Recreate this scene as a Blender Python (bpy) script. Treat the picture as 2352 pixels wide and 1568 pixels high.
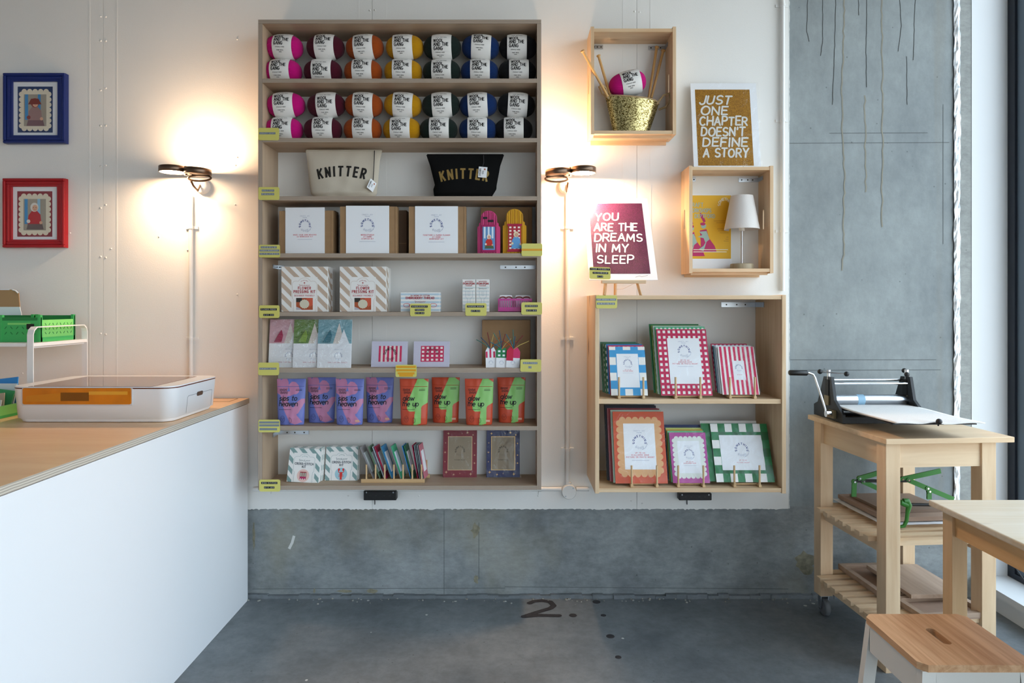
import bpy, bmesh, math, random
from mathutils import Vector, Matrix
random.seed(7)
for _o in list(bpy.data.objects):
    bpy.data.objects.remove(_o)
SC = bpy.context.scene
COL = SC.collection

# ------------------------------------------------------------------ camera
F, CX, CY, EYE = 1568.0, 1176.0, 700.0, 1.33      # focal length and vanishing point in 2352x1568 pixels, eye height
cam_d = bpy.data.cameras.new('camera')
cam = bpy.data.objects.new('camera', cam_d)
COL.objects.link(cam)
cam.location = (0, 0, EYE)
cam.rotation_euler = (math.pi / 2, 0, 0)
cam_d.sensor_width = 36.0
cam_d.lens = 24.0
cam_d.shift_y = -84.0 / 2352.0
cam_d.clip_start = 0.02
SC.camera = cam

# ------------------------------------------------------------------ overcast daylight
world = bpy.data.worlds.new('overcast_sky')
SC.world = world
world.use_nodes = True
_wn = world.node_tree.nodes
_wl = world.node_tree.links
_tc = _wn.new('ShaderNodeTexCoord')
_sx = _wn.new('ShaderNodeSeparateXYZ')
_mr = _wn.new('ShaderNodeMapRange')
_mr.inputs['From Min'].default_value = -1.0
_rp = _wn.new('ShaderNodeValToRGB')           # pavement and street below, even cloud above
_el = _rp.color_ramp.elements
_el[0].position, _el[0].color = 0.0, (0.34, 0.33, 0.32, 1)
_el[1].position, _el[1].color = 1.0, (0.72, 0.84, 1.0, 1)
for _p, _c in ((0.485, (0.46, 0.45, 0.44, 1)), (0.515, (0.90, 0.92, 0.96, 1)), (0.62, (0.75, 0.86, 1.0, 1))):
    _e = _el.new(_p)
    _e.color = _c
_wl.new(_tc.outputs['Generated'], _sx.inputs[0])
_wl.new(_sx.outputs['Z'], _mr.inputs['Value'])
_wl.new(_mr.outputs[0], _rp.inputs[0])
_wl.new(_rp.outputs[0], _wn['Background'].inputs[0])
_wn['Background'].inputs[1].default_value = 6.4
SC.view_settings.view_transform = 'Standard'
SC.view_settings.look = 'None'
SC.view_settings.gamma = 1.0
SC.view_settings.use_curve_mapping = False
SC.view_settings.exposure = 0.0
SC.cycles.max_bounces = 8
SC.cycles.diffuse_bounces = 5
SC.cycles.transparent_max_bounces = 16
SC.cycles.use_denoising = True
SC.cycles.caustics_reflective = False
SC.cycles.caustics_refractive = False
SC.cycles.sample_clamp_indirect = 6.0


# ------------------------------------------------------------------ coordinates
def wx(px, Y):
    return (px - CX) / F * Y


def wz(py, Y):
    return EYE - (py - CY) / F * Y


def at(px, py, Y):
    return Vector((wx(px, Y), Y, wz(py, Y)))


YW = 3.09            # painted wall face


# ------------------------------------------------------------------ materials
def lin(h):
    h = h.lstrip('#')
    out = []
    for i in (0, 2, 4):
        c = int(h[i:i + 2], 16) / 255.0
        out.append(c / 12.92 if c <= 0.04045 else ((c + 0.055) / 1.055) ** 2.4)
    return out


MATS = {}


def new_mat(name):
    m = bpy.data.materials.new(name)
    m.use_nodes = True
    nt = m.node_tree
    return m, nt, nt.nodes['Principled BSDF']


def mat(h, rough=0.6, metal=0.0, name=None, spec=0.5, bump=0.0, bscale=60.0, vary=0.0, vscale=8.0, emit=0.0, trans=0.0, sheen=0.0):
    key = (h, rough, metal, spec, bump, bscale, vary, vscale, emit, trans, sheen)
    if key in MATS:
        return MATS[key]
    m, nt, b = new_mat(name or 'paint_' + h.lstrip('#'))
    c = lin(h)
    b.inputs['Base Color'].default_value = (*c, 1)
    b.inputs['Roughness'].default_value = rough
    b.inputs['Metallic'].default_value = metal
    b.inputs['Specular IOR Level'].default_value = spec
    if sheen:
        b.inputs['Sheen Weight'].default_value = sheen
    if trans:
        b.inputs['Transmission Weight'].default_value = trans
    if emit:
        b.inputs['Emission Color'].default_value = (*c, 1)
        b.inputs['Emission Strength'].default_value = emit
    if vary or bump:
        tc = nt.nodes.new('ShaderNodeTexCoord')
    if vary:
        n = nt.nodes.new('ShaderNodeTexNoise')
        n.inputs['Scale'].default_value = vscale
        n.inputs['Detail'].default_value = 5
        r = nt.nodes.new('ShaderNodeValToRGB')
        r.color_ramp.elements[0].position = 0.3
        r.color_ramp.elements[1].position = 0.7
        r.color_ramp.elements[0].color = (*[v * (1 - vary) for v in c], 1)
        r.color_ramp.elements[1].color = (*[min(1, v * (1 + vary)) for v in c], 1)
        nt.links.new(tc.outputs['Object'], n.inputs['Vector'])
        nt.links.new(n.outputs['Fac'], r.inputs[0])
        nt.links.new(r.outputs[0], b.inputs['Base Color'])
    if bump:
        n = nt.nodes.new('ShaderNodeTexNoise')
        n.inputs['Scale'].default_value = bscale
        n.inputs['Detail'].default_value = 3
        bp = nt.nodes.new('ShaderNodeBump')
        bp.inputs['Strength'].default_value = bump
        bp.inputs['Distance'].default_value = 0.004
        nt.links.new(tc.outputs['Object'], n.inputs['Vector'])
        nt.links.new(n.outputs['Fac'], bp.inputs['Height'])
        nt.links.new(bp.outputs[0], b.inputs['Normal'])
    MATS[key] = m
    return m


def wood(name, light, dark, axis='x', scale=9.0, stretch=14.0, rough=0.55, knots=False, contrast=0.5):
    """grain running along one object axis"""
    if name in MATS:
        return MATS[name]
    m, nt, b = new_mat(name)
    tc = nt.nodes.new('ShaderNodeTexCoord')
    mp = nt.nodes.new('ShaderNodeMapping')
    s = [scale] * 3
    s['xyz'.index(axis)] = scale / stretch
    mp.inputs['Scale'].default_value = s
    n = nt.nodes.new('ShaderNodeTexNoise')
    n.inputs['Scale'].default_value = 4.0
    n.inputs['Detail'].default_value = 6
    n.inputs['Roughness'].default_value = 0.6
    n.inputs['Distortion'].default_value = 0.6
    r = nt.nodes.new('ShaderNodeValToRGB')
    r.color_ramp.elements[0].position = 0.5 - contrast * 0.5
    r.color_ramp.elements[1].position = 0.5 + contrast * 0.35
    r.color_ramp.elements[0].color = (*lin(dark), 1)
    r.color_ramp.elements[1].color = (*lin(light), 1)
    nt.links.new(tc.outputs['Object'], mp.inputs['Vector'])
    nt.links.new(mp.outputs[0], n.inputs['Vector'])
    nt.links.new(n.outputs['Fac'], r.inputs[0])
    out = r.outputs[0]
    if knots:
        v = nt.nodes.new('ShaderNodeTexVoronoi')
        v.inputs['Scale'].default_value = 1.0
        mk = nt.nodes.new('ShaderNodeMapping')
        ks = [7.0] * 3
        ks['xyz'.index(axis)] = 2.6
        mk.inputs['Scale'].default_value = ks
        rk = nt.nodes.new('ShaderNodeValToRGB')
        rk.color_ramp.elements[0].position = 0.05
        rk.color_ramp.elements[1].position = 0.13
        rk.color_ramp.elements[0].color = (*[0.35 * q for q in lin(dark)], 1)
        rk.color_ramp.elements[1].color = (1, 1, 1, 1)
        mx = nt.nodes.new('ShaderNodeMix')
        mx.data_type = 'RGBA'
        mx.blend_type = 'MULTIPLY'
        mx.inputs[0].default_value = 1.0
        nt.links.new(tc.outputs['Object'], mk.inputs['Vector'])
        nt.links.new(mk.outputs[0], v.inputs['Vector'])
        nt.links.new(v.outputs['Distance'], rk.inputs[0])
        nt.links.new(out, mx.inputs[6])
        nt.links.new(rk.outputs[0], mx.inputs[7])
        out = mx.outputs[2]
    nt.links.new(out, b.inputs['Base Color'])
    b.inputs['Roughness'].default_value = rough
    bp = nt.nodes.new('ShaderNodeBump')
    bp.inputs['Strength'].default_value = 0.12
    bp.inputs['Distance'].default_value = 0.002
    nt.links.new(n.outputs['Fac'], bp.inputs['Height'])
    nt.links.new(bp.outputs[0], b.inputs['Normal'])
    MATS[name] = m
    return m


def ply_edge(name, axis, thick=0.018, dark='#84746a', light='#c3b19c'):
    """cut plywood edge: thin plies stacked along one axis"""
    if name in MATS:
        return MATS[name]
    m, nt, b = new_mat(name)
    tc = nt.nodes.new('ShaderNodeTexCoord')
    sp = nt.nodes.new('ShaderNodeSeparateXYZ')
    ns = nt.nodes.new('ShaderNodeTexNoise')
    ns.inputs['Scale'].default_value = 14.0
    ns.inputs['Detail'].default_value = 4
    ma = nt.nodes.new('ShaderNodeMath')
    ma.operation = 'MULTIPLY_ADD'
    ma.inputs[1].default_value = 2 * math.pi * 3.5 / thick
    mb = nt.nodes.new('ShaderNodeMath')
    mb.operation = 'MULTIPLY'
    mb.inputs[1].default_value = 4.0
    si = nt.nodes.new('ShaderNodeMath')
    si.operation = 'SINE'
    r = nt.nodes.new('ShaderNodeValToRGB')
    r.color_ramp.elements[0].position = 0.0
    r.color_ramp.elements[1].position = 0.55
    r.color_ramp.elements[0].color = (*lin(dark), 1)
    r.color_ramp.elements[1].color = (*lin(light), 1)
    nt.links.new(tc.outputs['Object'], sp.inputs[0])
    nt.links.new(tc.outputs['Object'], ns.inputs['Vector'])
    nt.links.new(ns.outputs['Fac'], mb.inputs[0])
    nt.links.new(sp.outputs['XYZ'.index(axis.upper())], ma.inputs[0])
    nt.links.new(mb.outputs[0], ma.inputs[2])
    nt.links.new(ma.outputs[0], si.inputs[0])
    nt.links.new(si.outputs[0], r.inputs[0])
    nt.links.new(r.outputs[0], b.inputs['Base Color'])
    b.inputs['Roughness'].default_value = 0.7
    MATS[name] = m
    return m


def concrete(name, c1, c2, stain=None, sscale=(1, 1, 1), rough=0.75, scale=3.0, bump=0.25, fine=(14, 14, 30), amp=0.17):
    m, nt, b = new_mat(name)
    tc = nt.nodes.new('ShaderNodeTexCoord')
    n1 = nt.nodes.new('ShaderNodeTexNoise')
    n1.inputs['Scale'].default_value = scale
    n1.inputs['Detail'].default_value = 9
    n1.inputs['Roughness'].default_value = 0.62
    r = nt.nodes.new('ShaderNodeValToRGB')
    r.color_ramp.elements[0].position = 0.32
    r.color_ramp.elements[1].position = 0.68
    r.color_ramp.elements[0].color = (*lin(c1), 1)
    r.color_ramp.elements[1].color = (*lin(c2), 1)
    nt.links.new(tc.outputs['Object'], n1.inputs['Vector'])
    nt.links.new(n1.outputs['Fac'], r.inputs[0])
    out = r.outputs[0]
    mpf = nt.nodes.new('ShaderNodeMapping')
    mpf.inputs['Scale'].default_value = fine
    nf = nt.nodes.new('ShaderNodeTexNoise')
    nf.inputs['Scale'].default_value = 1.6
    nf.inputs['Detail'].default_value = 10
    nf.inputs['Roughness'].default_value = 0.75
    rf = nt.nodes.new('ShaderNodeValToRGB')
    rf.color_ramp.elements[0].position = 0.35
    rf.color_ramp.elements[1].position = 0.65
    rf.color_ramp.elements[0].color = (1 - amp, 1 - amp, 1 - amp, 1)
    rf.color_ramp.elements[1].color = (1 + amp * .8, 1 + amp * .8, 1 + amp * .8, 1)
    mf = nt.nodes.new('ShaderNodeMix')
    mf.data_type = 'RGBA'
    mf.blend_type = 'MULTIPLY'
    mf.inputs[0].default_value = 1.0
    nt.links.new(tc.outputs['Object'], mpf.inputs['Vector'])
    nt.links.new(mpf.outputs[0], nf.inputs['Vector'])
    nt.links.new(nf.outputs['Fac'], rf.inputs[0])
    nt.links.new(out, mf.inputs[6])
    nt.links.new(rf.outputs[0], mf.inputs[7])
    out = mf.outputs[2]
    # small air holes
    v = nt.nodes.new('ShaderNodeTexVoronoi')
    v.inputs['Scale'].default_value = 16
    rv = nt.nodes.new('ShaderNodeValToRGB')
    rv.color_ramp.elements[0].position = 0.035
    rv.color_ramp.elements[1].position = 0.07
    rv.color_ramp.elements[0].color = (0.45, 0.45, 0.45, 1)
    rv.color_ramp.elements[1].color = (1, 1, 1, 1)
    mx = nt.nodes.new('ShaderNodeMix')
    mx.data_type = 'RGBA'
    mx.blend_type = 'MULTIPLY'
    mx.inputs[0].default_value = 0.8
    nt.links.new(tc.outputs['Object'], v.inputs['Vector'])
    nt.links.new(v.outputs['Distance'], rv.inputs[0])
    nt.links.new(out, mx.inputs[6])
    nt.links.new(rv.outputs[0], mx.inputs[7])
    out = mx.outputs[2]
    if stain:
        mp = nt.nodes.new('ShaderNodeMapping')
        mp.inputs['Scale'].default_value = sscale
        n2 = nt.nodes.new('ShaderNodeTexNoise')
        n2.inputs['Scale'].default_value = 1.0
        n2.inputs['Detail'].default_value = 5
        rs = nt.nodes.new('ShaderNodeValToRGB')
        rs.color_ramp.elements[0].position = 0.56
        rs.color_ramp.elements[1].position = 0.78
        rs.color_ramp.elements[0].color = (0, 0, 0, 1)
        rs.color_ramp.elements[1].color = (0.6, 0.6, 0.6, 1)
        m2 = nt.nodes.new('ShaderNodeMix')
        m2.data_type = 'RGBA'
        m2.inputs[7].default_value = (*lin(stain), 1)
        nt.links.new(tc.outputs['Object'], mp.inputs['Vector'])
        nt.links.new(mp.outputs[0], n2.inputs['Vector'])
        nt.links.new(n2.outputs['Fac'], rs.inputs[0])
        nt.links.new(rs.outputs[0], m2.inputs[0])
        nt.links.new(out, m2.inputs[6])
        out = m2.outputs[2]
    nt.links.new(out, b.inputs['Base Color'])
    b.inputs['Roughness'].default_value = rough
    n3 = nt.nodes.new('ShaderNodeTexNoise')
    n3.inputs['Scale'].default_value = scale * 9
    n3.inputs['Detail'].default_value = 6
    bp = nt.nodes.new('ShaderNodeBump')
    bp.inputs['Strength'].default_value = bump
    bp.inputs['Distance'].default_value = 0.006
    nt.links.new(tc.outputs['Object'], n3.inputs['Vector'])
    nt.links.new(n3.outputs['Fac'], bp.inputs['Height'])
    nt.links.new(bp.outputs[0], b.inputs['Normal'])
    return m


def clear_film(name, tint='#ffffff', gloss=0.06, bump=0.5, bscale=14.0, rough=0.08, fres=1.0):
    """clear sheet: lets light straight through and mirrors a little of the room"""
    if name in MATS:
        return MATS[name]
    m = bpy.data.materials.new(name)
    m.use_nodes = True
    nt = m.node_tree
    nt.nodes.clear()
    o = nt.nodes.new('ShaderNodeOutputMaterial')
    t = nt.nodes.new('ShaderNodeBsdfTransparent')
    t.inputs[0].default_value = (*lin(tint), 1)
    g = nt.nodes.new('ShaderNodeBsdfGlossy')
    g.inputs['Roughness'].default_value = rough
    lw = nt.nodes.new('ShaderNodeLayerWeight')
    lw.inputs['Blend'].default_value = 0.5
    pw = nt.nodes.new('ShaderNodeMath')
    pw.operation = 'POWER'
    pw.inputs[1].default_value = 6.0
    fr = nt.nodes.new('ShaderNodeMath')
    fr.operation = 'MULTIPLY_ADD'
    fr.inputs[1].default_value = 0.96
    fr.inputs[2].default_value = 0.04
    ad = nt.nodes.new('ShaderNodeMath')
    ad.operation = 'ADD'
    ad.use_clamp = True
    ad.inputs[1].default_value = gloss
    mx = nt.nodes.new('ShaderNodeMixShader')
    mu = nt.nodes.new('ShaderNodeMath')
    mu.operation = 'MULTIPLY'
    mu.inputs[1].default_value = fres
    nt.links.new(lw.outputs['Facing'], pw.inputs[0])
    nt.links.new(pw.outputs[0], fr.inputs[0])
    nt.links.new(fr.outputs[0], mu.inputs[0])
    nt.links.new(mu.outputs[0], ad.inputs[0])
    nt.links.new(ad.outputs[0], mx.inputs[0])
    nt.links.new(t.outputs[0], mx.inputs[1])
    nt.links.new(g.outputs[0], mx.inputs[2])
    nt.links.new(mx.outputs[0], o.inputs['Surface'])
    if bump:
        tc = nt.nodes.new('ShaderNodeTexCoord')
        n = nt.nodes.new('ShaderNodeTexNoise')
        n.inputs['Scale'].default_value = bscale
        n.inputs['Detail'].default_value = 4
        n.inputs['Distortion'].default_value = 1.5
        bp = nt.nodes.new('ShaderNodeBump')
        bp.inputs['Strength'].default_value = bump
        bp.inputs['Distance'].default_value = 0.02
        nt.links.new(tc.outputs['Object'], n.inputs['Vector'])
        nt.links.new(n.outputs['Fac'], bp.inputs['Height'])
        nt.links.new(bp.outputs[0], g.inputs['Normal'])
    MATS[name] = m
    return m


def glitter(name, c1, c2, scale=420.0, rough=0.35, metal=0.4, bump=0.9):
    if name in MATS:
        return MATS[name]
    m, nt, b = new_mat(name)
    tc = nt.nodes.new('ShaderNodeTexCoord')
    v = nt.nodes.new('ShaderNodeTexVoronoi')
    v.inputs['Scale'].default_value = scale
    r = nt.nodes.new('ShaderNodeValToRGB')
    r.color_ramp.elements[0].position = 0.1
    r.color_ramp.elements[1].position = 0.9
    r.color_ramp.elements[0].color = (*lin(c1), 1)
    r.color_ramp.elements[1].color = (*lin(c2), 1)
    sp = nt.nodes.new('ShaderNodeSeparateColor')
    bp = nt.nodes.new('ShaderNodeBump')
    bp.inputs['Strength'].default_value = bump
    bp.inputs['Distance'].default_value = 0.002
    nt.links.new(tc.outputs['Object'], v.inputs['Vector'])
    nt.links.new(v.outputs['Color'], sp.inputs[0])
    nt.links.new(sp.outputs[0], r.inputs[0])
    nt.links.new(sp.outputs[1], bp.inputs['Height'])
    nt.links.new(r.outputs[0], b.inputs['Base Color'])
    nt.links.new(bp.outputs[0], b.inputs['Normal'])
    b.inputs['Roughness'].default_value = rough
    b.inputs['Metallic'].default_value = metal
    MATS[name] = m
    return m


# shared materials
WHITE_PAINT = mat('#e6e5e2', 0.6, name='white_wall_paint', bump=0.08, bscale=220, vary=0.02, vscale=2.0)
WHITE_PLASTIC = mat('#e6e6e4', 0.35, name='white_plastic')
WHITE_METAL = mat('#e8e8e8', 0.35, name='white_powder_coat')
BLACK = mat('#0c0c0e', 0.45, name='black_plastic')
INK = mat('#141417', 0.7, name='black_ink')
BLUEINK = mat('#2b3f86', 0.7, name='blue_ink')
GREYINK = mat('#8d95b0', 0.7, name='pale_blue_ink')
REDINK = mat('#d24a5c', 0.7, name='red_ink')
PAPER = mat('#eceef2', 0.6, name='white_paper')
CARD = mat('#e9e7e4', 0.65, name='white_card')
KRAFT = mat('#9b7a57', 0.8, name='kraft_board', vary=0.06, vscale=30)
STEEL = mat('#b9bec4', 0.3, 1.0, name='zinc_steel')
CHROME = mat('#d6d8da', 0.12, 1.0, name='chrome')
FILM = clear_film('clear_sleeve', gloss=0.0, bump=0.35, bscale=9.0, rough=0.06, fres=0.30)
PINE_X = wood('pine_along_x', '#dec3a0', '#caa67e', 'x', knots=True)
PINE_Y = wood('pine_along_y', '#dec3a0', '#caa67e', 'y', knots=True)
PINE_Z = wood('pine_along_z', '#dec3a0', '#caa67e', 'z', knots=True)
PEG = wood('beech_peg', '#d2b48a', '#b99468', 'z', scale=14)
PLY_X = wood('plywood_face_x', '#c3ab91', '#a98f76', 'x', contrast=0.8)
PLY_Z = wood('plywood_face_z', '#c3ab91', '#a98f76', 'z', contrast=0.8)
PLYE_Z = ply_edge('plywood_edge_z', 'z')
PLYE_X = ply_edge('plywood_edge_x', 'x')


# ------------------------------------------------------------------ mesh helpers
class MB:
    """collects faces for one mesh object"""

    def __init__(self):
        self.v, self.f, self.m, self.sm = [], [], [], []

    def add(self, vs, fs, mi=0, smooth=False):
        o = len(self.v)
        self.v += [tuple(p) for p in vs]
        for q in fs:
            self.f.append([o + i for i in q])
            self.m.append(mi)
            self.sm.append(smooth)

    def box(self, x0, x1, y0, y1, z0, z1, mi=0, front=None, M=None):
        vs = [(x0, y0, z0), (x1, y0, z0), (x1, y1, z0), (x0, y1, z0), (x0, y0, z1), (x1, y0, z1), (x1, y1, z1), (x0, y1, z1)]
        if M is not None:
            vs = [M @ Vector(p) for p in vs]
        fs = [(0, 3, 2, 1), (4, 5, 6, 7), (0, 1, 5, 4), (1, 2, 6, 5), (2, 3, 7, 6), (3, 0, 4, 7)]
        o = len(self.v)
        self.v += [tuple(p) for p in vs]
        for i, q in enumerate(fs):
            self.f.append([o + k for k in q])
            self.m.append(front if (front is not None and i == 2) else mi)
            self.sm.append(False)
        return self

    def prism(self, pts, h0, h1, axis='y', mi=0, smooth=False):
        """2D outline pulled along an axis: y: pts are (x,z); z: (x,y); x: (y,z)"""
        def mk(p, h):
            if axis == 'y':
                return (p[0], h, p[1])
            if axis == 'z':
                return (p[0], p[1], h)
            return (h, p[0], p[1])
        n = len(pts)
        vs = [mk(p, h0) for p in pts] + [mk(p, h1) for p in pts]
        fs = [list(range(n)), list(range(2 * n - 1, n - 1, -1))]
        self.add(vs, fs, mi)
        self.add(vs, [(i, (i + 1) % n, n + (i + 1) % n, n + i) for i in range(n)], mi, smooth)
        return self

    def tube(self, pts, r, n=8, mi=0, smooth=True, caps=True):
        pts = [Vector(p) for p in pts]
        rs = r if isinstance(r, (list, tuple)) else [r] * len(pts)
        rings = []
        up = None
        for i, p in enumerate(pts):
            if i == 0:
                t = pts[1] - p
            elif i == len(pts) - 1:
                t = p - pts[i - 1]
            else:
                t = (pts[i + 1] - p).normalized() + (p - pts[i - 1]).normalized()
            t.normalize()
            if up is None:
                up = Vector((0, 0, 1)) if abs(t.z) < 0.9 else Vector((1, 0, 0))
            a = t.cross(up)
            if a.length < 1e-5:
                a = t.cross(Vector((0, 1, 0)))
            a.normalize()
            b = a.cross(t).normalized()
            up = b
            rings.append([p + rs[i] * (math.cos(2 * math.pi * k / n) * a + math.sin(2 * math.pi * k / n) * b) for k in range(n)])
        vs = [q for rg in rings for q in rg]
        fs = []
        for i in range(len(pts) - 1):
            for k in range(n):
                k2 = (k + 1) % n
                fs.append((i * n + k, i * n + k2, (i + 1) * n + k2, (i + 1) * n + k))
        self.add(vs, fs, mi, smooth)
        if caps:
            self.add(rings[0], [list(range(n))[::-1]], mi)
            self.add(rings[-1], [list(range(n))], mi)
        return self

    def lathe(self, prof, n=24, mi=0, M=None, sx=1.0, sy=1.0, smooth=True, caps=True):
        """profile of (radius, z) turned about z"""
        M = M or Matrix()
        vs = []
        for r, z in prof:
            for k in range(n):
                a = 2 * math.pi * k / n
                vs.append(M @ Vector((r * sx * math.cos(a), r * sy * math.sin(a), z)))
        fs = []
        for i in range(len(prof) - 1):
            for k in range(n):
                k2 = (k + 1) % n
                fs.append((i * n + k, i * n + k2, (i + 1) * n + k2, (i + 1) * n + k))
        self.add(vs, fs, mi, smooth)
        if caps:
            self.add(vs[:n], [list(range(n))[::-1]], mi)
            self.add(vs[-n:], [list(range(n))], mi)
        return self

    def ball(self, c, r, n=12, mi=0):
        c = Vector(c)
        prof = [(max(1e-4, r * math.sin(math.pi * i / n)), -r * math.cos(math.pi * i / n)) for i in range(n + 1)]
        return self.lathe(prof, n + 4, mi, Matrix.Translation(c))

    def mesh(self, name, mats):
        me = bpy.data.meshes.new(name)
        me.from_pydata(self.v, [], self.f)
        if not isinstance(mats, (list, tuple)):
            mats = [mats]
        for m in mats:
            me.materials.append(m)
        me.polygons.foreach_set('material_index', self.m)
        me.polygons.foreach_set('use_smooth', self.sm)
        me.update()
        return me

    def build(self, name, mats, parent=None, bev=0.0, loc=None, rot=None, seg=2):
        o = bpy.data.objects.new(name, self.mesh(name, mats))
        COL.objects.link(o)
        if parent is not None:
            o.parent = parent
        if loc is not None:
            o.location = loc
        if rot is not None:
            o.rotation_euler = rot
        if bev:
            md = o.modifiers.new('soft_edge', 'BEVEL')
            md.width = bev
            md.segments = seg
            md.limit_method = 'ANGLE'
        return o


def tag(o, label, cat, group=None):
    o['label'] = label
    o['category'] = cat
    if group:
        o['group'] = group
    return o


def thing(name, label, cat, loc=(0, 0, 0), rot=(0, 0, 0), group=None):
    o = bpy.data.objects.new(name, None)
    o.empty_display_size = 0.05
    COL.objects.link(o)
    o.location = loc
    o.rotation_euler = rot
    return tag(o, label, cat, group)


def struct(o):
    o['kind'] = 'structure'
    return o


def copy_tree(o, parent=None):
    c = o.copy()
    COL.objects.link(c)
    c.parent = parent
    for ch in list(o.children):
        copy_tree(ch, c)
    return c


def smooth(pts, n=6):
    """Catmull-Rom curve through points"""
    p = [Vector(q) for q in pts]
    p = [p[0] * 2 - p[1]] + p + [p[-1] * 2 - p[-2]]
    out = []
    for i in range(1, len(p) - 2):
        for k in range(n):
            t = k / n
            out.append(.5 * ((2 * p[i]) + (p[i + 1] - p[i - 1]) * t + (2 * p[i - 1] - 5 * p[i] + 4 * p[i + 1] - p[i + 2]) * t * t + (3 * p[i] - p[i - 1] - 3 * p[i + 1] + p[i + 2]) * t ** 3))
    out.append(p[-2])
    return out


def round_rect(x0, z0, x1, z1, r, n=4):
    pts = []
    for cx, cz, a0 in ((x1 - r, z0 + r, -90), (x1 - r, z1 - r, 0), (x0 + r, z1 - r, 90), (x0 + r, z0 + r, 180)):
        for i in range(n + 1):
            a = math.radians(a0 + 90.0 * i / n)
            pts.append((cx + r * math.cos(a), cz + r * math.sin(a)))
    return pts


def clip(poly, x0, z0, x1, z1):
    def cut(ps, inside, inter):
        out = []
        for i in range(len(ps)):
            a, b = ps[i - 1], ps[i]
            ia, ib = inside(a), inside(b)
            if ia != ib:
                out.append(inter(a, b))
            if ib:
                out.append(b)
        return out

    def ix(v):
        return lambda a, b: (v, a[1] + (b[1] - a[1]) * (v - a[0]) / (b[0] - a[0]))

    def iz(v):
        return lambda a, b: (a[0] + (b[0] - a[0]) * (v - a[1]) / (b[1] - a[1]), v)
    for ins, it in ((lambda p: p[0] >= x0, ix(x0)), (lambda p: p[0] <= x1, ix(x1)), (lambda p: p[1] >= z0, iz(z0)), (lambda p: p[1] <= z1, iz(z1))):
        if not poly:
            return []
        poly = cut(poly, ins, it)
    return poly


# ------------------------------------------------------------------ single-stroke lettering
def arc(cx, cy, rx, ry, a0, a1, n=8):
    return [(cx + rx * math.cos(math.radians(a0 + (a1 - a0) * i / n)), cy + ry * math.sin(math.radians(a0 + (a1 - a0) * i / n))) for i in range(n + 1)]


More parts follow.
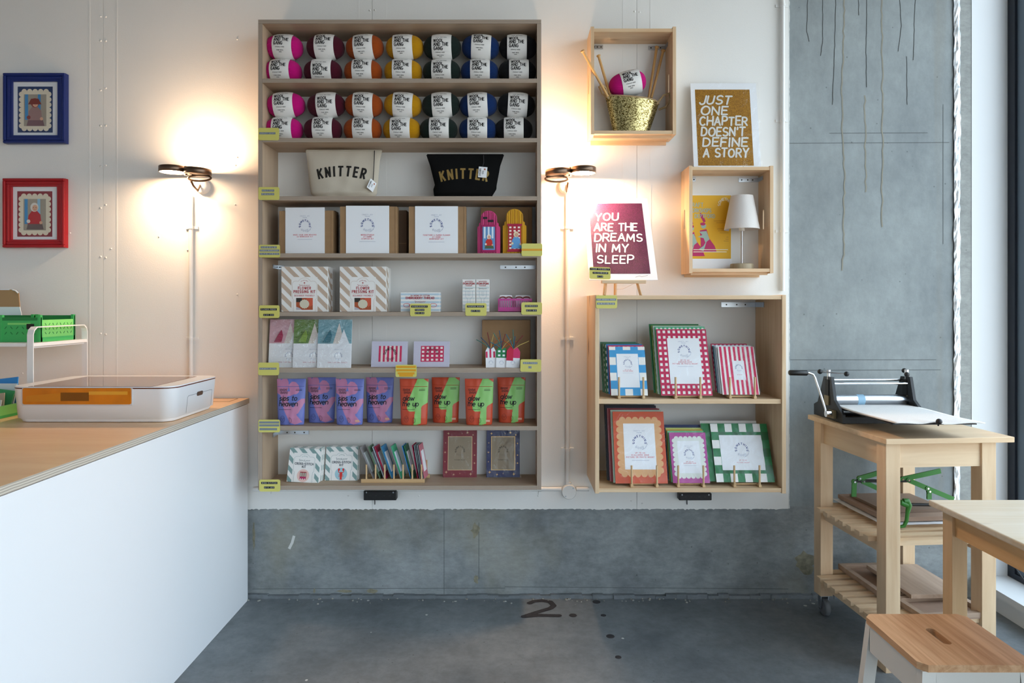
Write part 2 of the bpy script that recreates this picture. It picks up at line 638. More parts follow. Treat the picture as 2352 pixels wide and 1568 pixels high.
GL = {
    'A': (.68, [[(0, 0), (.34, 1), (.68, 0)], [(.13, .36), (.55, .36)]]),
    'B': (.6, [[(0, 0), (0, 1), (.28, 1)] + arc(.28, .76, .26, .24, 90, -90) + [(0, .52)], [(.28, .52)] + arc(.3, .26, .3, .26, 90, -90) + [(0, 0)]]),
    'C': (.64, [arc(.34, .5, .34, .5, 48, 312, 12)]),
    'D': (.64, [[(0, 0), (0, 1), (.24, 1)] + arc(.24, .5, .4, .5, 90, -90, 10) + [(0, 0)]]),
    'E': (.52, [[(.52, 1), (0, 1), (0, 0), (.52, 0)], [(0, .52), (.44, .52)]]),
    'F': (.5, [[(.5, 1), (0, 1), (0, 0)], [(0, .52), (.42, .52)]]),
    'G': (.68, [arc(.34, .5, .34, .5, 48, 345, 12) + [(.67, .44), (.38, .44)]]),
    'H': (.64, [[(0, 0), (0, 1)], [(.64, 0), (.64, 1)], [(0, .5), (.64, .5)]]),
    'I': (.08, [[(.04, 0), (.04, 1)]]),
    'J': (.46, [[(.46, 1), (.46, .25)] + arc(.23, .25, .23, .25, 0, -165)]),
    'K': (.6, [[(0, 0), (0, 1)], [(.58, 1), (.02, .42)], [(.2, .6), (.6, 0)]]),
    'L': (.48, [[(0, 1), (0, 0), (.48, 0)]]),
    'M': (.8, [[(0, 0), (.06, 1), (.4, .25), (.74, 1), (.8, 0)]]),
    'N': (.64, [[(0, 0), (0, 1), (.64, 0), (.64, 1)]]),
    'O': (.74, [arc(.37, .5, .37, .5, 0, 360, 16)]),
    'P': (.56, [[(0, 0), (0, 1), (.28, 1)] + arc(.28, .73, .28, .27, 90, -90) + [(0, .46)]]),
    'Q': (.74, [arc(.37, .5, .37, .5, 0, 360, 16), [(.45, .25), (.74, -.05)]]),
    'R': (.6, [[(0, 0), (0, 1), (.28, 1)] + arc(.28, .74, .28, .26, 90, -90) + [(0, .48)], [(.26, .48), (.6, 0)]]),
    'S': (.58, [arc(.29, .745, .27, .255, 38, 270) + arc(.29, .25, .29, .24, 90, -145)]),
    'T': (.6, [[(0, 1), (.6, 1)], [(.3, 1), (.3, 0)]]),
    'U': (.62, [[(0, 1), (0, .3)] + arc(.31, .3, .31, .3, 180, 360, 10) + [(.62, 1)]]),
    'V': (.66, [[(0, 1), (.33, 0), (.66, 1)]]),
    'W': (.9, [[(0, 1), (.22, 0), (.45, .9), (.68, 0), (.9, 1)]]),
    'X': (.62, [[(0, 0), (.62, 1)], [(0, 1), (.62, 0)]]),
    'Y': (.62, [[(0, 1), (.31, .48), (.62, 1)], [(.31, .48), (.31, 0)]]),
    'Z': (.58, [[(0, 1), (.58, 1), (0, 0), (.58, 0)]]),
    '0': (.6, [arc(.3, .5, .3, .5, 0, 360, 14)]),
    '1': (.3, [[(0, .8), (.2, 1), (.2, 0)]]),
    '2': (.58, [arc(.29, .72, .28, .28, 165, -20, 9) + [(0, 0), (.58, 0)]]),
    '4': (.6, [[(.45, 0), (.45, 1), (0, .3), (.6, .3)]]),
    '5': (.56, [[(.5, 1), (.06, 1), (.03, .58)] + arc(.27, .32, .28, .32, 120, -150, 10)]),
    '6': (.58, [[(.45, 1)] + arc(.29, .3, .29, .3, 150, 510, 14)]),
    '7': (.56, [[(0, 1), (.56, 1), (.2, 0)]]),
    '9': (.58, [arc(.29, .7, .28, .28, -30, 330, 14) + [(.5, .4), (.2, 0)]]),
    '£': (.56, [arc(.34, .74, .2, .26, 20, 180) + [(.14, .3), (.02, 0), (.54, 0)], [(0, .46), (.4, .46)]]),
    '-': (.34, [[(0, .45), (.34, .45)]]),
    '.': (.1, [[(.03, 0), (.07, .03)]]),
    "'": (.1, [[(.06, 1), (.03, .76)]]),
    ' ': (.3, []),
    # lower case, x height .62
    'a': (.5, [arc(.24, .31, .24, .31, 20, 380, 12), [(.48, .62), (.48, 0)]]),
    'e': (.5, [[(.02, .33), (.48, .33)] + arc(.25, .31, .24, .31, 5, 310, 11)]),
    'g': (.5, [arc(.24, .31, .24, .31, 20, 380, 12), [(.48, .62), (.48, -.15)] + arc(.24, -.15, .24, .2, 0, -150)]),
    'h': (.48, [[(0, 1), (0, 0)], [(0, .35)] + arc(.24, .38, .24, .24, 170, 0) + [(.48, 0)]]),
    'i': (.1, [[(.04, .62), (.04, 0)], [(.04, .84), (.06, .9)]]),
    'l': (.1, [[(.04, 1), (.04, 0)]]),
    'm': (.78, [[(0, .62), (0, 0)], [(0, .38)] + arc(.19, .4, .19, .22, 170, 0) + [(.38, 0)], [(.38, .38)] + arc(.58, .4, .2, .22, 170, 0) + [(.78, 0)]]),
    'n': (.48, [[(0, .62), (0, 0)], [(0, .35)] + arc(.24, .38, .24, .24, 170, 0) + [(.48, 0)]]),
    'o': (.52, [arc(.26, .31, .26, .31, 0, 360, 12)]),
    'p': (.5, [[(0, .62), (0, -.35)], arc(.26, .31, .24, .31, 160, 520, 12)]),
    's': (.42, [arc(.21, .46, .19, .16, 40, 270, 6) + arc(.21, .15, .21, .15, 90, -145, 6)]),
    't': (.34, [[(.14, .9), (.14, .12), (.3, 0)], [(0, .62), (.34, .62)]]),
    'u': (.48, [[(0, .62), (0, .24)] + arc(.24, .24, .24, .24, 180, 360) + [(.48, .62)], [(.48, .62), (.48, 0)]]),
    'v': (.48, [[(0, .62), (.24, 0), (.48, .62)]]),
    'w': (.7, [[(0, .62), (.16, 0), (.35, .55), (.54, 0), (.7, .62)]]),
}


def strokes(text, h, ws=1.0, sp=0.22, slant=0.0, jitter=0.0):
    """polylines of a line of text starting at x=0 on the baseline, and its width"""
    x, out = 0.0, []
    rnd = random.Random(text)
    for ch in text:
        w, st = GL.get(ch, GL[' '])
        dy = rnd.uniform(-1, 1) * jitter * h
        sc = 1 + rnd.uniform(-1, 1) * jitter
        for s in st:
            out.append([(x + (px * ws + slant * py) * h * sc, py * h * sc + dy) for px, py in s])
        x += (w * ws + sp) * h
    return out, max(0.0, x - sp * h)


def letters(sh, text, x, z, h, m, t, fit, slant=0.0, jitter=0.0, sp=0.24, layer=2):
    """hand-cut letters, one part per letter"""
    w = sum(GL[c][0] + sp for c in text) * h - sp * h
    k = fit / w
    rnd = random.Random(text)
    u = 0.0
    for n_, ch in enumerate(text):
        gw, st = GL[ch]
        dy = rnd.uniform(-1, 1) * jitter * h
        sc = 1 + rnd.uniform(-1, 1) * jitter
        ln = [[(x + k * (u + (px + slant * py) * h * sc), z + py * h * sc + dy) for px, py in s] for s in st]
        sh.lid = getattr(sh, 'lid', 1000) + 1
        for q in ribbons(ln, t, True):
            sh.poly(q, m, 'letter', layer, sh.lid)
        u += (gw + sp) * h


def ribbons(lines, t, rnd=False):
    """thick flat strokes as small polygons"""
    polys = []
    for ln in lines:
        for i in range(len(ln) - 1):
            (x0, y0), (x1, y1) = ln[i], ln[i + 1]
            dx, dy = x1 - x0, y1 - y0
            d = math.hypot(dx, dy)
            if d < 1e-9:
                continue
            dx, dy = dx / d, dy / d
            e = 0.0 if rnd else t * 0.35
            nx, ny = -dy * t / 2, dx * t / 2
            ax, ay, bx, by = x0 - dx * e, y0 - dy * e, x1 + dx * e, y1 + dy * e
            polys.append([(ax + nx, ay + ny), (ax - nx, ay - ny), (bx - nx, by - ny), (bx + nx, by + ny)])
        if rnd:
            for i, (x, y) in enumerate(ln):
                polys.append([(x + t / 2 * math.cos(math.pi * k / 4), y + t / 2 * math.sin(math.pi * k / 4)) for k in range(8)])
    return polys


def text_polys(text, x, z, h, t=None, align='c', ws=1.0, sp=0.22, slant=0.0, rnd=False, jitter=0.0, fit=None, step=None):
    t = t or h * 0.14
    ln, w = strokes(text, h, ws, sp, slant, jitter)
    if fit and w > 0:
        k = fit / w
        ln = [[(p[0] * k, p[1]) for p in s] for s in ln]
        w = fit
    ox = x - (w / 2 if align == 'c' else (w if align == 'r' else 0))
    ln = [[(p[0] + ox, p[1] + z) for p in s] for s in ln]
    return ribbons(dense(ln, step) if step else ln, t, rnd)


def arc_polys(text, cx, cz, r, mid, h, t=None, sp=0.25, ws=1.0, flip=False, span=None, step=None):
    """text round a circle; mid in degrees; flip = reading along the bottom"""
    t = t or h * 0.16
    ln, w = strokes(text, h, ws, sp)
    k = 1.0
    if span:
        k = math.radians(span) * r / w
    out = []
    for s in ln:
        q = []
        for u, v in s:
            d = (u - w / 2) * k / r
            if flip:
                a = math.radians(mid) + d
                rr = r - v
            else:
                a = math.radians(mid) - d
                rr = r + v
            q.append((cx + rr * math.cos(a), cz + rr * math.sin(a)))
        out.append(q)
    return ribbons(dense(out, step) if step else out, t)


def dense(lines, step):
    out = []
    for ln in lines:
        q = [ln[0]]
        for a, b in zip(ln[:-1], ln[1:]):
            n = max(1, int(math.hypot(b[0] - a[0], b[1] - a[1]) / step + .99))
            q += [(a[0] + (b[0] - a[0]) * i / n, a[1] + (b[1] - a[1]) * i / n) for i in range(1, n + 1)]
        out.append(q)
    return out


class Sheet:
    """flat print lying on the front (-y) face of a card, one object per part name"""

    def __init__(self, root, mapf=None, y0=0.0):
        self.root, self.p, self.order, self.y0 = root, {}, [], y0
        self.mapf = mapf or (lambda x, z, l: (x, self.y0 - 0.0004 - 0.0003 * l, z))

    def poly(self, pts, m, part='print', layer=0, uid=0):
        if len(pts) < 3:
            return
        k = (part, m.name, uid)
        if k not in self.p:
            self.p[k] = (MB(), m)
        self.n = getattr(self, 'n', 0) + 1
        dy = (self.n % 40) * 3e-6
        vs = [self.mapf(x, z, layer) for x, z in pts]
        self.p[k][0].add([(v[0], v[1] - dy, v[2]) for v in vs], [list(range(len(pts)))])

    def polys(self, ps, m, part='lettering', layer=3):
        self.uid = getattr(self, 'uid', 0) + 1
        for q in ps:
            self.poly(q, m, part, layer, self.uid if part == 'lettering' else 0)

    def rect(self, x0, z0, x1, z1, m, part='print', layer=0):
        self.poly([(x0, z0), (x1, z0), (x1, z1), (x0, z1)], m, part, layer)

    def circle(self, cx, cz, r, m, part='print', layer=0, n=16, rz=None):
        self.poly([(cx + r * math.cos(2 * math.pi * k / n), cz + (rz or r) * math.sin(2 * math.pi * k / n)) for k in range(n)], m, part, layer)

    def text(self, s, x, z, h, m=None, part='lettering', layer=3, **kw):
        self.polys(text_polys(s, x, z, h, **kw), m or INK, part, layer)

    def logo(self, cx, cz, r, m=None, m2=None, layer=3, tiny=True):
        """ring of letters"""
        m = m or BLUEINK
        m2 = m2 or GREYINK
        h = r * 0.27
        self.polys(arc_polys('SOMETHING', cx, cz, r * 0.74, 90, h, t=h * 0.24, sp=.6, ws=.9, span=212), m, 'lettering', layer)
        self.polys(arc_polys('GOOD', cx, cz, r * 0.98, 268, h * 0.95, t=h * 0.12, sp=.4, flip=True, span=84), m2, 'lettering', layer)
        if tiny:
            self.polys(arc_polys('PROJECTS', cx, cz, r * 1.16, 318, h * 0.3, t=h * 0.09, flip=True, span=60), m2, 'lettering', layer)

    def label(self, cx, ctop, w, lines, m=REDINK, scale=1.0):
        """the small white insert: two tiny lines, the ring logo, then more lines"""
        u = w * scale
        self.text('CRAFTY JOY', cx, ctop - 0.10 * u, 0.035 * u, GREYINK, sp=0.6)
        self.text('FROM', cx, ctop - 0.165 * u, 0.035 * u, GREYINK, sp=0.6)
        self.logo(cx, ctop - 0.47 * u, 0.24 * u)
        z = ctop - 0.86 * u
        for s in lines:
            self.text(s, cx, z, 0.042 * u, m, sp=0.5, t=0.008 * u)
            z -= 0.072 * u
        self.rect(cx - 0.3 * u, z - 0.02 * u, cx + 0.3 * u, z - 0.012 * u, GREYINK, 'lettering', 3)

    def done(self):
        for (part, mn, uid), (mb, m) in self.p.items():
            mb.build(part, m, self.root)


def checks(sh, x0, z0, x1, z1, nx, nz, m, mi=None, part='pattern', layer=1):
    """gingham: solid ground with rows of pale squares m, optional half tone mi"""
    sx, sz = (x1 - x0) / nx, (z1 - z0) / nz
    for i in range(nx):
        for k in range(nz):
            a, b = x0 + (i + .25) * sx, z0 + (k + .25) * sz
            sh.rect(a, b, a + sx * .5, b + sz * .5, m, part, layer)


def scallop(x0, z0, x1, z1, nx, nz):
    """outline with round bumps along every edge"""
    pts = []
    sx, sz = (x1 - x0) / nx, (z1 - z0) / nz

    def bump(ax, az, bx, bz):
        cx, cz = (ax + bx) / 2, (az + bz) / 2
        r = math.hypot(bx - ax, bz - az) / 2
        a0 = math.atan2(az - cz, ax - cx)
        for i in range(7):
            a = a0 + math.pi * i / 7
            pts.append((cx + r * math.cos(a), cz + r * math.sin(a)))
    for i in range(nx):
        bump(x0 + i * sx, z0, x0 + (i + 1) * sx, z0)
    for k in range(nz):
        bump(x1, z0 + k * sz, x1, z0 + (k + 1) * sz)
    for i in range(nx):
        bump(x1 - i * sx, z1, x1 - (i + 1) * sx, z1)
    for k in range(nz):
        bump(x0, z1 - k * sz, x0, z1 - (k + 1) * sz)
    return pts

# ================================================================== the setting
CONC_COL = concrete('column_concrete', '#7c8386', '#939a9b', '#847c6b', (9, 9, 0.35), scale=2.2, fine=(16, 16, 9), amp=0.10)
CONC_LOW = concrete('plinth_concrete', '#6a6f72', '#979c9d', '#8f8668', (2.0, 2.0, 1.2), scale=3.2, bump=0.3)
CONC_FLOOR = concrete('floor_concrete', '#5e6468', '#7f8488', '#807c77', (1.1, 1.6, 1), rough=0.5, scale=2.4, bump=0.12)

YC = YW + 0.02        # concrete face behind the painted boards
ZP = wz(1168, YW)     # lower edge of the painted boards

fl = struct(MB().box(-4.6, 2.4, -3.5, 3.3, -0.1, 0.0).build('floor', CONC_FLOOR))
# worn marks on the floor: a painted figure and drops
MARK = mat('#2f2c2e', 0.7, name='floor_marking_paint', vary=0.3, vscale=60)


def floor_pt(px, py):
    Y = EYE * F / (py - CY)
    return (wx(px, Y), Y)


def floor_ribbon(pts, w, name='painted_mark'):
    mb = MB()
    for i, q in enumerate(ribbons([dense([pts], .02)[0]], w, True)):
        mb.add([(x, y, 0.0008 + 2e-5 * i) for x, y in q], [list(range(len(q)))])
    return mb.build(name, MARK, fl)


p2 = [floor_pt(*p) for p in ((1216, 1385), (1226, 1381), (1245, 1379), (1264, 1382), (1272, 1391), (1264, 1397), (1240, 1404), (1203, 1416))]
p2 += [floor_pt(*p) for p in ((1235, 1413), (1284, 1414))]
floor_ribbon(p2, 0.026, 'painted_figure')
for px, py, r in ((1316, 1413, .017), (1370, 1382, .018), (1386, 1413, .012), (1402, 1461, .017), (1420, 1509, .012)):
    x, y = floor_pt(px, py)
    MB().lathe([(r, 0), (r * .96, 0.001)], 14, 0, Matrix.Translation((x, y, 0.0003))).build('paint_drop', MARK, fl)
FLECK = mat('#cfcfcb', 0.7, name='white_paint_fleck')
fk = MB()
rr = random.Random(3)
for px, py in ((740, 1382), (846, 1379), (980, 1412), (852, 1452), (1046, 1381), (1160, 1381), (704, 1562), (1850, 1391), (1868, 1386), (1431, 1466), (830, 1377), (720, 1378)):
    x, y = floor_pt(px, py)
    r = rr.uniform(.003, .008)
    fk.add([(x + r * math.cos(a) * rr.uniform(.6, 1.3), y + r * math.sin(a), 0.001) for a in (0, 1, 2.1, 3.1, 4.2, 5.2)], [list(range(6))])
fk.build('paint_flecks', FLECK, fl)['kind'] = 'stuff'
DEBRIS = mat('#7e6a4c', 0.9, name='dusty_debris', vary=0.4, vscale=40)
db = MB()
for i in range(160):
    x = rr.uniform(-1.2, 1.5)
    y = YC - abs(rr.gauss(0, .03))
    s = rr.uniform(.002, .007)
    db.lathe([(s, 0), (s * .6, s * .7)], 5, 0, Matrix.Translation((x, y, 0)))
db.build('mortar_crumbs', mat('#8a8a84', 0.9, name='mortar_crumb', vary=0.3, vscale=30), fl)['kind'] = 'stuff'

struct(MB().box(-4.6, 2.4, -3.5, 3.3, 3.4, 3.5).build('ceiling', mat('#8a8783', .8, name='bare_ceiling', vary=.03)))
struct(MB().box(-4.7, -4.6, -3.5, 3.3, 0, 3.4).build('wall_left', mat('#dfdfe2', .7, name='left_wall_paint')))
# behind the camera
wf = struct(MB().box(-4.6, .2, -3.6, -3.5, 0, 3.4).box(.2, 2.4, -3.6, -3.5, 2.3, 3.4).build('wall_front', mat('#dfdfe2', .7, name='left_wall_paint')))

# bare concrete wall: plinth under the painted boards, column at the right
wc = struct(MB().box(-4.6, wx(2190, YC), YC, YC + 0.2, 0, ZP + 0.006).build('wall_concrete', CONC_LOW))  # darker concrete carried under the column, with the trolley's shade put into its colour
col = struct(MB().box(wx(1805, YC), wx(2190, YC), YC, YC + 0.2, ZP + .006, 3.4).build('column_concrete', CONC_COL))
# kicker along the floor
kb = MB()
n = 60
for i in range(n):
    x0, x1 = -1.25 + i * 2.85 / n, -1.25 + (i + 1) * 2.85 / n
    h = 0.012 + 0.008 * rr.random()
    kb.box(x0, x1, YC - 0.018 - 0.006 * rr.random(), YC, 0, h)
kb.build('mortar_fillet', CONC_FLOOR, wc)
# construction joints and stains (marks with their own shape)
SEAM = mat('#565a5b', 0.9, name='formwork_joint')
DRIP = mat('#3a3c3c', 0.9, name='drip_stain')
RUST = mat('#8c897d', 0.9, name='rust_stain', vary=0.1, vscale=30)


def wall_marks(parent, name, m, lines, w, y, jig=0.0):
    mb = MB()
    for ln in lines:
        if jig:
            ln = [(a + rr.uniform(-jig, jig), b) for a, b in dense([ln], 12)[0]]
        for i, q in enumerate(ribbons([[(wx(a, y), wz(b, y)) for a, b in ln]], w, False)):
            mb.add([(x, y - 0.0006 - 2e-5 * i, z) for x, z in q], [list(range(len(q)))])
    return mb.build(name, m, parent)


wall_marks(col, 'formwork_joint', SEAM, [[(1812, 329), (2180, 327)], [(1905, 306), (2130, 305)], [(1815, 826), (2150, 826)], [(1812, 850), (2160, 849)], [(2166, 240), (2166, 560)]], 0.0022, YC)
wall_marks(col, 'drip_stain', DRIP, [[(1855, 0), (1853, 72), (1858, 95)], [(1889, 0), (1890, 88), (1885, 128)], [(1920, 0), (1917, 105), (1912, 240)], [(1972, 0), (1972, 35)],
           [(1991, 0), (1989, 110), (1990, 200)], [(2067, 0), (2070, 60), (2063, 118)], [(2102, 0), (2097, 138)], [(2082, 130), (2083, 240)]], 0.0026, YC, .7)
wall_marks(col, 'rust_stain', RUST, [[(1940, 0), (1933, 250), (1940, 420), (1936, 620)], [(2026, 0), (2027, 300), (2025, 520)], [(1986, 220), (1989, 440)]], 0.006, YC, 2.2)
wall_marks(wc, 'formwork_joint', SEAM, [[(1020, 1172), (1020, 1368)], [(1100, 1200), (1100, 1330)], [(1160, 1347), (1810, 1352)], [(580, 1352), (1160, 1350)]], 0.0022, YC)
PATCH = mat('#87826f', 0.9, name='ochre_patch', vary=0.25, vscale=60)
for px, py, rx_, rz_ in ((1092, 1218, .02, .035), (1093, 1330, .012, .022), (583, 1230, .006, .07), (856, 1357, .03, .010), (790, 1357, .035, .008), (722, 1356, .006, .012), (1850, 1290, .05, .06)):
    c = at(px, py, YC)
    pb = MB()
    pb.add([(c.x + rx_ * math.cos(q) * rr.uniform(.6, 1.15), YC - .0007, c.z + rz_ * math.sin(q) * rr.uniform(.6, 1.15)) for q in [2 * math.pi * k / 18 for k in range(18)]], [list(range(18))])
    pb.build('ochre_patch', PATCH, wc)
wall_marks(wc, 'scrape_mark', FLECK, [[(675, 1232), (671, 1246), (665, 1258)]], 0.012, YC)

# painted plasterboard wall made of 1.2 m boards
wb = struct(MB().box(-4.6, wx(1812, YC), YC - 0.004, YC, ZP, 3.4).build('wall_back', WHITE_PAINT))
seams = [-4.6, wx(237, YW) - 1.2, wx(237, YW), wx(855, YW), wx(1463, YW), wx(1811, YW)]
for a, b in zip(seams[:-1], seams[1:]):
    mb = MB()
    m = 0.0007
    # ragged lower edge where the board was cut and painted over
    npt = max(8, int((b - a) / 0.008))
    low = [(a + m + (b - a - 2 * m) * i / npt, ZP - rr.uniform(0, .006) * (1 if rr.random() < .5 else .25)) for i in range(npt + 1)]
    out = low + [(b - m, 3.4), (a + m, 3.4)]
    mb.prism(out, YW, YC - 0.004, 'y')
    mb.build('plaster_board', WHITE_PAINT, wb)
# ragged filler edge against the column
fe = MB()
xe = wx(1811, YW)
edge = [(xe - .001, ZP), (xe - .001, 3.4)]
rag = []
zz, ww = 3.4, .004
while zz > ZP:
    ww = min(.0075, max(.0015, ww + rr.uniform(-.0022, .0022)))
    rag.append((xe + ww, zz))
    zz -= rr.uniform(.003, .011)
fe.prism([(p[0], p[1]) for p in edge + rag], YW + .003, YC - .0005, 'y')
fe.build('filler_edge', mat('#cfd0ce', 0.9, name='rough_filler'), wb)
# filled joint bands and screw heads beside each joint
sb = MB()
for px, ys in ((237, (35, 95, 204, 292, 381, 474, 590, 765)), (1463, (25,)), (855, (20,))):
    x = wx(px, YW)
    for q in ys:
        for s in (-.011, .012):
            c = Vector((x + s, YW, wz(q + rr.uniform(-4, 4), YW)))
            sb.lathe([(.005, 0), (.004, .002), (.001, .003)], 8, 0, Matrix.Translation(c) @ Matrix.Rotation(math.pi / 2, 4, 'X'))
for px, py in ((545, 362), (541, 380), (540, 470), (545, 676), (365, 543), (431, 574), (545, 90), (52, 857), (161, 535), (255, 571), (800, 1138), (962, 1138), (1236, 1138), (1450, 1150), (1475, 1156), (1730, 1050)):
    c = at(px, py, YW)
    sb.lathe([(.004, 0), (.0035, .002), (.001, .003)], 8, 0, Matrix.Translation(c) @ Matrix.Rotation(math.pi / 2, 4, 'X'))
sb.build('screw_heads', WHITE_PAINT, wb)['kind'] = 'stuff'
jb = MB()
for px in (237, 855, 1463):
    x = wx(px, YW)
    for s in (-1, 1):
        jb.box(x + s * .062 - .003, x + s * .062 + .003, YW - 0.0008, YW, ZP + .01, 3.4)
jb.build('joint_ridge', WHITE_PAINT, wb)

# foil edge strip, grey reveal strip and white return beside the window
FOIL = glitter('crinkled_foil', '#dfe5ea', '#ffffff', scale=90, rough=0.35, metal=0.35, bump=0.6)
mb = MB()
xa, xb = wx(2189, YC), wx(2203, YC)
nz = 150
vs = []
for i in range(nz + 1):
    z = 3.4 * i / nz
    for k in range(5):
        u = k / 4
        vs.append((xa + (xb - xa) * u + rr.uniform(-.002, .002), YC - 0.008 - .004 * math.sin(math.pi * u) + rr.uniform(-.003, .003), z + rr.uniform(-.006, .006)))
mb.add(vs, [(i * 5 + k, i * 5 + k + 1, (i + 1) * 5 + k + 1, (i + 1) * 5 + k) for i in range(nz) for k in range(4)])
ft = mb.build('foil_tape', FOIL)
tag(ft, 'crinkled silver foil tape running up the right edge of the concrete column', 'tape')
XS = wx(2230, YC)
XG = wx(2312, YC)          # window plane
# grey reveal strip and white return panel
struct(MB().box(wx(2196, YC), XS, YC - 0.004, YC + .2, 0, 3.4).build('wall_reveal', concrete('reveal_concrete', '#8f9290', '#a3a6a3', scale=3)))
struct(MB().box(XS, XG + .14, YC - 0.006, YC + .2, 0.1, 3.4).build('wall_return', mat('#e2e5e8', 0.5, name='white_return_panel')))

# window in the right-hand wall
FRAME_DK = mat('#1c2330', 0.5, name='dark_gasket')
FRAME_BL = mat('#61707f', 0.4, name='grey_aluminium')
win = MB().box(XG, XG + 0.012, YC - 0.05, YC - 0.004, 0.1, 3.4).box(XG, XG + .012, -3.5, YC - .05, 0.1, 0.125).build('window_1', FRAME_DK)
struct(win)
posts = [YC - 0.076, 1.45, -0.15, -1.75, -3.42]
for y in posts:
    if y > 3:
        MB().box(XG + 0.012, XG + 0.13, YC - .10, YC - .006, 0.1, 3.4).build('window_post', FRAME_BL, win, bev=.003)
        continue
    MB().box(XG + 0.012, XG + 0.13, y, y + 0.07, 0.1, 3.4).build('window_post', FRAME_BL, win, bev=.003)
for z0, z1 in ((0.1, 0.165), (3.3, 3.4)):
    MB().box(XG + 0.014, XG + 0.12, -3.5, YC - .1, z0, z1).build('window_rail', FRAME_BL, win, bev=.003)
GLASS = clear_film('window_glass', '#f2f6f6', gloss=0.0, bump=0.0, rough=0.0)
for a, b in zip(posts[1:], posts[:-1]):
    MB().box(XG + .06, XG + .066, a + .07, min(b, YC - .10) if b < 3 else YC - .10, .165, 3.3).build('pane', GLASS, win)
struct(MB().box(XS, XG, -3.5, YC - .006, 0.07, 0.1).box(XS + .012, XG, -3.5, YC - .006, 0, 0.07).build('trim_1', mat('#e4e6e7', 0.45, name='white_sill')))
# glazed shopfront behind the camera
sf = struct(MB().box(.2, 2.4, -3.56, -3.5, 0, 0.1).build('window_2', FRAME_BL))
for x in (.2, 1.3, 2.33):
    MB().box(x, x + .07, -3.56, -3.5, .1, 2.3).build('window_post', FRAME_BL, sf)
for a, b in ((.27, 1.3), (1.37, 2.33)):
    MB().box(a, b, -3.535, -3.529, .1, 2.3).build('pane', GLASS, sf)

# ------------------------------------------------------------------ wall conduits
def conduit(label, px, py0, py1, clips, r=0.0095):
    t = thing('conduit', label, 'pipe', at(px, py1, YW))
    L = t.location
    x, z0, z1 = 0, 0, wz(py0, YW) - L.z
    MB().tube([(x, -0.014, z0), (x, -0.014, z1)], r, 12).build('pipe', WHITE_PLASTIC, t)
    for c in clips:
        zc = wz(c, YW) - L.z
        mb = MB().tube([(x, -0.014, zc - .006), (x, -0.014, zc + .006)], r + .0022, 12)
        mb.box(-.028, .028, -.006, 0, zc - .006, zc + .006)
        mb.build('clip', WHITE_PLASTIC, t)
    return t


conduit('white wall conduit running down from the lamp left of the plywood shelf', 442, 448, 930, (523, 777))
conduit('white wall conduit from the right lamp down to the round junction box', 1303, 448, 1108, (523, 777, 1031))
conduit('white wall conduit beside the concrete column', 1795, -200, 668, (15, 278, 531))
t = thing('conduit', 'white horizontal conduit low on the wall under the plywood shelf', 'pipe', at(585, 1121, YW))
L = t.location
MB().tube([(0, -.014, 0), (wx(1289, YW) - L.x, -.014, 0)], .0095, 12).tube([(wx(1323, YW) - L.x, -.014, 0), (wx(1352, YW) - L.x, -.014, 0)], .0095, 12).build('pipe', WHITE_PLASTIC, t)
for px in (620, 1240):
    x = wx(px, YW) - L.x
    MB().tube([(x - .006, -.014, 0), (x + .006, -.014, 0)], .0118, 12).box(x - .006, x + .006, -.006, 0, -.026, .026).build('clip', WHITE_PLASTIC, t)
t = thing('junction_box', 'round white junction box low on the wall between the two shelves', 'junction box', at(1306, 1126, YW))
R90 = Matrix.Rotation(math.pi / 2, 4, 'X')
MB().lathe([(.032, 0), (.032, .030), (.030, .032)], 28, 0, R90).build('body', WHITE_PLASTIC, t)
MB().tube([(-.001, -.014, .031), (-.001, -.014, .04)], .0125, 12).build('spout', WHITE_PLASTIC, t)
for x, z in ((.018, .018), (-.016, -.018)):
    MB().lathe([(.0035, 0), (.0032, .0012)], 8, 0, Matrix.Translation((x, -.0318, z)) @ R90).build('screw', STEEL, t)


def socket(label, x0, y0, x1, y1):
    Y = YW - 0.04
    a, b = at(x0, y1, Y), at(x1, y0, Y)
    t = thing('power_strip', label, 'power socket', ((a.x + b.x) / 2, YW, a.z))
    w, h = (b.x - a.x) / 2, b.z - a.z
    MB().box(-w, w, -.04, 0, 0, h).build('body', BLACK, t, bev=.003)
    for s in (-1, 1):
        MB().lathe([(.0035, 0), (.003, .0015)], 8, 0, Matrix.Translation((s * w * .82, -.0402, h - .006)) @ R90).build('screw', STEEL, t)
    for k in (-.6, -.25, .25, .6):
        MB().box(w * k - .004, w * k + .004, -.0412, -.0395, h * .45, h * .55).build('switch', mat('#1d1d20', .4, name='dark_switch'), t)
    MB().tube([(-w * .4, -.006, 0), (-w * .4, -.006, -.028)], .002, 6).build('cable', BLACK, t)
    return t


socket('black power strip on the wall under the plywood shelf', 835, 1127.5, 910, 1149)
socket('black power strip on the wall under the pine cabinet', 1560, 1133, 1635, 1149)

# ------------------------------------------------------------------ wall lamps
BRONZE = mat('#6f5a4a', 0.32, 0.85, name='bronze_metal')
GLOW = mat('#ffdcb0', 0.5, name='lit_diffuser', emit=45.0)


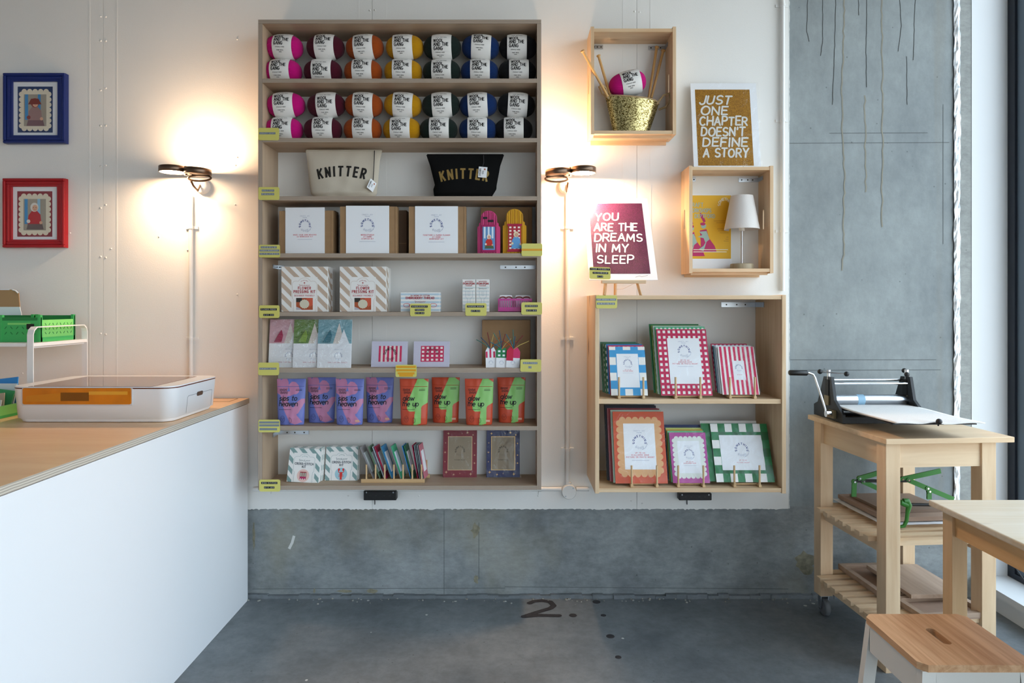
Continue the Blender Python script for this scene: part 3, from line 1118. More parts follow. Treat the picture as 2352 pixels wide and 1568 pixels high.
def wall_lamp(label, px, py, s, pw_down, pw_up, rx, Y):
    """two flat disc heads on a loop arm; s=-1: the head lighting downwards is on the left"""
    c = at(px, py, Y)
    t = thing('wall_lamp', label, 'lamp', (c.x, YW, wz(432, YW)))
    dz = c.z - wz(432, YW)
    dy = Y - YW
    r = .056
    heads = ((s * .058, dz + .004, False, 0.0), (-s * .052, dz - .004, True, -s * .05))
    for hx, hz, up, tilt in heads:
        M = Matrix.Translation((hx, dy, hz)) @ Matrix.Rotation(tilt, 4, 'Y')
        sh = MB().lathe([(r * .93, -.012 if not up else .012), (r, -.012 if not up else .012), (r, .0), (r, .012 if not up else -.012), (r * .96, .014 if not up else -.014), (.001, .014 if not up else -.014)], 36, 0, M, caps=False)
        h = sh.build('lamp_head', BRONZE, t)
        z = -.0105 if not up else .0105
        MB().lathe([(.001, z), (r * .93, z)], 36, 0, M, caps=False).build('diffuser', GLOW, h)
        ld = bpy.data.lights.new('lamp_light', 'AREA')
        ld.shape = 'DISK'
        ld.size = r * 1.7
        ld.color = (1.0, 0.66, 0.40)
        ld.energy = pw_up if up else pw_down
        lo = bpy.data.objects.new('lamp_light', ld)
        COL.objects.link(lo)
        lo.parent = t
        lo.matrix_local = M @ Matrix.Translation((0, 0, z * 1.25)) @ (Matrix.Rotation(math.pi, 4, 'X') if up else Matrix())
    # loop bracket under the upward head
    lx = -s * .058
    pts = []
    for i in range(25):
        a = 2 * math.pi * i / 24
        pts.append((lx + .05 * math.cos(a), dy + .004, dz - .031 + .013 * math.sin(a)))
    MB().tube(pts, .0045, 8, caps=False).build('loop_arm', BRONZE, t)
    MB().tube([(0, dy, dz - .02), (0, dy, dz + .02)], .006, 10).build('hinge', BRONZE, t)
    MB().tube([(rx * .8, dy + .004, dz - .044), (rx * .9, dy + .02, dz - .062), (rx, dy * .5, dz - .078), (rx, -.03, .01), (rx, -.02, .005)], .005, 8).build('stem', BRONZE, t)
    MB().lathe([(.033, 0), (.033, .018), (.026, .03), (.001, .034)], 28, 0, Matrix.Translation((rx, 0, .005)) @ R90, caps=False).build('wall_rose', WHITE_PLASTIC, t)
    return t


wall_lamp('bronze two-headed wall lamp glowing left of the plywood shelf', 427, 392, -1, 5.0, 3.8, .026, 2.98)
wall_lamp('bronze two-headed wall lamp glowing between the plywood shelf and the wooden crate', 1309, 394, 1, 12.0, 4.2, -.010, 2.985)

# ================================================================== plywood shelf unit and what stands on it
YF = 2.895                        # front plane of the shelf unit
SX0, SX1 = wx(593, YF), wx(1243, YF)
TOPZ = wz(45, YF)
shelf_py = [(180.5, 189.3), (317, 326), (450.5, 459.3), (581.5, 590.3), (716.5, 725.5), (845.5, 854.5), (978.5, 988), (1115, 1124.5)]
TH = 0.0175
SH = [wz(a, YF) for a, b in shelf_py]         # top surfaces
unit = thing('plywood_shelf', 'tall wall-mounted plywood shelf unit with eight rows of craft goods', 'shelf', ((SX0 + SX1) / 2, YF, SH[7] - TH))
U = unit.location


def uboard(name, x0, x1, z0, z1, edge_axis):
    if edge_axis == 'z':
        m = [PLY_X, PLYE_Z]
    else:
        m = [PLY_Z, PLYE_X]
    MB().box(x0 - U.x, x1 - U.x, 0, YW - YF, z0 - U.z, z1 - U.z, 0, 1).build(name, m, unit)


uboard('top_board', SX0, SX1, TOPZ - TH, TOPZ, 'z')
uboard('side_board', SX0, SX0 + TH, SH[7] - TH, TOPZ - TH, 'x')
uboard('side_board', SX1 - TH, SX1, SH[7] - TH, TOPZ - TH, 'x')
for z in SH[:7]:
    uboard('shelf_board', SX0 + TH, SX1 - TH, z - TH, z, 'z')
uboard('bottom_board', SX0 + TH, SX1 - TH, SH[7] - TH, SH[7], 'z')


def bracket(parent, x, z, s, L=.08, w=.017, d=.07):
    """steel angle: one leg on the wall, the other on the side board; s = direction of the wall leg"""
    P = parent.location
    yb = YW - P.y
    mb = MB()
    x0, x1 = (x, x + s * L) if s > 0 else (x + s * L, x)
    mb.box(x0 - P.x, x1 - P.x, yb - .003, yb - .0005, z - P.z, z + w - P.z)
    xs = (x + .0005, x + .003) if s > 0 else (x - .003, x - .0005)
    mb.box(xs[0] - P.x, xs[1] - P.x, yb - d, yb - .003, z - P.z, z + w - P.z)
    b = mb.build('bracket', STEEL, parent)
    for k in (.3, .55, .85):
        MB().lathe([(.0035, 0), (.003, .001)], 8, 0, Matrix.Translation((x + s * L * k - P.x, yb - .003, z + w / 2 - P.z)) @ R90).build('screw', mat('#3a352c', .5, .7, name='dark_screw'), b)


bracket(unit, SX0 + TH, wz(618, YW), 1, .03)
bracket(unit, SX1 - TH, wz(618, YW), -1, .16)
bracket(unit, SX0 + TH, wz(997, YW), 1, .14)
bracket(unit, SX0 + TH, wz(85, YW), 1, .03)

# ---------------------------------------------------------------- balls of yarn
RB, LB = 0.0520, 0.082


def yarn_r(t):
    return RB * max(0.0, 1 - abs(t) ** 2.7) ** 0.44


def yarn_mesh(tw):
    mb = MB()
    nu, nv = 44, 168
    vs = []
    for i in range(nu + 1):
        t = -math.cos(math.pi * i / nu)
        r = max(yarn_r(t), 0.004)
        for k in range(nv):
            a = 2 * math.pi * k / nv
            ph = 42 * a + tw * 11.0 * t + 1.2 * math.sin(3 * a)
            d = 1 + 0.022 * math.sin(ph) + 0.012 * math.sin(5 * a + 3 * t)
            vs.append((t * LB, -r * d * math.cos(a), r * d * math.sin(a)))
    fs = [(i * nv + k, i * nv + (k + 1) % nv, (i + 1) * nv + (k + 1) % nv, (i + 1) * nv + k) for i in range(nu) for k in range(nv)]
    mb.add(vs, fs, 0, True)
    mb.add(vs[:nv], [list(range(nv))[::-1]])
    mb.add(vs[-nv:], [list(range(nv))])
    return mb


YARN_MESH = [yarn_mesh(1.0).mesh('yarn_body', mat('#808080', .9, name='yarn_base')), yarn_mesh(-.8).mesh('yarn_body', mat('#808080', .9, name='yarn_base'))]
BW = 0.0425
band = MB()
nu, nv = 8, 64
vs = []
for i in range(nu + 1):
    x = -BW + 2 * BW * i / nu
    r = yarn_r(x / LB) * 1.06 + .0010
    for k in range(nv):
        a = 2 * math.pi * k / nv
        vs.append((x, -r * math.cos(a), r * math.sin(a)))
band.add(vs, [(i * nv + k, i * nv + (k + 1) % nv, (i + 1) * nv + (k + 1) % nv, (i + 1) * nv + k) for i in range(nu) for k in range(nv)], 0, True)
BAND_MESH = band.mesh('paper_band', CARD)


def band_map(x, z, layer=0):
    r = yarn_r(x / LB) * 1.06 + .0018
    a = z / RB
    return (x, -r * math.cos(a), r * math.sin(a))


lm = MB()
for s, z in (('WOOL', .0175), ('AND THE', .002), ('GANG', -.0135)):
    for q in text_polys(s, -.033, z, .0125, t=.0026, align='l', ws=.86, sp=.26, step=.004):
        lm.add([band_map(*p) for p in q], [list(range(len(q)))])
for s, z, h in (('CRAZY SEXY WOOL', .037, .0032), ('ETHICALLY MADE', -.024, .0030), ('PURE WOOL', -.036, .0034), ('200G', -.043, .003)):
    for q in text_polys(s, 0 if z > 0 else -.006, z, h, t=.0007, sp=.4, step=.004):
        lm.add([band_map(*p) for p in q], [list(range(len(q)))])
LET_MESH = lm.mesh('lettering', INK)
YARN_COL = [('magenta pink', '#c40d78'), ('burgundy', '#4a0f22'), ('rust orange', '#9a4512'), ('mustard yellow', '#b98508'), ('dark green', '#16231f'), ('navy blue', '#0d2b5c'), ('black', '#0d0e13')]
YARN_M = [mat(h, 0.95, name='wool_' + n.replace(' ', '_'), spec=.2, bump=.4, bscale=500, sheen=.1) for n, h in YARN_COL]


def yarn_ball(label, ci, loc, roll=0.0, rz=0.0, ry=0.0, off=0.0, group='yarn balls on the two top shelves', k=0):
    t = thing('yarn_ball', label, 'yarn', loc, (0, ry, rz), group)
    b = bpy.data.objects.new('yarn', YARN_MESH[k])
    COL.objects.link(b)
    b.parent = t
    b.material_slots[0].link = 'OBJECT'
    b.material_slots[0].material = YARN_M[ci]
    p = bpy.data.objects.new('paper_band', BAND_MESH)
    l = bpy.data.objects.new('lettering', LET_MESH)
    for o in (p, l):
        COL.objects.link(o)
    p.parent = t
    p.location = (off, 0, 0)
    p.rotation_euler = (roll, 0, 0)
    l.parent = p
    return t


YB = 2.985
rows = [
    (SH[0], 'top shelf', [(653, 653), (748, 745), (838, 837), (930, 929), (1016, 1017), (1104, 1104), (1190, 1190)],
     [(-.2, .0, .1), (-.25, .35, -.2), (-.1, -.1, .15), (-.1, .0, .05), (.2, .2, .1), (-.35, 0, -.1), (.0, .0, .0)]),
    (SH[1], 'second shelf', [(657, 655), (750, 745), (836, 836), (926, 926), (1013, 1010), (1099, 1100), (1186, 1182)],
     [(-.1, .0, .1), (.1, -.05, .1), (-.1, -.1, .2), (-.1, .1, .0), (.0, .1, .1), (-.1, .1, .1), (.05, .0, -.1)]),
]
for z, nm, xs, rl in rows:
    for i, (up, lo) in enumerate(xs):
        cn = YARN_COL[i][0]
        zb = z + RB * 1.065 + .001
        yarn_ball('%s yarn ball on the %s, lower of its pair' % (cn, nm), i, (wx(lo, YB) - .004, YB - .004, zb), rl[i][1] - .12, rr.uniform(-.08, .08), 0, rr.uniform(-.006, .008), k=i % 2)
        yarn_ball('%s yarn ball on the %s, upper of its pair' % (cn, nm), i, (wx(up, YB), YB, zb + RB * 2.08), rl[i][0] + .05, rr.uniform(-.06, .06), rr.uniform(-.06, .06), rr.uniform(-.006, .008), k=(i + 1) % 2)


# ---------------------------------------------------------------- yellow price cards
YEL = mat('#cfc86a', 0.5, name='yellow_price_card')
STRIP_G = mat('#77808a', 0.4, name='grey_label_tape')
STRIP_K = mat('#101010', 0.4, name='black_label_tape')
STRIP_O = mat('#d99a12', 0.4, name='orange_label_tape')
EMB = mat('#c9ccd0', 0.6, name='embossed_letter')
EMBO = mat('#f0c860', 0.6, name='embossed_letter_orange')


def price_card(label, x0, y0, x1, y1, strips, Y=YF - .0035, rot=0.0):
    a, b = at(x0, y1, Y), at(x1, y0, Y)
    w, h = (b.x - a.x), b.z - a.z
    t = thing('price_card', label, 'price card', ((a.x + b.x) / 2, Y + .0012, a.z), (0, rot, 0), 'yellow price cards')
    MB().prism(round_rect(-w / 2, 0, w / 2, h, .007), -.0012, 0.0, 'y').build('card', YEL, t)
    sh = Sheet(t, y0=-.0012)
    for kind, cx, cz, sw, txt in strips:
        m = {'g': STRIP_G, 'k': STRIP_K, 'o': STRIP_O}[kind]
        sh.rect((cx - sw / 2) * w - w / 2, cz * h - .0045, (cx + sw / 2) * w - w / 2, cz * h + .0045, m, 'label_tape', 0)
        if txt:
            sh.text(txt, cx * w - w / 2, cz * h - .0022, .0044, EMBO if kind == 'o' else EMB, 'lettering', 2, t=.0007, sp=.55, fit=sw * w * .86)
    sh.done()
    return t


price_card('yellow price card with one grey strip at the left end of the second yarn shelf', 593, 293.5, 641, 322, [('g', .44, .56, .78, 'CRAZY SEXY')])
price_card('yellow price card with two grey strips left of the canvas pouches', 593.5, 429.5, 641.5, 459, [('g', .46, .73, .6, 'KNITTER'), ('g', .45, .45, .62, 'POUCH')])
price_card('yellow price card with three grey strips left of the kraft kit boxes', 594.5, 562, 643, 591, [('g', .47, .8, .76, 'NEEDLE'), ('g', .5, .55, .94, 'PUNCH WORKSHOP'), ('g', .5, .28, .94, 'KITS FROM')])
price_card('yellow price card with two black strips left of the striped flower pressing kits', 595, 701, 642, 730, [('k', .47, .68, .8, 'FLOWER PRESS'), ('k', .47, .24, .52, '£20.00')])
price_card('yellow price card with one long grey strip under the tassel paper kits', 593, 832.5, 641, 861.5, [('g', .47, .52, .82, 'CRAFT KITS')])
price_card('yellow price card with three wide grey strips left of the purple pouches', 593.5, 963.5, 643, 992.5, [('g', .5, .78, .93, ''), ('g', .5, .55, .93, ''), ('g', .46, .25, .82, '')])
price_card('yellow price card with two black strips at the lower left corner of the plywood shelf', 595.5, 1101, 643.5, 1128.5, [('k', .48, .72, .78, 'MINI STITCH'), ('k', .48, .34, .5, '£11.00')])
price_card('yellow price card with one orange strip right of the yellow arched frame', 1198, 559, 1245.5, 588, [('o', .5, .5, .98, '')], Y=YF - .004)
price_card('yellow price card with three black strips below the embroidery thread box', 942, 697, 989.5, 726, [('k', .45, .77, .8, 'EMBROIDERY'), ('k', .46, .5, .46, 'THREAD'), ('k', .46, .25, .46, '£10.00')])
price_card('yellow price card with two black strips below the pom-pom maker boxes', 1069, 696, 1117.5, 725, [('k', .48, .74, .82, 'POMPOM MAKER'), ('k', .48, .38, .44, '£7.50')])
price_card('yellow price card with two black strips right of the pink basket', 1197.5, 694, 1245, 722.5, [('k', .48, .7, .62, 'KEYRINGS'), ('k', .49, .34, .52, '£11.00')], Y=YF - .004)
price_card('yellow price card with two grey strips below the gift tags', 1195, 825, 1243, 853.5, [('g', .47, .7, .7, 'GIFT TAGS'), ('g', .46, .36, .16, '£5')], rot=.01)
price_card('yellow price card covered with orange strips under the pink gingham card', 908.5, 837.5, 957, 865.5, [('o', .5, .82, .92, ''), ('o', .5, .55, .93, ''), ('o', .5, .3, .8, ''), ('o', .5, .13, .66, '')])


# ---------------------------------------------------------------- soft bags
def soft_bag(root, outline, depth, m, nu=40, nv=34, y_base=0.0, wrinkle=.0):
    """outline: rows of (v, xleft, xright, zoff); depth(v) half thickness; returns front surface function"""
    def lerp(v):
        for a, b in zip(outline[:-1], outline[1:]):
            if v <= b[0]:
                k = (v - a[0]) / (b[0] - a[0])
                return [a[i] + (b[i] - a[i]) * k for i in range(4)]
        return list(outline[-1])

    def front(u, v):
        _, xl, xr, z = lerp(v)
        d = depth(v) * max(0.0, 1 - abs(2 * u - 1) ** 3.0) ** .5
        wv = wrinkle * math.sin(19 * u + 7 * v) * math.sin(11 * v - 5 * u) * (1 - abs(2 * u - 1))
        return (xl + (xr - xl) * u, -d - wv, z)
    mb = MB()
    vs = [front(i / nu, k / nv) for k in range(nv + 1) for i in range(nu + 1)]
    n1 = len(vs)
    vs += [(p[0], -p[1] * .9, p[2]) for p in vs]
    W = nu + 1
    fs = [(k * W + i, k * W + i + 1, (k + 1) * W + i + 1, (k + 1) * W + i) for k in range(nv) for i in range(nu)]
    fb = [tuple(n1 + q for q in reversed(f)) for f in fs]
    rim = [(i + 1, i, n1 + i, n1 + i + 1) for i in range(nu)] + [(nv * W + i, nv * W + i + 1, n1 + nv * W + i + 1, n1 + nv * W + i) for i in range(nu)]
    mb.add(vs, fs + fb + rim, 0, True)
    return mb, front


def bag(label, px0, px1, pytop, Y, m, mt, z0, rows_, tagpos, group, black):
    x0, x1 = wx(px0, Y), wx(px1, Y)
    cx = (x0 + x1) / 2
    H = wz(pytop, Y) - z0
    W = x1 - x0
    t = thing('canvas_pouch', label, 'pouch', (cx, Y, z0 + .001), (0, 0, 0), group)
    out = [(v, (a - .5) * W, (b - .5) * W, v * H) for v, a, b in rows_]
    dep = lambda v: .045 * max(.06, (1 - v) ** .7) * (1 if v > .12 else .55 + .45 * v / .12)
    mb, fr = soft_bag(t, out, dep, m, wrinkle=.0025)
    mb.build('bag', m, t)

    def mp(x, z, l):
        v = min(1, max(0, z / H))
        a = [q for q in out]
        for p, q in zip(a[:-1], a[1:]):
            if v <= q[0]:
                k = (v - p[0]) / (q[0] - p[0])
                xl, xr = p[1] + (q[1] - p[1]) * k, p[2] + (q[2] - p[2]) * k
                break
        u = (x - xl) / (xr - xl)
        y = fr(u, v)[1]
        return (x, y - .0012, z)
    sh = Sheet(t, mp)
    cz = H * .55 - .42
    word = 'KNITTER'
    sh.polys(arc_polys(word, -.003, cz, .40, 90, .041, t=.0085, sp=.42, ws=.62, step=.006), mt, 'lettering', 0)
    sh.done()
    zip_ = MB()
    zip_.tube([(out[-1][1] + .004, 0, H + .0005), (out[-1][2] - .004, 0, H + .0005)], .0028, 6).build('zip_edge', m, t)
    # swing tag on a twisted cord
    tx, tz = tagpos
    y = mp(tx, tz - .03, 0)[1] - .003
    pts = [(tx, mp(tx, H * .97, 0)[1] - .002, H * .99), (tx + .002, y, H * .8), (tx - .002, y - .003, tz + .004)]
    MB().tube(pts, .0018, 6).build('cord', mat('#2b2b2e', .8, name='twisted_cord'), t)
    tg = MB().box(-.0185, .0185, -.0008, 0, -.046, 0).build('swing_tag', PAPER, t, loc=(tx, y - .004, tz), rot=(0, .09 if black else .5, 0 if black else .9))
    s2 = Sheet(tg, y0=-.0008)
    for i, w in enumerate(('STITCHERS', 'CO')):
        pl = text_polys(w, 0, 0, .0065, t=.0011, sp=.2, fit=.034 if i == 0 else .014)
        s2.polys([[(-.008 + i * .012 - q[1], -.024 + q[0] * .95) for q in p] for p in pl], INK, 'lettering', 1)
    s2.poly([(.008 + .006 * math.cos(a * math.pi / 5) * (1 if a % 2 == 0 else .4), -.01 + .006 * math.sin(a * math.pi / 5) * (1 if a % 2 == 0 else .4)) for a in range(10)], mat('#b0522c', .6, name='rust_star'), 'star', 1)
    s2.done()
    return t


bag('cream canvas pouch with black curved lettering on the third shelf', 702, 878, 346, 2.985, mat('#c9bfae', .9, name='cream_canvas', bump=.3, bscale=700), mat('#15120f', .7, name='black_flock'), SH[2],
    [(0, .15, .87), (.1, .07, .93), (.35, .045, .945), (.8, .02, .97), (1, 0, 1)], (.135, .075), 'lettered pouches on the third shelf', False)
bag('black canvas pouch with gold curved lettering on the third shelf', 979, 1158, 356, 2.985, mat('#0b0b0c', .95, name='black_canvas', spec=.2), mat('#b89a5c', .3, .6, name='gold_foil'), SH[2],
    [(0, .12, .83), (.08, .10, .85), (.22, .09, .90), (.32, .11, .905), (.75, .05, .95), (1, 0, 1)], (.08, .135), 'lettered pouches on the third shelf', True)


# ---------------------------------------------------------------- boxes
def box_root(name, label, cat, px0, px1, Y, z0, rz=0.0, lean=0.0, group=None):
    x0, x1 = wx(px0, Y), wx(px1, Y)
    return thing(name, label, cat, ((x0 + x1) / 2, Y, z0 + .0006), (-lean, 0, rz), group), (x1 - x0)


def kit_box(label, px0, px1, pyt, spx0, spx1, spyt, Y, z0, lines, rz=0.0):
    t, w = box_root('craft_kit_box', label, 'box', px0, px1, Y, z0, rz, 0, 'kraft kit boxes on the fourth shelf')
    h = wz(pyt, Y) - z0
    d = .05
    MB().box(-w / 2, w / 2, 0, d, 0, h).build('carton', KRAFT, t, bev=.0015)
    for s in (-1, 1):
        MB().box(s * w / 2 - .008 * (s > 0) + .0002, s * w / 2 + .008 * (s < 0) - .0002, -.0012, -.0001, 0, h * .995).build('flap', KRAFT, t)
    a, b = wx(spx0, Y) - t.location.x, wx(spx1, Y) - t.location.x
    hh = wz(spyt, Y) - z0
    MB().box(a, b, -.0032, -.0014, 0, hh).build('paper_sleeve', PAPER, t)
    sh = Sheet(t, y0=-.0033)
    sh.label((a + b) / 2, hh * .86, (b - a) * .62, lines, REDINK)
    sh.done()
    return t


kit_box('kraft kit box with white sleeve at the left end of the fourth shelf', 640, 766, 484, 655, 747, 477, 2.93, SH[3], ('MAKE YOUR OWN WEAVING', 'A4 WORKSHOP KIT'), rz=-.06)
kit_box('kraft kit box with white sleeve in the middle of the fourth shelf', 781, 912, 474.5, 795, 894, 473, 2.915, SH[3], ('NEEDLEPUNCH', 'AT HOME', 'STARTER KIT'))
kit_box('kraft kit box with white sleeve beside the pink arched frame', 939, 1070, 474.5, 953.5, 1052, 474, 2.915, SH[3], ('TOGETHER A PAPER FLOWER', 'AT HOME', 'WORKSHOP KIT'))
t, w = box_root('kraft_box', 'plain kraft box standing behind the pink and yellow arched frames', 'box', 1104, 1222, 3.03, SH[3], -.04)
h = wz(476, 3.03) - SH[3]
MB().box(-w / 2, w / 2, 0, .04, 0, h).build('carton', KRAFT, t, bev=.0015)
MB().box(w / 2 - .016, w / 2 - .0145, -.0006, .0, .01, h - .01).build('flap', mat('#7d6146', .8, name='kraft_fold'), t)
for k, (a, b, p) in enumerate(((648, 770, 484), (915, 934, 483))):
    t, w = box_root('kraft_box', ('dark kraft box tucked behind the leftmost sleeved kit box', 'narrow kraft box in the gap between two sleeved kit boxes')[k], 'box', a, b, 3.0, SH[3], 0)
    MB().box(-w / 2, w / 2, 0, .06, 0, wz(p, 3.0) - SH[3]).build('carton', mat('#6d5440', .8, name='dark_kraft'), t, bev=.0015)
    MB().box(-w / 2 + .002, w / 2 - .002, -.0006, 0, .05, .052).build('flap', KRAFT, t)


def arch_frame(label, px0, px1, pyt, Y, z0, m, md, mw, kind):
    t, w = box_root('arched_frame', label, 'photo frame', px0, px1, Y, z0, 0, 0, 'arched photo frames')
    H = wz(pyt, Y) - z0
    hw = w / 2
    steps = [(1.0, .62, .008, 0), (.86, .70, .012, 1), (.72, 1.0, .016, 2)]
    for k, (ww, hh, th, i) in enumerate(steps):
        a = hw * ww
        if k < 2:
            pts = [(-a, 0), (a, 0), (a, H * hh), (a - .004, H * hh + .004), (-a + .004, H * hh + .004), (-a, H * hh)]
        else:
            pts = [(-a, 0), (a, 0)] + [(a * math.cos(q), H - a * .95 + a * .95 * math.sin(q)) for q in [math.pi * j / 14 for j in range(15)]]
        MB().prism(pts, -th, 0, 'y').build('layer', m, t)
    a = hw * .72
    for k in range(9):
        x = -a + 2 * a * (k + .5) / 9
        zt = H - a * .95 + a * .95 * math.sqrt(max(0, 1 - (x / a) ** 2))
        MB().tube([(x, -.0155, .002), (x, -.0155, zt - .003)], a / 12, 6).build('ridge', m if k % 2 else md, t)
    pa, pb = .30 * H, .30
    x0, x1, z1, z2 = -hw * .54, hw * .54, H * .08, H * .62
    MB().box(x0 - .004, x1 + .004, -.0218, -.017, z1 - .008, z1).build('rail', mw, t)
    MB().box(x0 - .004, x1 + .004, -.0218, -.017, z2, z2 + .008).build('rail', mw, t)
    MB().box(x0, x1, -.0205, -.017, z1, z2).build('photo', mat('#5f8fc0' if kind else '#b0122e', .5, name='photo_ground_%d' % kind), t)
    sh = Sheet(t, y0=-.0206)
    W = x1 - x0
    hh = z2 - z1
    if kind:
        for i in range(3):
            sh.rect(x0 + W * (.1 + .32 * i), z1 + hh * .5, x0 + W * (.24 + .32 * i), z2, mat('#d7e4ee', .5, name='pale_stripe'), 'photo_stripe', 0)
        person_print(sh, x0 + W * .52, z1 + hh * .06, hh * .62, '#c3271b', '#e9e2d6', '#4c5a3a')
        for q, (dx, dz, wd) in enumerate(((-.016, .80, .018), (.004, .73, .024))):
            sh.rect(-.012 + dx + .004, H * dz, -.012 + dx + wd + .004, H * dz + .009, INK, 'label_tape', 2)
    else:
        checks(sh, x0, z1, x1, z2, 3, 7, mat('#f2ded6', .6, name='pale_check'))
        person_print(sh, x0 + W * .62, z1 + hh * .05, hh * .72, '#5f9bd0', '#e6d3b0', '#5f9bd0')
    sh.done()
    return t


def person_print(sh, cx, z0, h, coat, hat, low):
    """small printed figure: seated child in coat and hat"""
    sk = mat('#d9a88c', .6, name='printed_skin')
    mc, mh, ml = mat(coat, .6, name='printed_coat_' + coat[1:]), mat(hat, .6, name='printed_hat_' + hat[1:]), mat(low, .6, name='printed_low_' + low[1:])
    sh.poly([(cx - .30 * h, z0), (cx + .34 * h, z0), (cx + .26 * h, z0 + .3 * h), (cx - .22 * h, z0 + .3 * h)], ml, 'photo_figure', 1)
    sh.poly([(cx - .26 * h, z0 + .2 * h), (cx + .26 * h, z0 + .2 * h), (cx + .22 * h, z0 + .55 * h), (cx + .1 * h, z0 + .68 * h), (cx - .1 * h, z0 + .68 * h), (cx - .22 * h, z0 + .52 * h)], mc, 'photo_figure', 2)
    sh.circle(cx, z0 + .82 * h, .15 * h, mh, 'photo_figure', 3, 14, .17 * h)
    sh.circle(cx + .02 * h, z0 + .79 * h, .10 * h, sk, 'photo_figure', 4, 14, .12 * h)
    for s in (-.03, .06):
        sh.circle(cx + s * h, z0 + .81 * h, .014 * h, INK, 'photo_figure', 5, 6)
    sh.rect(cx - .01 * h, z0 + .73 * h, cx + .05 * h, z0 + .74 * h, mat('#a8524c', .6, name='printed_mouth'), 'photo_figure', 5)
    sh.circle(cx - .22 * h, z0 + .3 * h, .07 * h, mh, 'photo_figure', 4, 10)
    sh.circle(cx + .24 * h, z0 + .25 * h, .06 * h, sk, 'photo_figure', 4, 10)


arch_frame('pink arched ridged photo frame on the fourth shelf', 1097, 1149, 485, 2.93, SH[3], mat('#c83f78', .7, name='pink_card'), mat('#a32c5c', .7, name='deep_pink_card'), mat('#a3125a', .7, name='magenta_rail'), 1)
arch_frame('yellow arched ridged photo frame on the fourth shelf', 1155, 1209, 481, 2.93, SH[3], mat('#d39c14', .7, name='yellow_card'), mat('#b98210', .7, name='deep_yellow_card'), mat('#a80f3e', .7, name='crimson_rail'), 0)

# ---------------------------------------------------------------- fifth shelf
BEIGE = mat('#bda794', .6, name='beige_print')
BRICK = mat('#a8343a', .6, name='brick_red_ink')


def diag(sh, x0, z0, x1, z1, wd, m, part='stripes', layer=0, slope=1.0, ph=0.0):
    """stripes falling to the right, clipped to the panel"""
    h = z1 - z0
    x = x0 - h * slope + ph
    while x < x1:
        pts = [(x, z1), (x + wd, z1), (x + wd + h * slope, z0), (x + h * slope, z0)]
        q = clip(pts, x0, z0, x1, z1)
        if q:
            sh.poly(q, m, part, layer)
        x += 2 * wd


def panel_outline(sh, cx, z0, w, h, m, t=.0009):
    hw = w / 2
    pts = [(cx - hw * .88, z0), (cx - hw * .88, z0 + h * .33), (cx - hw, z0 + h * .38), (cx - hw, z0 + h * .78)] + arc(cx - hw * .72, z0 + h * .79, hw * .28, h * .09, 180, 80, 5)
    pts += arc(cx, z0 + h * .84, hw * .5, h * .13, 165, 15, 8) + arc(cx + hw * .72, z0 + h * .79, hw * .28, h * .09, 100, 0, 5) + [(cx + hw, z0 + h * .38), (cx + hw * .88, z0 + h * .33), (cx + hw * .88, z0)]
    sh.polys(ribbons([pts], t), m, 'panel_line', 3)


def script_word(sh, cx, z, w, m):
    """small hand-script brand line"""
    pts = []
    for i in range(60):
        u = i / 59
        pts.append((cx - w / 2 + w * u + w * .03 * math.sin(u * 44), z + w * .06 * math.sin(u * 40 + .6) * (1.5 if (u < .12 or .5 < u < .6) else .7)))
    sh.polys(ribbons([pts], w * .022), m, 'lettering', 3)


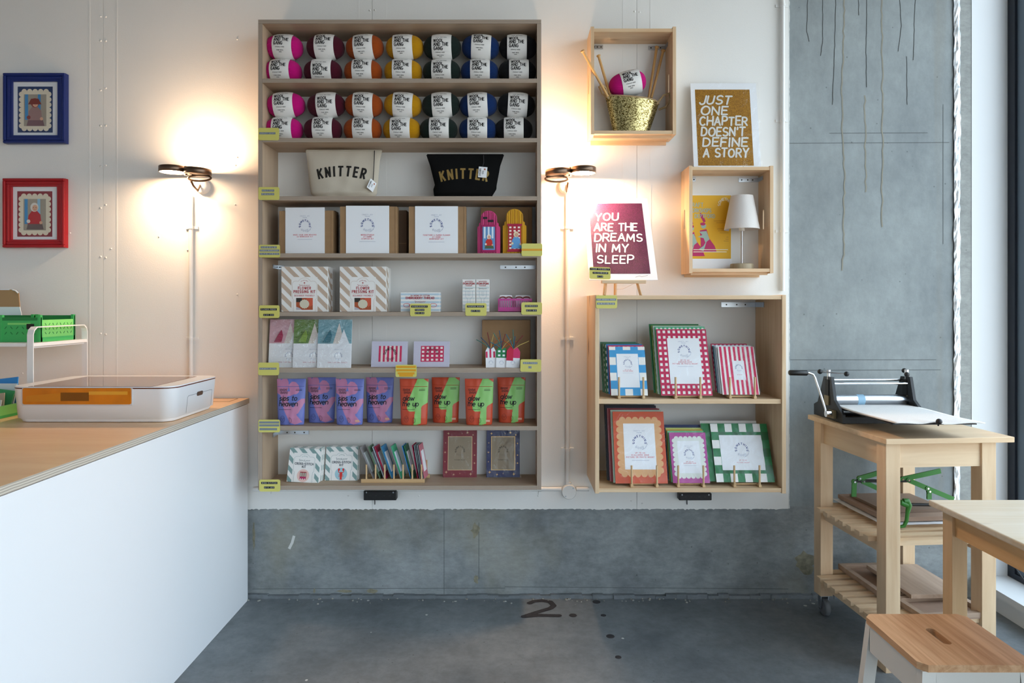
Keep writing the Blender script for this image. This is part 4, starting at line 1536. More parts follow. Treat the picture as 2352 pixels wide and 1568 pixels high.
def press_kit(label, px0, px1, Y, z0, detail=True):
    t, w = box_root('flower_press_kit', label, 'box', px0, px1, Y, z0, 0, 0, 'striped flower pressing kits')
    h = .194
    d = .05
    MB().box(-w / 2, w / 2, 0, d, 0, h).build('carton', CARD, t, bev=.0015)
    sh = Sheet(t)
    diag(sh, -w / 2 + .001, .001, w / 2 - .001, h - .001, .024, BEIGE, ph=.01)
    # stripes wrapping round the right side
    mb = MB()
    for k in range(5):
        z1 = h * (.98 - .2 * k)
        mb.add([(w / 2 + .0006, .003, z1), (w / 2 + .0006, d - .003, z1 - .03), (w / 2 + .0006, d - .003, z1 - .05), (w / 2 + .0006, .003, z1 - .02)], [(0, 1, 2, 3)])
    mb.build('stripes', BEIGE, t)
    pw, ph = w * .56, h * .77
    sh.rect(-pw / 2, 0.001, pw / 2, ph, CARD, 'panel', 1)
    panel_outline(sh, 0, .002, pw * .93, ph * .99, BEIGE)
    sh.polys(arc_polys('ESTABLISHED', 0, ph * .76, .02, 90, .003, t=.0005, sp=.4), BRICK, 'lettering', 3)
    sh.circle(0, ph * .83, .003, BRICK, 'lettering', 3, 8)
    script_word(sh, 0, ph * .76, pw * .42, BRICK)
    sh.text('FLOWER', 0, ph * .645, .0105, BRICK, t=.0024, ws=.9, sp=.36)
    sh.text('PRESSING KIT', 0, ph * .545, .0105, BRICK, t=.0024, ws=.9, sp=.36, fit=pw * .82)
    sh.rect(-pw * .4, ph * .515, pw * .4, ph * .52, BEIGE, 'lettering', 3)
    sh.text('BEGINNER FRIENDLY', 0, ph * .445, .0062, mat('#c98084', .6, name='faded_red_ink'), t=.0012, sp=.5, fit=pw * .76)
    a, b = pw * .32, ph * .40
    sh.rect(-a, ph * .06, a, b, mat('#a8502e', .6, name='terracotta_photo'), 'photo', 2)
    sh.rect(-a, ph * .28, -a * .3, b, mat('#2d2723', .6, name='dark_photo_patch'), 'photo', 3)
    sh.poly([(a * .2, b), (a, b), (a, ph * .2), (a * .6, ph * .14)], mat('#c9573c', .6, name='petal_photo_patch'), 'photo', 3)
    sh.poly([(-a, ph * .06), (-a, ph * .15), (-a * .5, ph * .1), (-a * .3, ph * .06)], mat('#b9b3bd', .6, name='lilac_photo_patch'), 'photo', 3)
    sh.poly([(math.cos(k * math.pi / 14) * a * (.6 if k % 2 else .55), ph * .225 + math.sin(k * math.pi / 14) * ph * (.135 if k % 2 else .12)) for k in range(28)], mat('#cfc9b4', .6, name='photo_disc'), 'photo', 4)
    script_word(sh, 0, ph * .215, a * .7, INK)
    for s in (-1, 1):
        for k in range(7):
            sh.circle(s * pw * .455, .008 + k * .0065, .0009, BRICK, 'lettering', 3, 6)
    sh.done()
    return t


p_ = press_kit('beige striped flower pressing kit box at the left end of the fifth shelf', 646, 753, 2.922, SH[4])
p_ = press_kit('beige striped flower pressing kit box beside the bare middle of the fifth shelf', 780, 887, 2.922, SH[4])
for a, b, s in ((660, 764, 'left'), (793, 893, 'right')):
    t, w = box_root('flower_press_kit', 'beige striped flower pressing kit tucked behind the %s front one' % s, 'box', a, b, 2.985, SH[4], 0, 0, 'striped flower pressing kits')
    MB().box(-w / 2, w / 2, 0, .05, 0, .192).build('carton', CARD, t, bev=.0015)
    sh = Sheet(t)
    diag(sh, -w / 2 + .001, .001, w / 2 - .001, .191, .024, BEIGE)
    sh.done()

# embroidery thread box
PALEB = mat('#b4c9d6', .6, name='pale_blue_print')
t, w = box_root('thread_box', 'pale blue striped embroidery thread box on the fifth shelf', 'box', 920, 1010, 2.925, SH[4])
h = .084
MB().box(-w / 2, w / 2, 0, .05, 0, h).build('carton', CARD, t, bev=.001)
sh = Sheet(t)
for k in range(5):
    sh.rect(-w / 2 + .001, .004 + k * .0168, w / 2 - .001, .012 + k * .0168, PALEB, 'stripes', 0)
sh.text('24 SKEINS OF COTTON', 0, h * .80, .0058, BRICK, t=.001, sp=.3, fit=w * .48)
sh.text('EMBROIDERY THREAD', 0, h * .66, .0085, BRICK, t=.002, sp=.24, fit=w * .72)
script_word(sh, 0, h * .52, w * .28, BRICK)
for s in (-1, 1):
    sh.polys(ribbons([arc(s * w * .34, h * .34, .014, .008, 0, 360, 14)], .0016), REDINK, 'skein_print', 3)
sh.polys(ribbons([[(-w * .27, h * .34), (w * .27, h * .34)]], .004), REDINK, 'skein_print', 3)
sh.done()
sd = MB()
for k in range(5):
    sd.add([(w / 2 + .0006, .001, .004 + k * .0168), (w / 2 + .0006, .049, .004 + k * .0168), (w / 2 + .0006, .049, .012 + k * .0168), (w / 2 + .0006, .001, .012 + k * .0168)], [(0, 1, 2, 3)])
sd.build('stripes', PALEB, t)

# pom-pom makers
for k, (a, b) in enumerate(((1062, 1092), (1093.5, 1124))):
    t, w = box_root('pompom_maker_box', 'narrow white pom-pom maker box, %s of the two' % ('left', 'right')[k], 'box', a, b, 2.945, SH[4], 0, 0, 'pom-pom maker boxes')
    h = wz(641.5, 2.945) - SH[4]
    MB().box(-w / 2, w / 2, 0, .03, 0, h).build('carton', CARD, t, bev=.001)
    sh = Sheet(t)
    for q in range(8):
        sh.rect(-w / 2 + .001, h * (.06 + .11 * q), w / 2 - .001, h * (.11 + .11 * q), mat('#ced6d6', .6, name='grey_green_print'), 'stripes', 0)
    sh.text('WOODEN', 0, h * .915, .0048, BRICK, t=.0009, fit=w * .6)
    sh.text('POM-POM', 0, h * .84, .0075, BRICK, t=.0019, fit=w * .86)
    sh.text('MAKER', 0, h * .785, .0048, BRICK, t=.0009, fit=w * .48)
    script_word(sh, 0, h * .715, w * .6, INK)
    sh.polys(ribbons([[(-w * .25, h * .64), (-w * .25, h * .46), (-w * .1, h * .4), (-w * .1, h * .1)], [(-w * .05, h * .64), (-w * .05, h * .5), (w * .08, h * .5), (w * .08, h * .64)], [(w * .28, h * .64), (w * .28, h * .46), (w * .1, h * .4), (w * .1, h * .1)]], .0008), GREYINK, 'tool_outline', 3)
    sh.done()

# pink mini basket with keyring cards
PINKP = mat('#d0339a', .35, name='pink_plastic', trans=.25)
t, w = box_root('pink_basket', 'small pink plastic basket holding keyring cards on the fifth shelf', 'basket', 1144, 1222, 2.93, SH[4])
h = .057
d = .07
MB().box(-w / 2, w / 2, 0, d, 0, .002).build('base', PINKP, t)
for y0, y1 in ((0, .0025), (d - .0025, d)):
    mb = MB().box(-w / 2, w / 2, y0, y1, 0, .020).box(-w / 2, w / 2, y0, y1, h - .008, h)
    for k in range(18):
        x = -w / 2 + w * (k + .5) / 18
        mb.box(x - .0018, x + .0018, y0, y1, .02, h - .008)
    mb.build('lattice_side', PINKP, t)
for x0, x1 in ((-w / 2, -w / 2 + .0025), (w / 2 - .0025, w / 2)):
    MB().box(x0, x1, 0.0025, d - .0025, 0, h).build('end_panel', PINKP, t)
KEY = mat('#7c2a26', .7, name='felt_keyring')
for k, (a, b) in enumerate(((-.066, -.012), (.002, .066))):
    c = thing('keyring_card', 'white card with brown loop keyrings in the pink basket, %s one' % ('left', 'right')[k], 'card', (t.location.x + (a + b) / 2, 2.95 + .02 * k, SH[4] + .003), (-.12, 0, 0), 'keyring cards in the pink basket')
    cw = (b - a) / 2
    MB().prism(round_rect(-cw, 0, cw, .07, .006), 0, .0015, 'y').build('card', PAPER, c)
    for s in (-1, 1):
        MB().tube([(s * .5 * cw + .45 * cw * math.cos(q), -.003, .056 + .006 * math.sin(q)) for q in [math.pi * j / 8 for j in range(-1, 10)]], .0028, 6).build('keyring', KEY, c)

# ---------------------------------------------------------------- sixth shelf: tassel paper kits, cards, gift tags
def leaf_card(root, w, h, d, m, name='card'):
    return MB().box(-w / 2, w / 2, 0, d, 0, h).build(name, m, root)


def lean_thing(name, label, cat, px0, px1, pyb, Y, lean, rz=0.0, group=None, roll=0.0):
    x0, x1 = wx(px0, Y), wx(px1, Y)
    return thing(name, label, cat, ((x0 + x1) / 2, Y, wz(pyb, Y)), (-lean, roll, rz), group), x1 - x0


TASS = [('pink', '#cfa3ad', '#a3134a', 616, 692, 2.935), ('green', '#5c7f38', '#7ea03a', 672, 748, 2.925), ('blue', '#6fa0ac', '#1f6f80', 728, 806, 2.915)]
for k, (cn, ct, tc, a, b, Y) in enumerate(TASS):
    lean = .12
    t, w = lean_thing('paper_tassel_kit', '%s and white paper tassel kit in a clear sleeve on the sixth shelf' % cn, 'craft kit', a, b, 700 + (EYE - SH[5]) * F / Y, Y, lean, 0, 'paper tassel kits')
    h = .207
    leaf_card(t, w, h, .004, PAPER)
    sh = Sheet(t)
    sh.rect(-w / 2, h * .5, w / 2, h, mat(ct, .6, name='kit_top_' + cn), 'coloured_top', 0)
    x0 = -w * .12
    sh.poly([(x0 + .01, h * .5), (x0 + .035, h * .93), (x0 + .06, h * .5)], mat('#d9cfc6', .6, name='paper_fold'), 'paper_shape', 1)
    sh.poly([(x0 + .035, h * .5), (x0 + .055, h * .8), (x0 + .08, h * .5)], PAPER, 'paper_shape', 2)
    sh.logo(w * .12, h * .24, .017, GREYINK, GREYINK, tiny=False)
    sh.text('CRAFTY JOY', w * .12, h * .37, .0035, GREYINK, sp=.5)
    sh.text('MAKE YOUR OWN TASSELS', w * .1, h * .1, .004, mat('#d79aa6', .6, name='pale_red_ink'), sp=.4, t=.0007)
    sh.done()
    mb = MB()
    tx, tz = -w * .22, h * .52
    for q in range(9):
        s = (q - 4) / 4
        mb.tube([(tx + .012, -.003, tz + .052), (tx + .012 * (1 - .3) + s * .010, -.005, tz + .028), (tx + s * .014 - .002, -.004, tz + .002)], .0024, 5)
    mb.build('tassel', mat(tc, .85, name='tassel_' + cn), t)
    MB().box(-w / 2 - .001, w / 2 + .001, -.0095, -.009, .001, h).build('sleeve', clear_film('crumpled_sleeve', gloss=.03, bump=1.0, bscale=16, rough=.12, fres=1.0), t)
t, w = lean_thing('paper_tassel_kit', 'dark edged kit at the far left behind the pink tassel kit', 'craft kit', 612, 660, 700 + (EYE - SH[5]) * F / 2.99, 2.99, .05)
leaf_card(t, w, .2, .004, mat('#3c3840', .6, name='dark_card'))
MB().box(-w / 2 - .0005, w / 2, -.0015, -.001, .001, .2).build('sleeve', FILM, t)

CRIM = mat('#cb2f5c', .6, name='crimson_print')
for k, (a, b, lab) in enumerate(((852, 935, 'lilac card with a pink striped patch in a clear sleeve'), (949, 1032, 'lilac card with a pink gingham patch in a clear sleeve'))):
    t, w = lean_thing('greeting_card', lab, 'card', a, b, 700 + (EYE - SH[5]) * F / 2.96, 2.96, .22, 0, 'lilac cards on the sixth shelf')
    h = .112
    leaf_card(t, w, h, .004, mat('#c9c6d8', .55, name='lilac_card'))
    sh = Sheet(t)
    x0, x1, z0, z1 = -w * .30, w * .34, h * .2, h * .82
    if k == 0:
        sh.rect(x0, z0, x1, z1, mat('#e6dcd8', .6, name='patch_ground'), 'patch', 0)
        for q in range(6):
            xx = x0 + (x1 - x0) * (q / 5.5)
            sh.rect(xx, z0, xx + (x1 - x0) / 11, z1, CRIM, 'patch', 1)
        sh.polys(arc_polys('SOMETHING', (x0 + x1) / 2, h * .5, .019, 90, .0095, t=.0019, span=190), INK, 'lettering', 3)
        sh.polys(arc_polys('GOOD', (x0 + x1) / 2, h * .5, .027, 270, .008, t=.0012, flip=True, span=90), INK, 'lettering', 3)
    else:
        sh.rect(x0, z0, x1, z1, CRIM, 'patch', 0)
        checks(sh, x0, z0, x1, z1, 5, 4, mat('#f0e3e0', .6, name='pale_check_2'), None, 'patch', 1)
        sh.polys(arc_polys('SOMETHING', (x0 + x1) / 2, h * .5, .019, 90, .0085, t=.0012, span=190), INK, 'lettering', 3)
    sh.done()
    MB().box(-w / 2 - .003, w / 2 + .003, -.004, -.0035, 0, h + .003).build('sleeve', FILM, t)

t, w = box_root('kraft_box', 'kraft box standing behind the gift tags on the sixth shelf', 'box', 1107, 1218, 3.02, SH[5], -.05)
h = wz(735, 3.02) - SH[5]
MB().box(-w / 2, w / 2, 0, .05, 0, h).build('carton', KRAFT, t, bev=.0015)
MB().box(w / 2 - .003, w / 2 + .0008, -.0008, .0, 0, h).build('flap', mat('#7d6146', .8, name='kraft_fold'), t)

THREADS = ['#1f6f86', '#b8561c', '#c9ae63', '#7c2733', '#1c4f74', '#3f7a70']
for k, (a, b, kind) in enumerate(((1116, 1140, 'pink striped'), (1139, 1164, 'green gingham'), (1162, 1193, 'pink and red'))):
    Y = 2.93 - .006 * k
    t, w = lean_thing('gift_tag_set', '%s gift tag set with coloured strings on the sixth shelf' % kind, 'gift tag', a, b, 700 + (EYE - SH[5]) * F / Y, Y, .08, 0, 'gift tags with strings', [-.03, 0.02, .05][k])
    h = .088
    sk = w * .22
    MB().prism([(-w / 2, 0), (w / 2, 0), (w / 2, h * .8), (w / 2 - sk, h), (-w / 2 + sk, h), (-w / 2, h * .8)], 0, .003, 'y').build('tag', PAPER, t)
    sh = Sheet(t)
    top = [(-w / 2, h * .48), (w / 2, h * .48), (w / 2, h * .8), (w / 2 - sk, h), (-w / 2 + sk, h), (-w / 2, h * .8)]
    if k == 0:
        for q in range(3):
            sh.rect(-w / 2 + w * (.02 + .36 * q), h * .48, -w / 2 + w * (.2 + .36 * q), h * (.78 if q != 1 else .96), CRIM, 'print', 0)
    elif k == 1:
        sh.poly(top, mat('#157a46', .6, name='green_print'), 'print', 0)
        for i in range(2):
            for j in range(2):
                sh.rect(-w * .33 + i * w * .42, h * (.55 + .2 * j), -w * .33 + i * w * .42 + w * .22, h * (.64 + .2 * j), PAPER, 'print', 1)
    else:
        sh.poly(top, mat('#cf2a66', .6, name='pink_print'), 'print', 0)
        sh.poly([(-w / 2, h * .34), (0, h * .34), (0, h), (-w / 2 + sk, h), (-w / 2, h * .8)], mat('#c3133f', .6, name='red_print'), 'print', 1)
    sh.logo(0, h * .24, .009, GREYINK, GREYINK, tiny=False)
    sh.done()
    for q in range(6):
        ang = math.radians(90 + (q - 2.5) * 22 + rr.uniform(-10, 10))
        L_ = rr.uniform(.05, .085)
        MB().tube([(0, -.001, h * .9), (.4 * L_ * math.cos(ang), -.006, h * .9 + .5 * L_ * math.sin(ang)), (L_ * math.cos(ang) * 1.0, -.002, h * .9 + L_ * math.sin(ang))], .0017, 5).build('string', mat(THREADS[(q + k) % 6], .85, name='string_' + THREADS[(q + k) % 6][1:]), t)


# ---------------------------------------------------------------- seventh shelf: stand-up pouches
def in_poly(x, y, p):
    c = False
    for i in range(len(p)):
        (x0, y0), (x1, y1) = p[i - 1], p[i]
        if (y0 > y) != (y1 > y) and x < (x1 - x0) * (y - y0) / (y1 - y0) + x0:
            c = not c
    return c


def ell(cx, cy, rx, ry, rot=0.0, n=20):
    c, s = math.cos(math.radians(rot)), math.sin(math.radians(rot))
    return [(cx + rx * math.cos(2 * math.pi * k / n) * c - ry * math.sin(2 * math.pi * k / n) * s, cy + rx * math.cos(2 * math.pi * k / n) * s + ry * math.sin(2 * math.pi * k / n) * c) for k in range(n)]


PW, PH = .124, .196
SIPS = [ell(.27, .86, .16, .16), ell(.62, .80, .19, .13, -20), ell(.04, .86, .16, .2, 40), [(.0, .72), (.78, .74), (.55, .64), (.38, .62), (.42, .5), (.55, .4), (.72, .35), (.74, .22), (.95, .06), (.7, .01), (.5, .05), (.3, .3), (.18, .5), (.15, .64), (.05, .68)],
        [(.55, .3), (.74, .5), (.9, .57), (1.0, .57), (1.0, .48), (.8, .25), (.6, .2)]]
GLOWP = [[(.62, 1.0), (.82, 1.0), (1.0, .92), (1.0, .48), (.82, .42), (.78, .38), (.78, .03), (.6, 0), (.5, 0), (.55, .3), (.35, .29), (.27, .33), (.25, .45), (.3, .52)]]


def pouch_parts(kind):
    out = [(0, -PW * .44, PW * .44, 0), (.06, -PW * .455, PW * .455, .06 * PH), (.5, -PW * .475, PW * .475, .5 * PH), (1, -PW * .5, PW * .5, PH)]
    dep = lambda v: .023 * max(0.045, (1 - v) ** .6) * (.75 + .25 * min(1, v / .15))
    mb, fr = soft_bag(None, out, dep, None, 62, 92, wrinkle=.0012)
    shapes = SIPS if kind == 'sips' else GLOWP
    nf = 62 * 92
    for i in range(nf):
        u, v = ((i % 62) + .5) / 62, ((i // 62) + .5) / 92
        if any(in_poly(u, v, p) for p in shapes):
            mb.m[i] = 1
    if kind == 'sips':
        ms = [mat('#6570b4', .45, name='periwinkle_film'), mat('#b8789a', .45, name='orchid_film')]
    else:
        ms = [mat('#bd4526', .45, name='vermilion_film'), mat('#84bb66', .45, name='lime_film')]
    body = mb.mesh('pouch_film', ms)

    def mp(x, z):
        v = min(1, max(0, z / PH))
        xr = PW * (.44 + .06 * v)
        u = min(1, max(0, (x + xr) / (2 * xr)))
        return (x, fr(u, v)[1] - .0009, z)
    L = -PW * .38
    parts = []

    def line(nm, polys):
        b_ = MB()
        for i, q in enumerate(polys):
            b_.add([(lambda v: (v[0], v[1] - (i % 40) * 4e-6, v[2]))(mp(*p)) for p in q], [list(range(len(q)))])
        parts.append((nm, b_.mesh(nm, INK)))
    words = ('sips to', 'heaven') if kind == 'sips' else ('glow', 'me up')
    for k, wd in enumerate(words):
        x = L
        for piece in wd.split():
            line('lettering', text_polys(piece, x, PH * (.53 - .12 * k), .021, t=.0032, align='l', slant=.2 - .1 * k, sp=.15, step=.005))
            x += strokes(piece + ' ', .021, 1.0, .15)[1] + .0035
    for q in range(2):
        line('small_print', ribbons([[(L + .004 * q + .0021 * i, PH * (.74 - .06 * q) + (.010 if i % 2 else 0) - .001 * (i % 3)) for i in range(16)]], .0009))
    for k in range(2):
        line('small_print', ribbons([[(PW * .18, PH * (.77 - .025 * k)), (PW * .38, PH * (.77 - .025 * k))]], .0016))
    line('small_print', ribbons(dense([[(L, PH * .335), (L + PW * .42, PH * .335)]], .005), .0013))
    line('face_drawing', ribbons([arc(L + .016, PH * .13, .010, .013, 0, 360, 12), arc(L + .012, PH * .15, .0016, .0016, 0, 360, 6), arc(L + .02, PH * .15, .0016, .0016, 0, 360, 6), arc(L + .016, PH * .125, .004, .003, 200, 340, 6)], .001))
    line('flower_drawing', ribbons([arc(L + .045, PH * .10, .010, .012, -90, 90, 8), [(L + .045, PH * .04), (L + .045, PH * .16)]], .001))
    sl = MB().tube([mp(-PW * .46 + PW * .92 * k / 8, PH * .83) for k in range(9)], .0009, 4)
    return [('film', body)] + parts + [('zip_seal', sl.mesh('zip_seal', ms[0]))]


POUCH = {k: pouch_parts(k) for k in ('sips', 'glow')}
STICK = MB().box(-.009, .009, -.0004, 0, -.004, .004).mesh('price_sticker', mat('#d9a890', .6, name='peach_sticker'))
for i, (a, b, row) in enumerate(((636, 701, 0), (708, 769, 1), (770, 836, 0), (840, 904, 1), (918, 984, 0), (991, 1056, 1), (1068, 1133, 0), (1142, 1207, 1))):
    kind = 'sips' if i < 4 else 'glow'
    Y = 2.935 if row == 0 else 2.99
    cn = 'purple and pink' if i < 4 else 'orange and lime'
    pos = ['leftmost', 'second', 'third', 'rightmost'][i % 4]
    t = thing('standup_pouch', '%s stand-up pouch on the seventh shelf, %s of its four' % (cn, pos), 'pouch', (wx((a + b) / 2, Y), Y, SH[6] + .0006), (-.03, 0, rr.uniform(-.05, .05)), 'stand-up pouches on the seventh shelf')
    for nm, me in POUCH[kind]:
        o = bpy.data.objects.new(nm, me)
        COL.objects.link(o)
        o.parent = t
    if i in (2, 3, 5, 6, 7):
        o = bpy.data.objects.new('price_sticker', STICK)
        COL.objects.link(o)
        o.parent = t
        o.location = (PW * .3, -.0185, PH * .09)

# ---------------------------------------------------------------- bottom shelf
TEAL = mat('#7d9a98', .6, name='sage_print')


def stitch_kit(label, px0, px1, Y, rz, front, lean=.2, k=0):
    t, w = lean_thing('cross_stitch_kit', label, 'box', px0, px1, 700 + (EYE - SH[7]) * F / Y, Y, lean, rz, 'cross-stitch kits on the bottom shelf', .035 if k == 0 else .0)
    h = .145
    d = .012
    MB().box(-w / 2, w / 2, 0, d, 0.001, h).build('carton', CARD, t, bev=.0008)
    sh = Sheet(t)
    diag(sh, -w / 2 + .001, .001, w / 2 - .001, h - .001, .022, TEAL, ph=.006)
    if front:
        pw, ph = w * .7, h * .86
        sh.rect(-pw / 2, .001, pw / 2, ph, CARD, 'panel', 1)
        panel_outline(sh, 0, .002, pw * .92, ph * .98, TEAL, .0008)
        sh.polys(arc_polys('ESTABLISHED', 0, ph * .76, .016, 90, .0025, t=.0005, sp=.4), TEAL, 'lettering', 3)
        script_word(sh, 0, ph * .745, pw * .5, mat('#4a5f66', .6, name='slate_ink'))
        sh.text('CROSS-STITCH', 0, ph * .60, .0085, mat('#3d4650', .6, name='dark_slate_ink'), t=.002, sp=.3, fit=pw * .82)
        sh.text('KIT', 0, ph * .50, .0085, mat('#3d4650', .6, name='dark_slate_ink'), t=.002, sp=.3)
        c, r = ph * .235, .027
        sh.circle(0, c, r, mat('#e2bdb4' if k == 0 else '#9cc3cf', .6, name='motif_disc_%d' % k), 'motif', 2, 24)
        if k == 0:
            rd = mat('#9c2434', .6, name='motif_red')
            sh.rect(-.014, c - .016, .014, c - .003, mat('#b0245a', .6, name='motif_pink'), 'motif', 3)
            sh.rect(-.014, c - .003, .014, c + .016, rd, 'motif', 3)
            for q in (-.009, 0, .009):
                sh.rect(q - .003, c - .004, q + .003, c + .012, mat('#a9b6a4', .6, name='motif_sage'), 'motif', 4)
                sh.circle(q, c - .014, .0025, CARD, 'motif', 4, 6)
        else:
            rd = mat('#cf2f2a', .6, name='lobster_red')
            sh.poly([(-.004, c - .02), (.004, c - .02), (.006, c), (.004, c + .008), (-.004, c + .008), (-.006, c)], rd, 'motif', 3)
            for s in (-1, 1):
                sh.polys(ribbons([[(s * .004, c + .004), (s * .011, c + .008), (s * .012, c + .014)]], .003), rd, 'motif', 3)
                sh.circle(s * .0095, c + .018, .0045, rd, 'motif', 3, 10, .006)
                for q in range(3):
                    sh.polys(ribbons([[(s * .004, c - .002 - q * .004), (s * .011, c - .005 - q * .004)]], .0014), rd, 'motif', 3)
            sh.poly([(-.006, c - .024), (.006, c - .024), (.003, c - .018), (-.003, c - .018)], rd, 'motif', 3)
        for s in (-1, 1):
            for q in range(5):
                sh.circle(s * pw * .44, .008 + q * .007, .0008, mat('#4a5f66', .6, name='slate_ink'), 'motif', 3, 6)
    sh.done()
    return t


stitch_kit('sage striped cross-stitch kit with a red carousel motif, front of the left pile', 657, 732, 2.945, -.06, True)
for q in range(3):
    stitch_kit('sage striped cross-stitch kit tucked behind the carousel kit, %s from the front' % ('second', 'third', 'fourth')[q], 661 + 4 * q, 735 + 4 * q, 2.959 + .014 * q, -.06, False, .2 - .01 * q, 1)
stitch_kit('sage striped cross-stitch kit with a red lobster motif, front of the right pile', 745, 820, 2.975, -.02, True, .19, 1)
for q in range(2):
    stitch_kit('sage striped cross-stitch kit tucked behind the lobster kit, %s from the front' % ('second', 'third')[q], 748 + 3 * q, 823 + 2 * q, 2.989 + .014 * q, -.02, False, .19 - .01 * q, 1)

# wooden card rack
rk = thing('card_rack', 'small beech plate rack of small cards on the bottom shelf', 'rack', (wx(902, 2.938), 2.938, SH[7] + .0005))
rw = wx(975, 2.938) - wx(829, 2.938)
MB().box(-rw / 2, rw / 2, 0, .012, 0, .016).build('rail', wood('beech_x', '#cfae80', '#b8946a', 'x', scale=12), rk, bev=.001)
MB().box(-rw / 2 + .012, rw / 2 + .012, .085, .097, 0, .016).build('rail', wood('beech_x', '#cfae80', '#b8946a', 'x', scale=12), rk, bev=.001)
for x in (-rw / 2 + .05, rw / 2 - .03):
    MB().box(x, x + .012, .012, .085, .002, .012).build('cross_bar', PEG, rk)
for k in range(7):
    x = -rw / 2 + .022 + k * (rw - .036) / 6
    for y in (.006, .091):
        MB().tube([(x + (.012 if y > .05 else 0), y, .016), (x + (.012 if y > .05 else 0), y, .078)], .0038, 8).build('peg', PEG, rk)
cards = [(.10, '#8f8a8c', 0), (.2, '#5f7f62', 1), (.27, '#b9c2cf', 1), (.30, '#a01540', 1), (.385, '#6d8a86', 2), (.40, '#2f7fb0', 2), (.53, '#9a94a0', 3), (.545, '#3aa878', 3), (.69, '#2f86bf', 4), (.72, '#15603c', 4), (.80, '#9c1440', 5), (.83, '#8c979a', 5), (.855, '#6b7078', 5), (.88, '#9aa0a4', 5), (.905, '#c2707e', 5)]
cnames = ['grey', 'sage green', 'pale blue', 'crimson', 'grey green', 'sky blue', 'lilac grey', 'mint green', 'bright blue', 'forest green', 'dark crimson', 'silver grey', 'slate grey', 'light grey', 'rose pink']
for k, (u, h_, g) in enumerate(cards):
    lean = [-.42, -.36, -.34, -.32, -.27, -.17][g]
    x = rk.location.x - rw / 2 + rw * u + .024
    c = thing('small_card', '%s card standing in the beech rack on the bottom shelf' % cnames[k], 'card', (x, 2.952, SH[7] + .013), (0, lean, -.10), 'small cards in the beech rack')
    MB().box(-.0012, .0012, 0, .07, 0.001, .148).build('card', mat(h_, .55, name='card_' + h_[1:]), c)
    MB().box(.0014, .0018, .012, .058, .03, .12).build('insert', PAPER, c)
    MB().box(-.0021, -.0018, -.001, .071, 0.001, .149).build('sleeve', FILM, c)

# starry mounts
for k, (a, b, lab, cm, cs) in enumerate(((1017, 1095, 'dark red card mount with small gold stars leaning on the bottom shelf', '#7a1428', '#d9b48c'), (1117, 1194, 'navy card mount with gold stars leaning on the bottom shelf', '#161f52', '#d9b070'))):
    t, w = lean_thing('star_mount', lab, 'picture mount', a, b, 700 + (EYE - SH[7]) * F / 3.035, 3.035, .14, 0, 'starry card mounts')
    h = .206
    leaf_card(t, w, h, .004, mat(cm, .5, name='mount_' + cm[1:]))
    sh = Sheet(t)
    gold = mat(cs, .35, .5, name='gold_print_%d' % k)
    sh.rect(-w * .36, h * .15, w * .36, h * .87, gold, 'gold_line', 0)
    sh.rect(-w * .345, h * .16, w * .345, h * .86, mat('#8c7c66', .6, name='kraft_insert'), 'insert', 1)
    sh.logo(0, h * .56, .022, mat('#463c34', .6, name='brown_ink'), mat('#6b5f52', .6, name='pale_brown_ink'), tiny=False)
    sh.text('PICTURE MOUNT', 0, h * .36, .004, mat('#463c34', .6, name='brown_ink'), sp=.4, t=.0007)
    for px_, pz_, r in ((.15, .93, .007), (.72, .95, .007), (.88, .9, .005), (.93, .72, .005), (.06, .53, .006), (.06, .33, .004), (.93, .47, .005), (.93, .3, .006), (.1, .11, .008), (.32, .06, .006), (.82, .07, .008), (.56, .93, .003), (.07, .73, .004), (.5, .08, .003)):
        cx, cz = (px_ - .5) * w, pz_ * h
        sh.poly([(cx + (r if q % 2 == 0 else r * .22) * math.cos(q * math.pi / 4), cz + (r if q % 2 == 0 else r * .22) * math.sin(q * math.pi / 4)) for q in range(8)], gold, 'stars', 2)
    sh.done()
    MB().box(-w / 2 - .003, w / 2 + .003, -.0045, -.004, 0, h).build('sleeve', FILM, t)

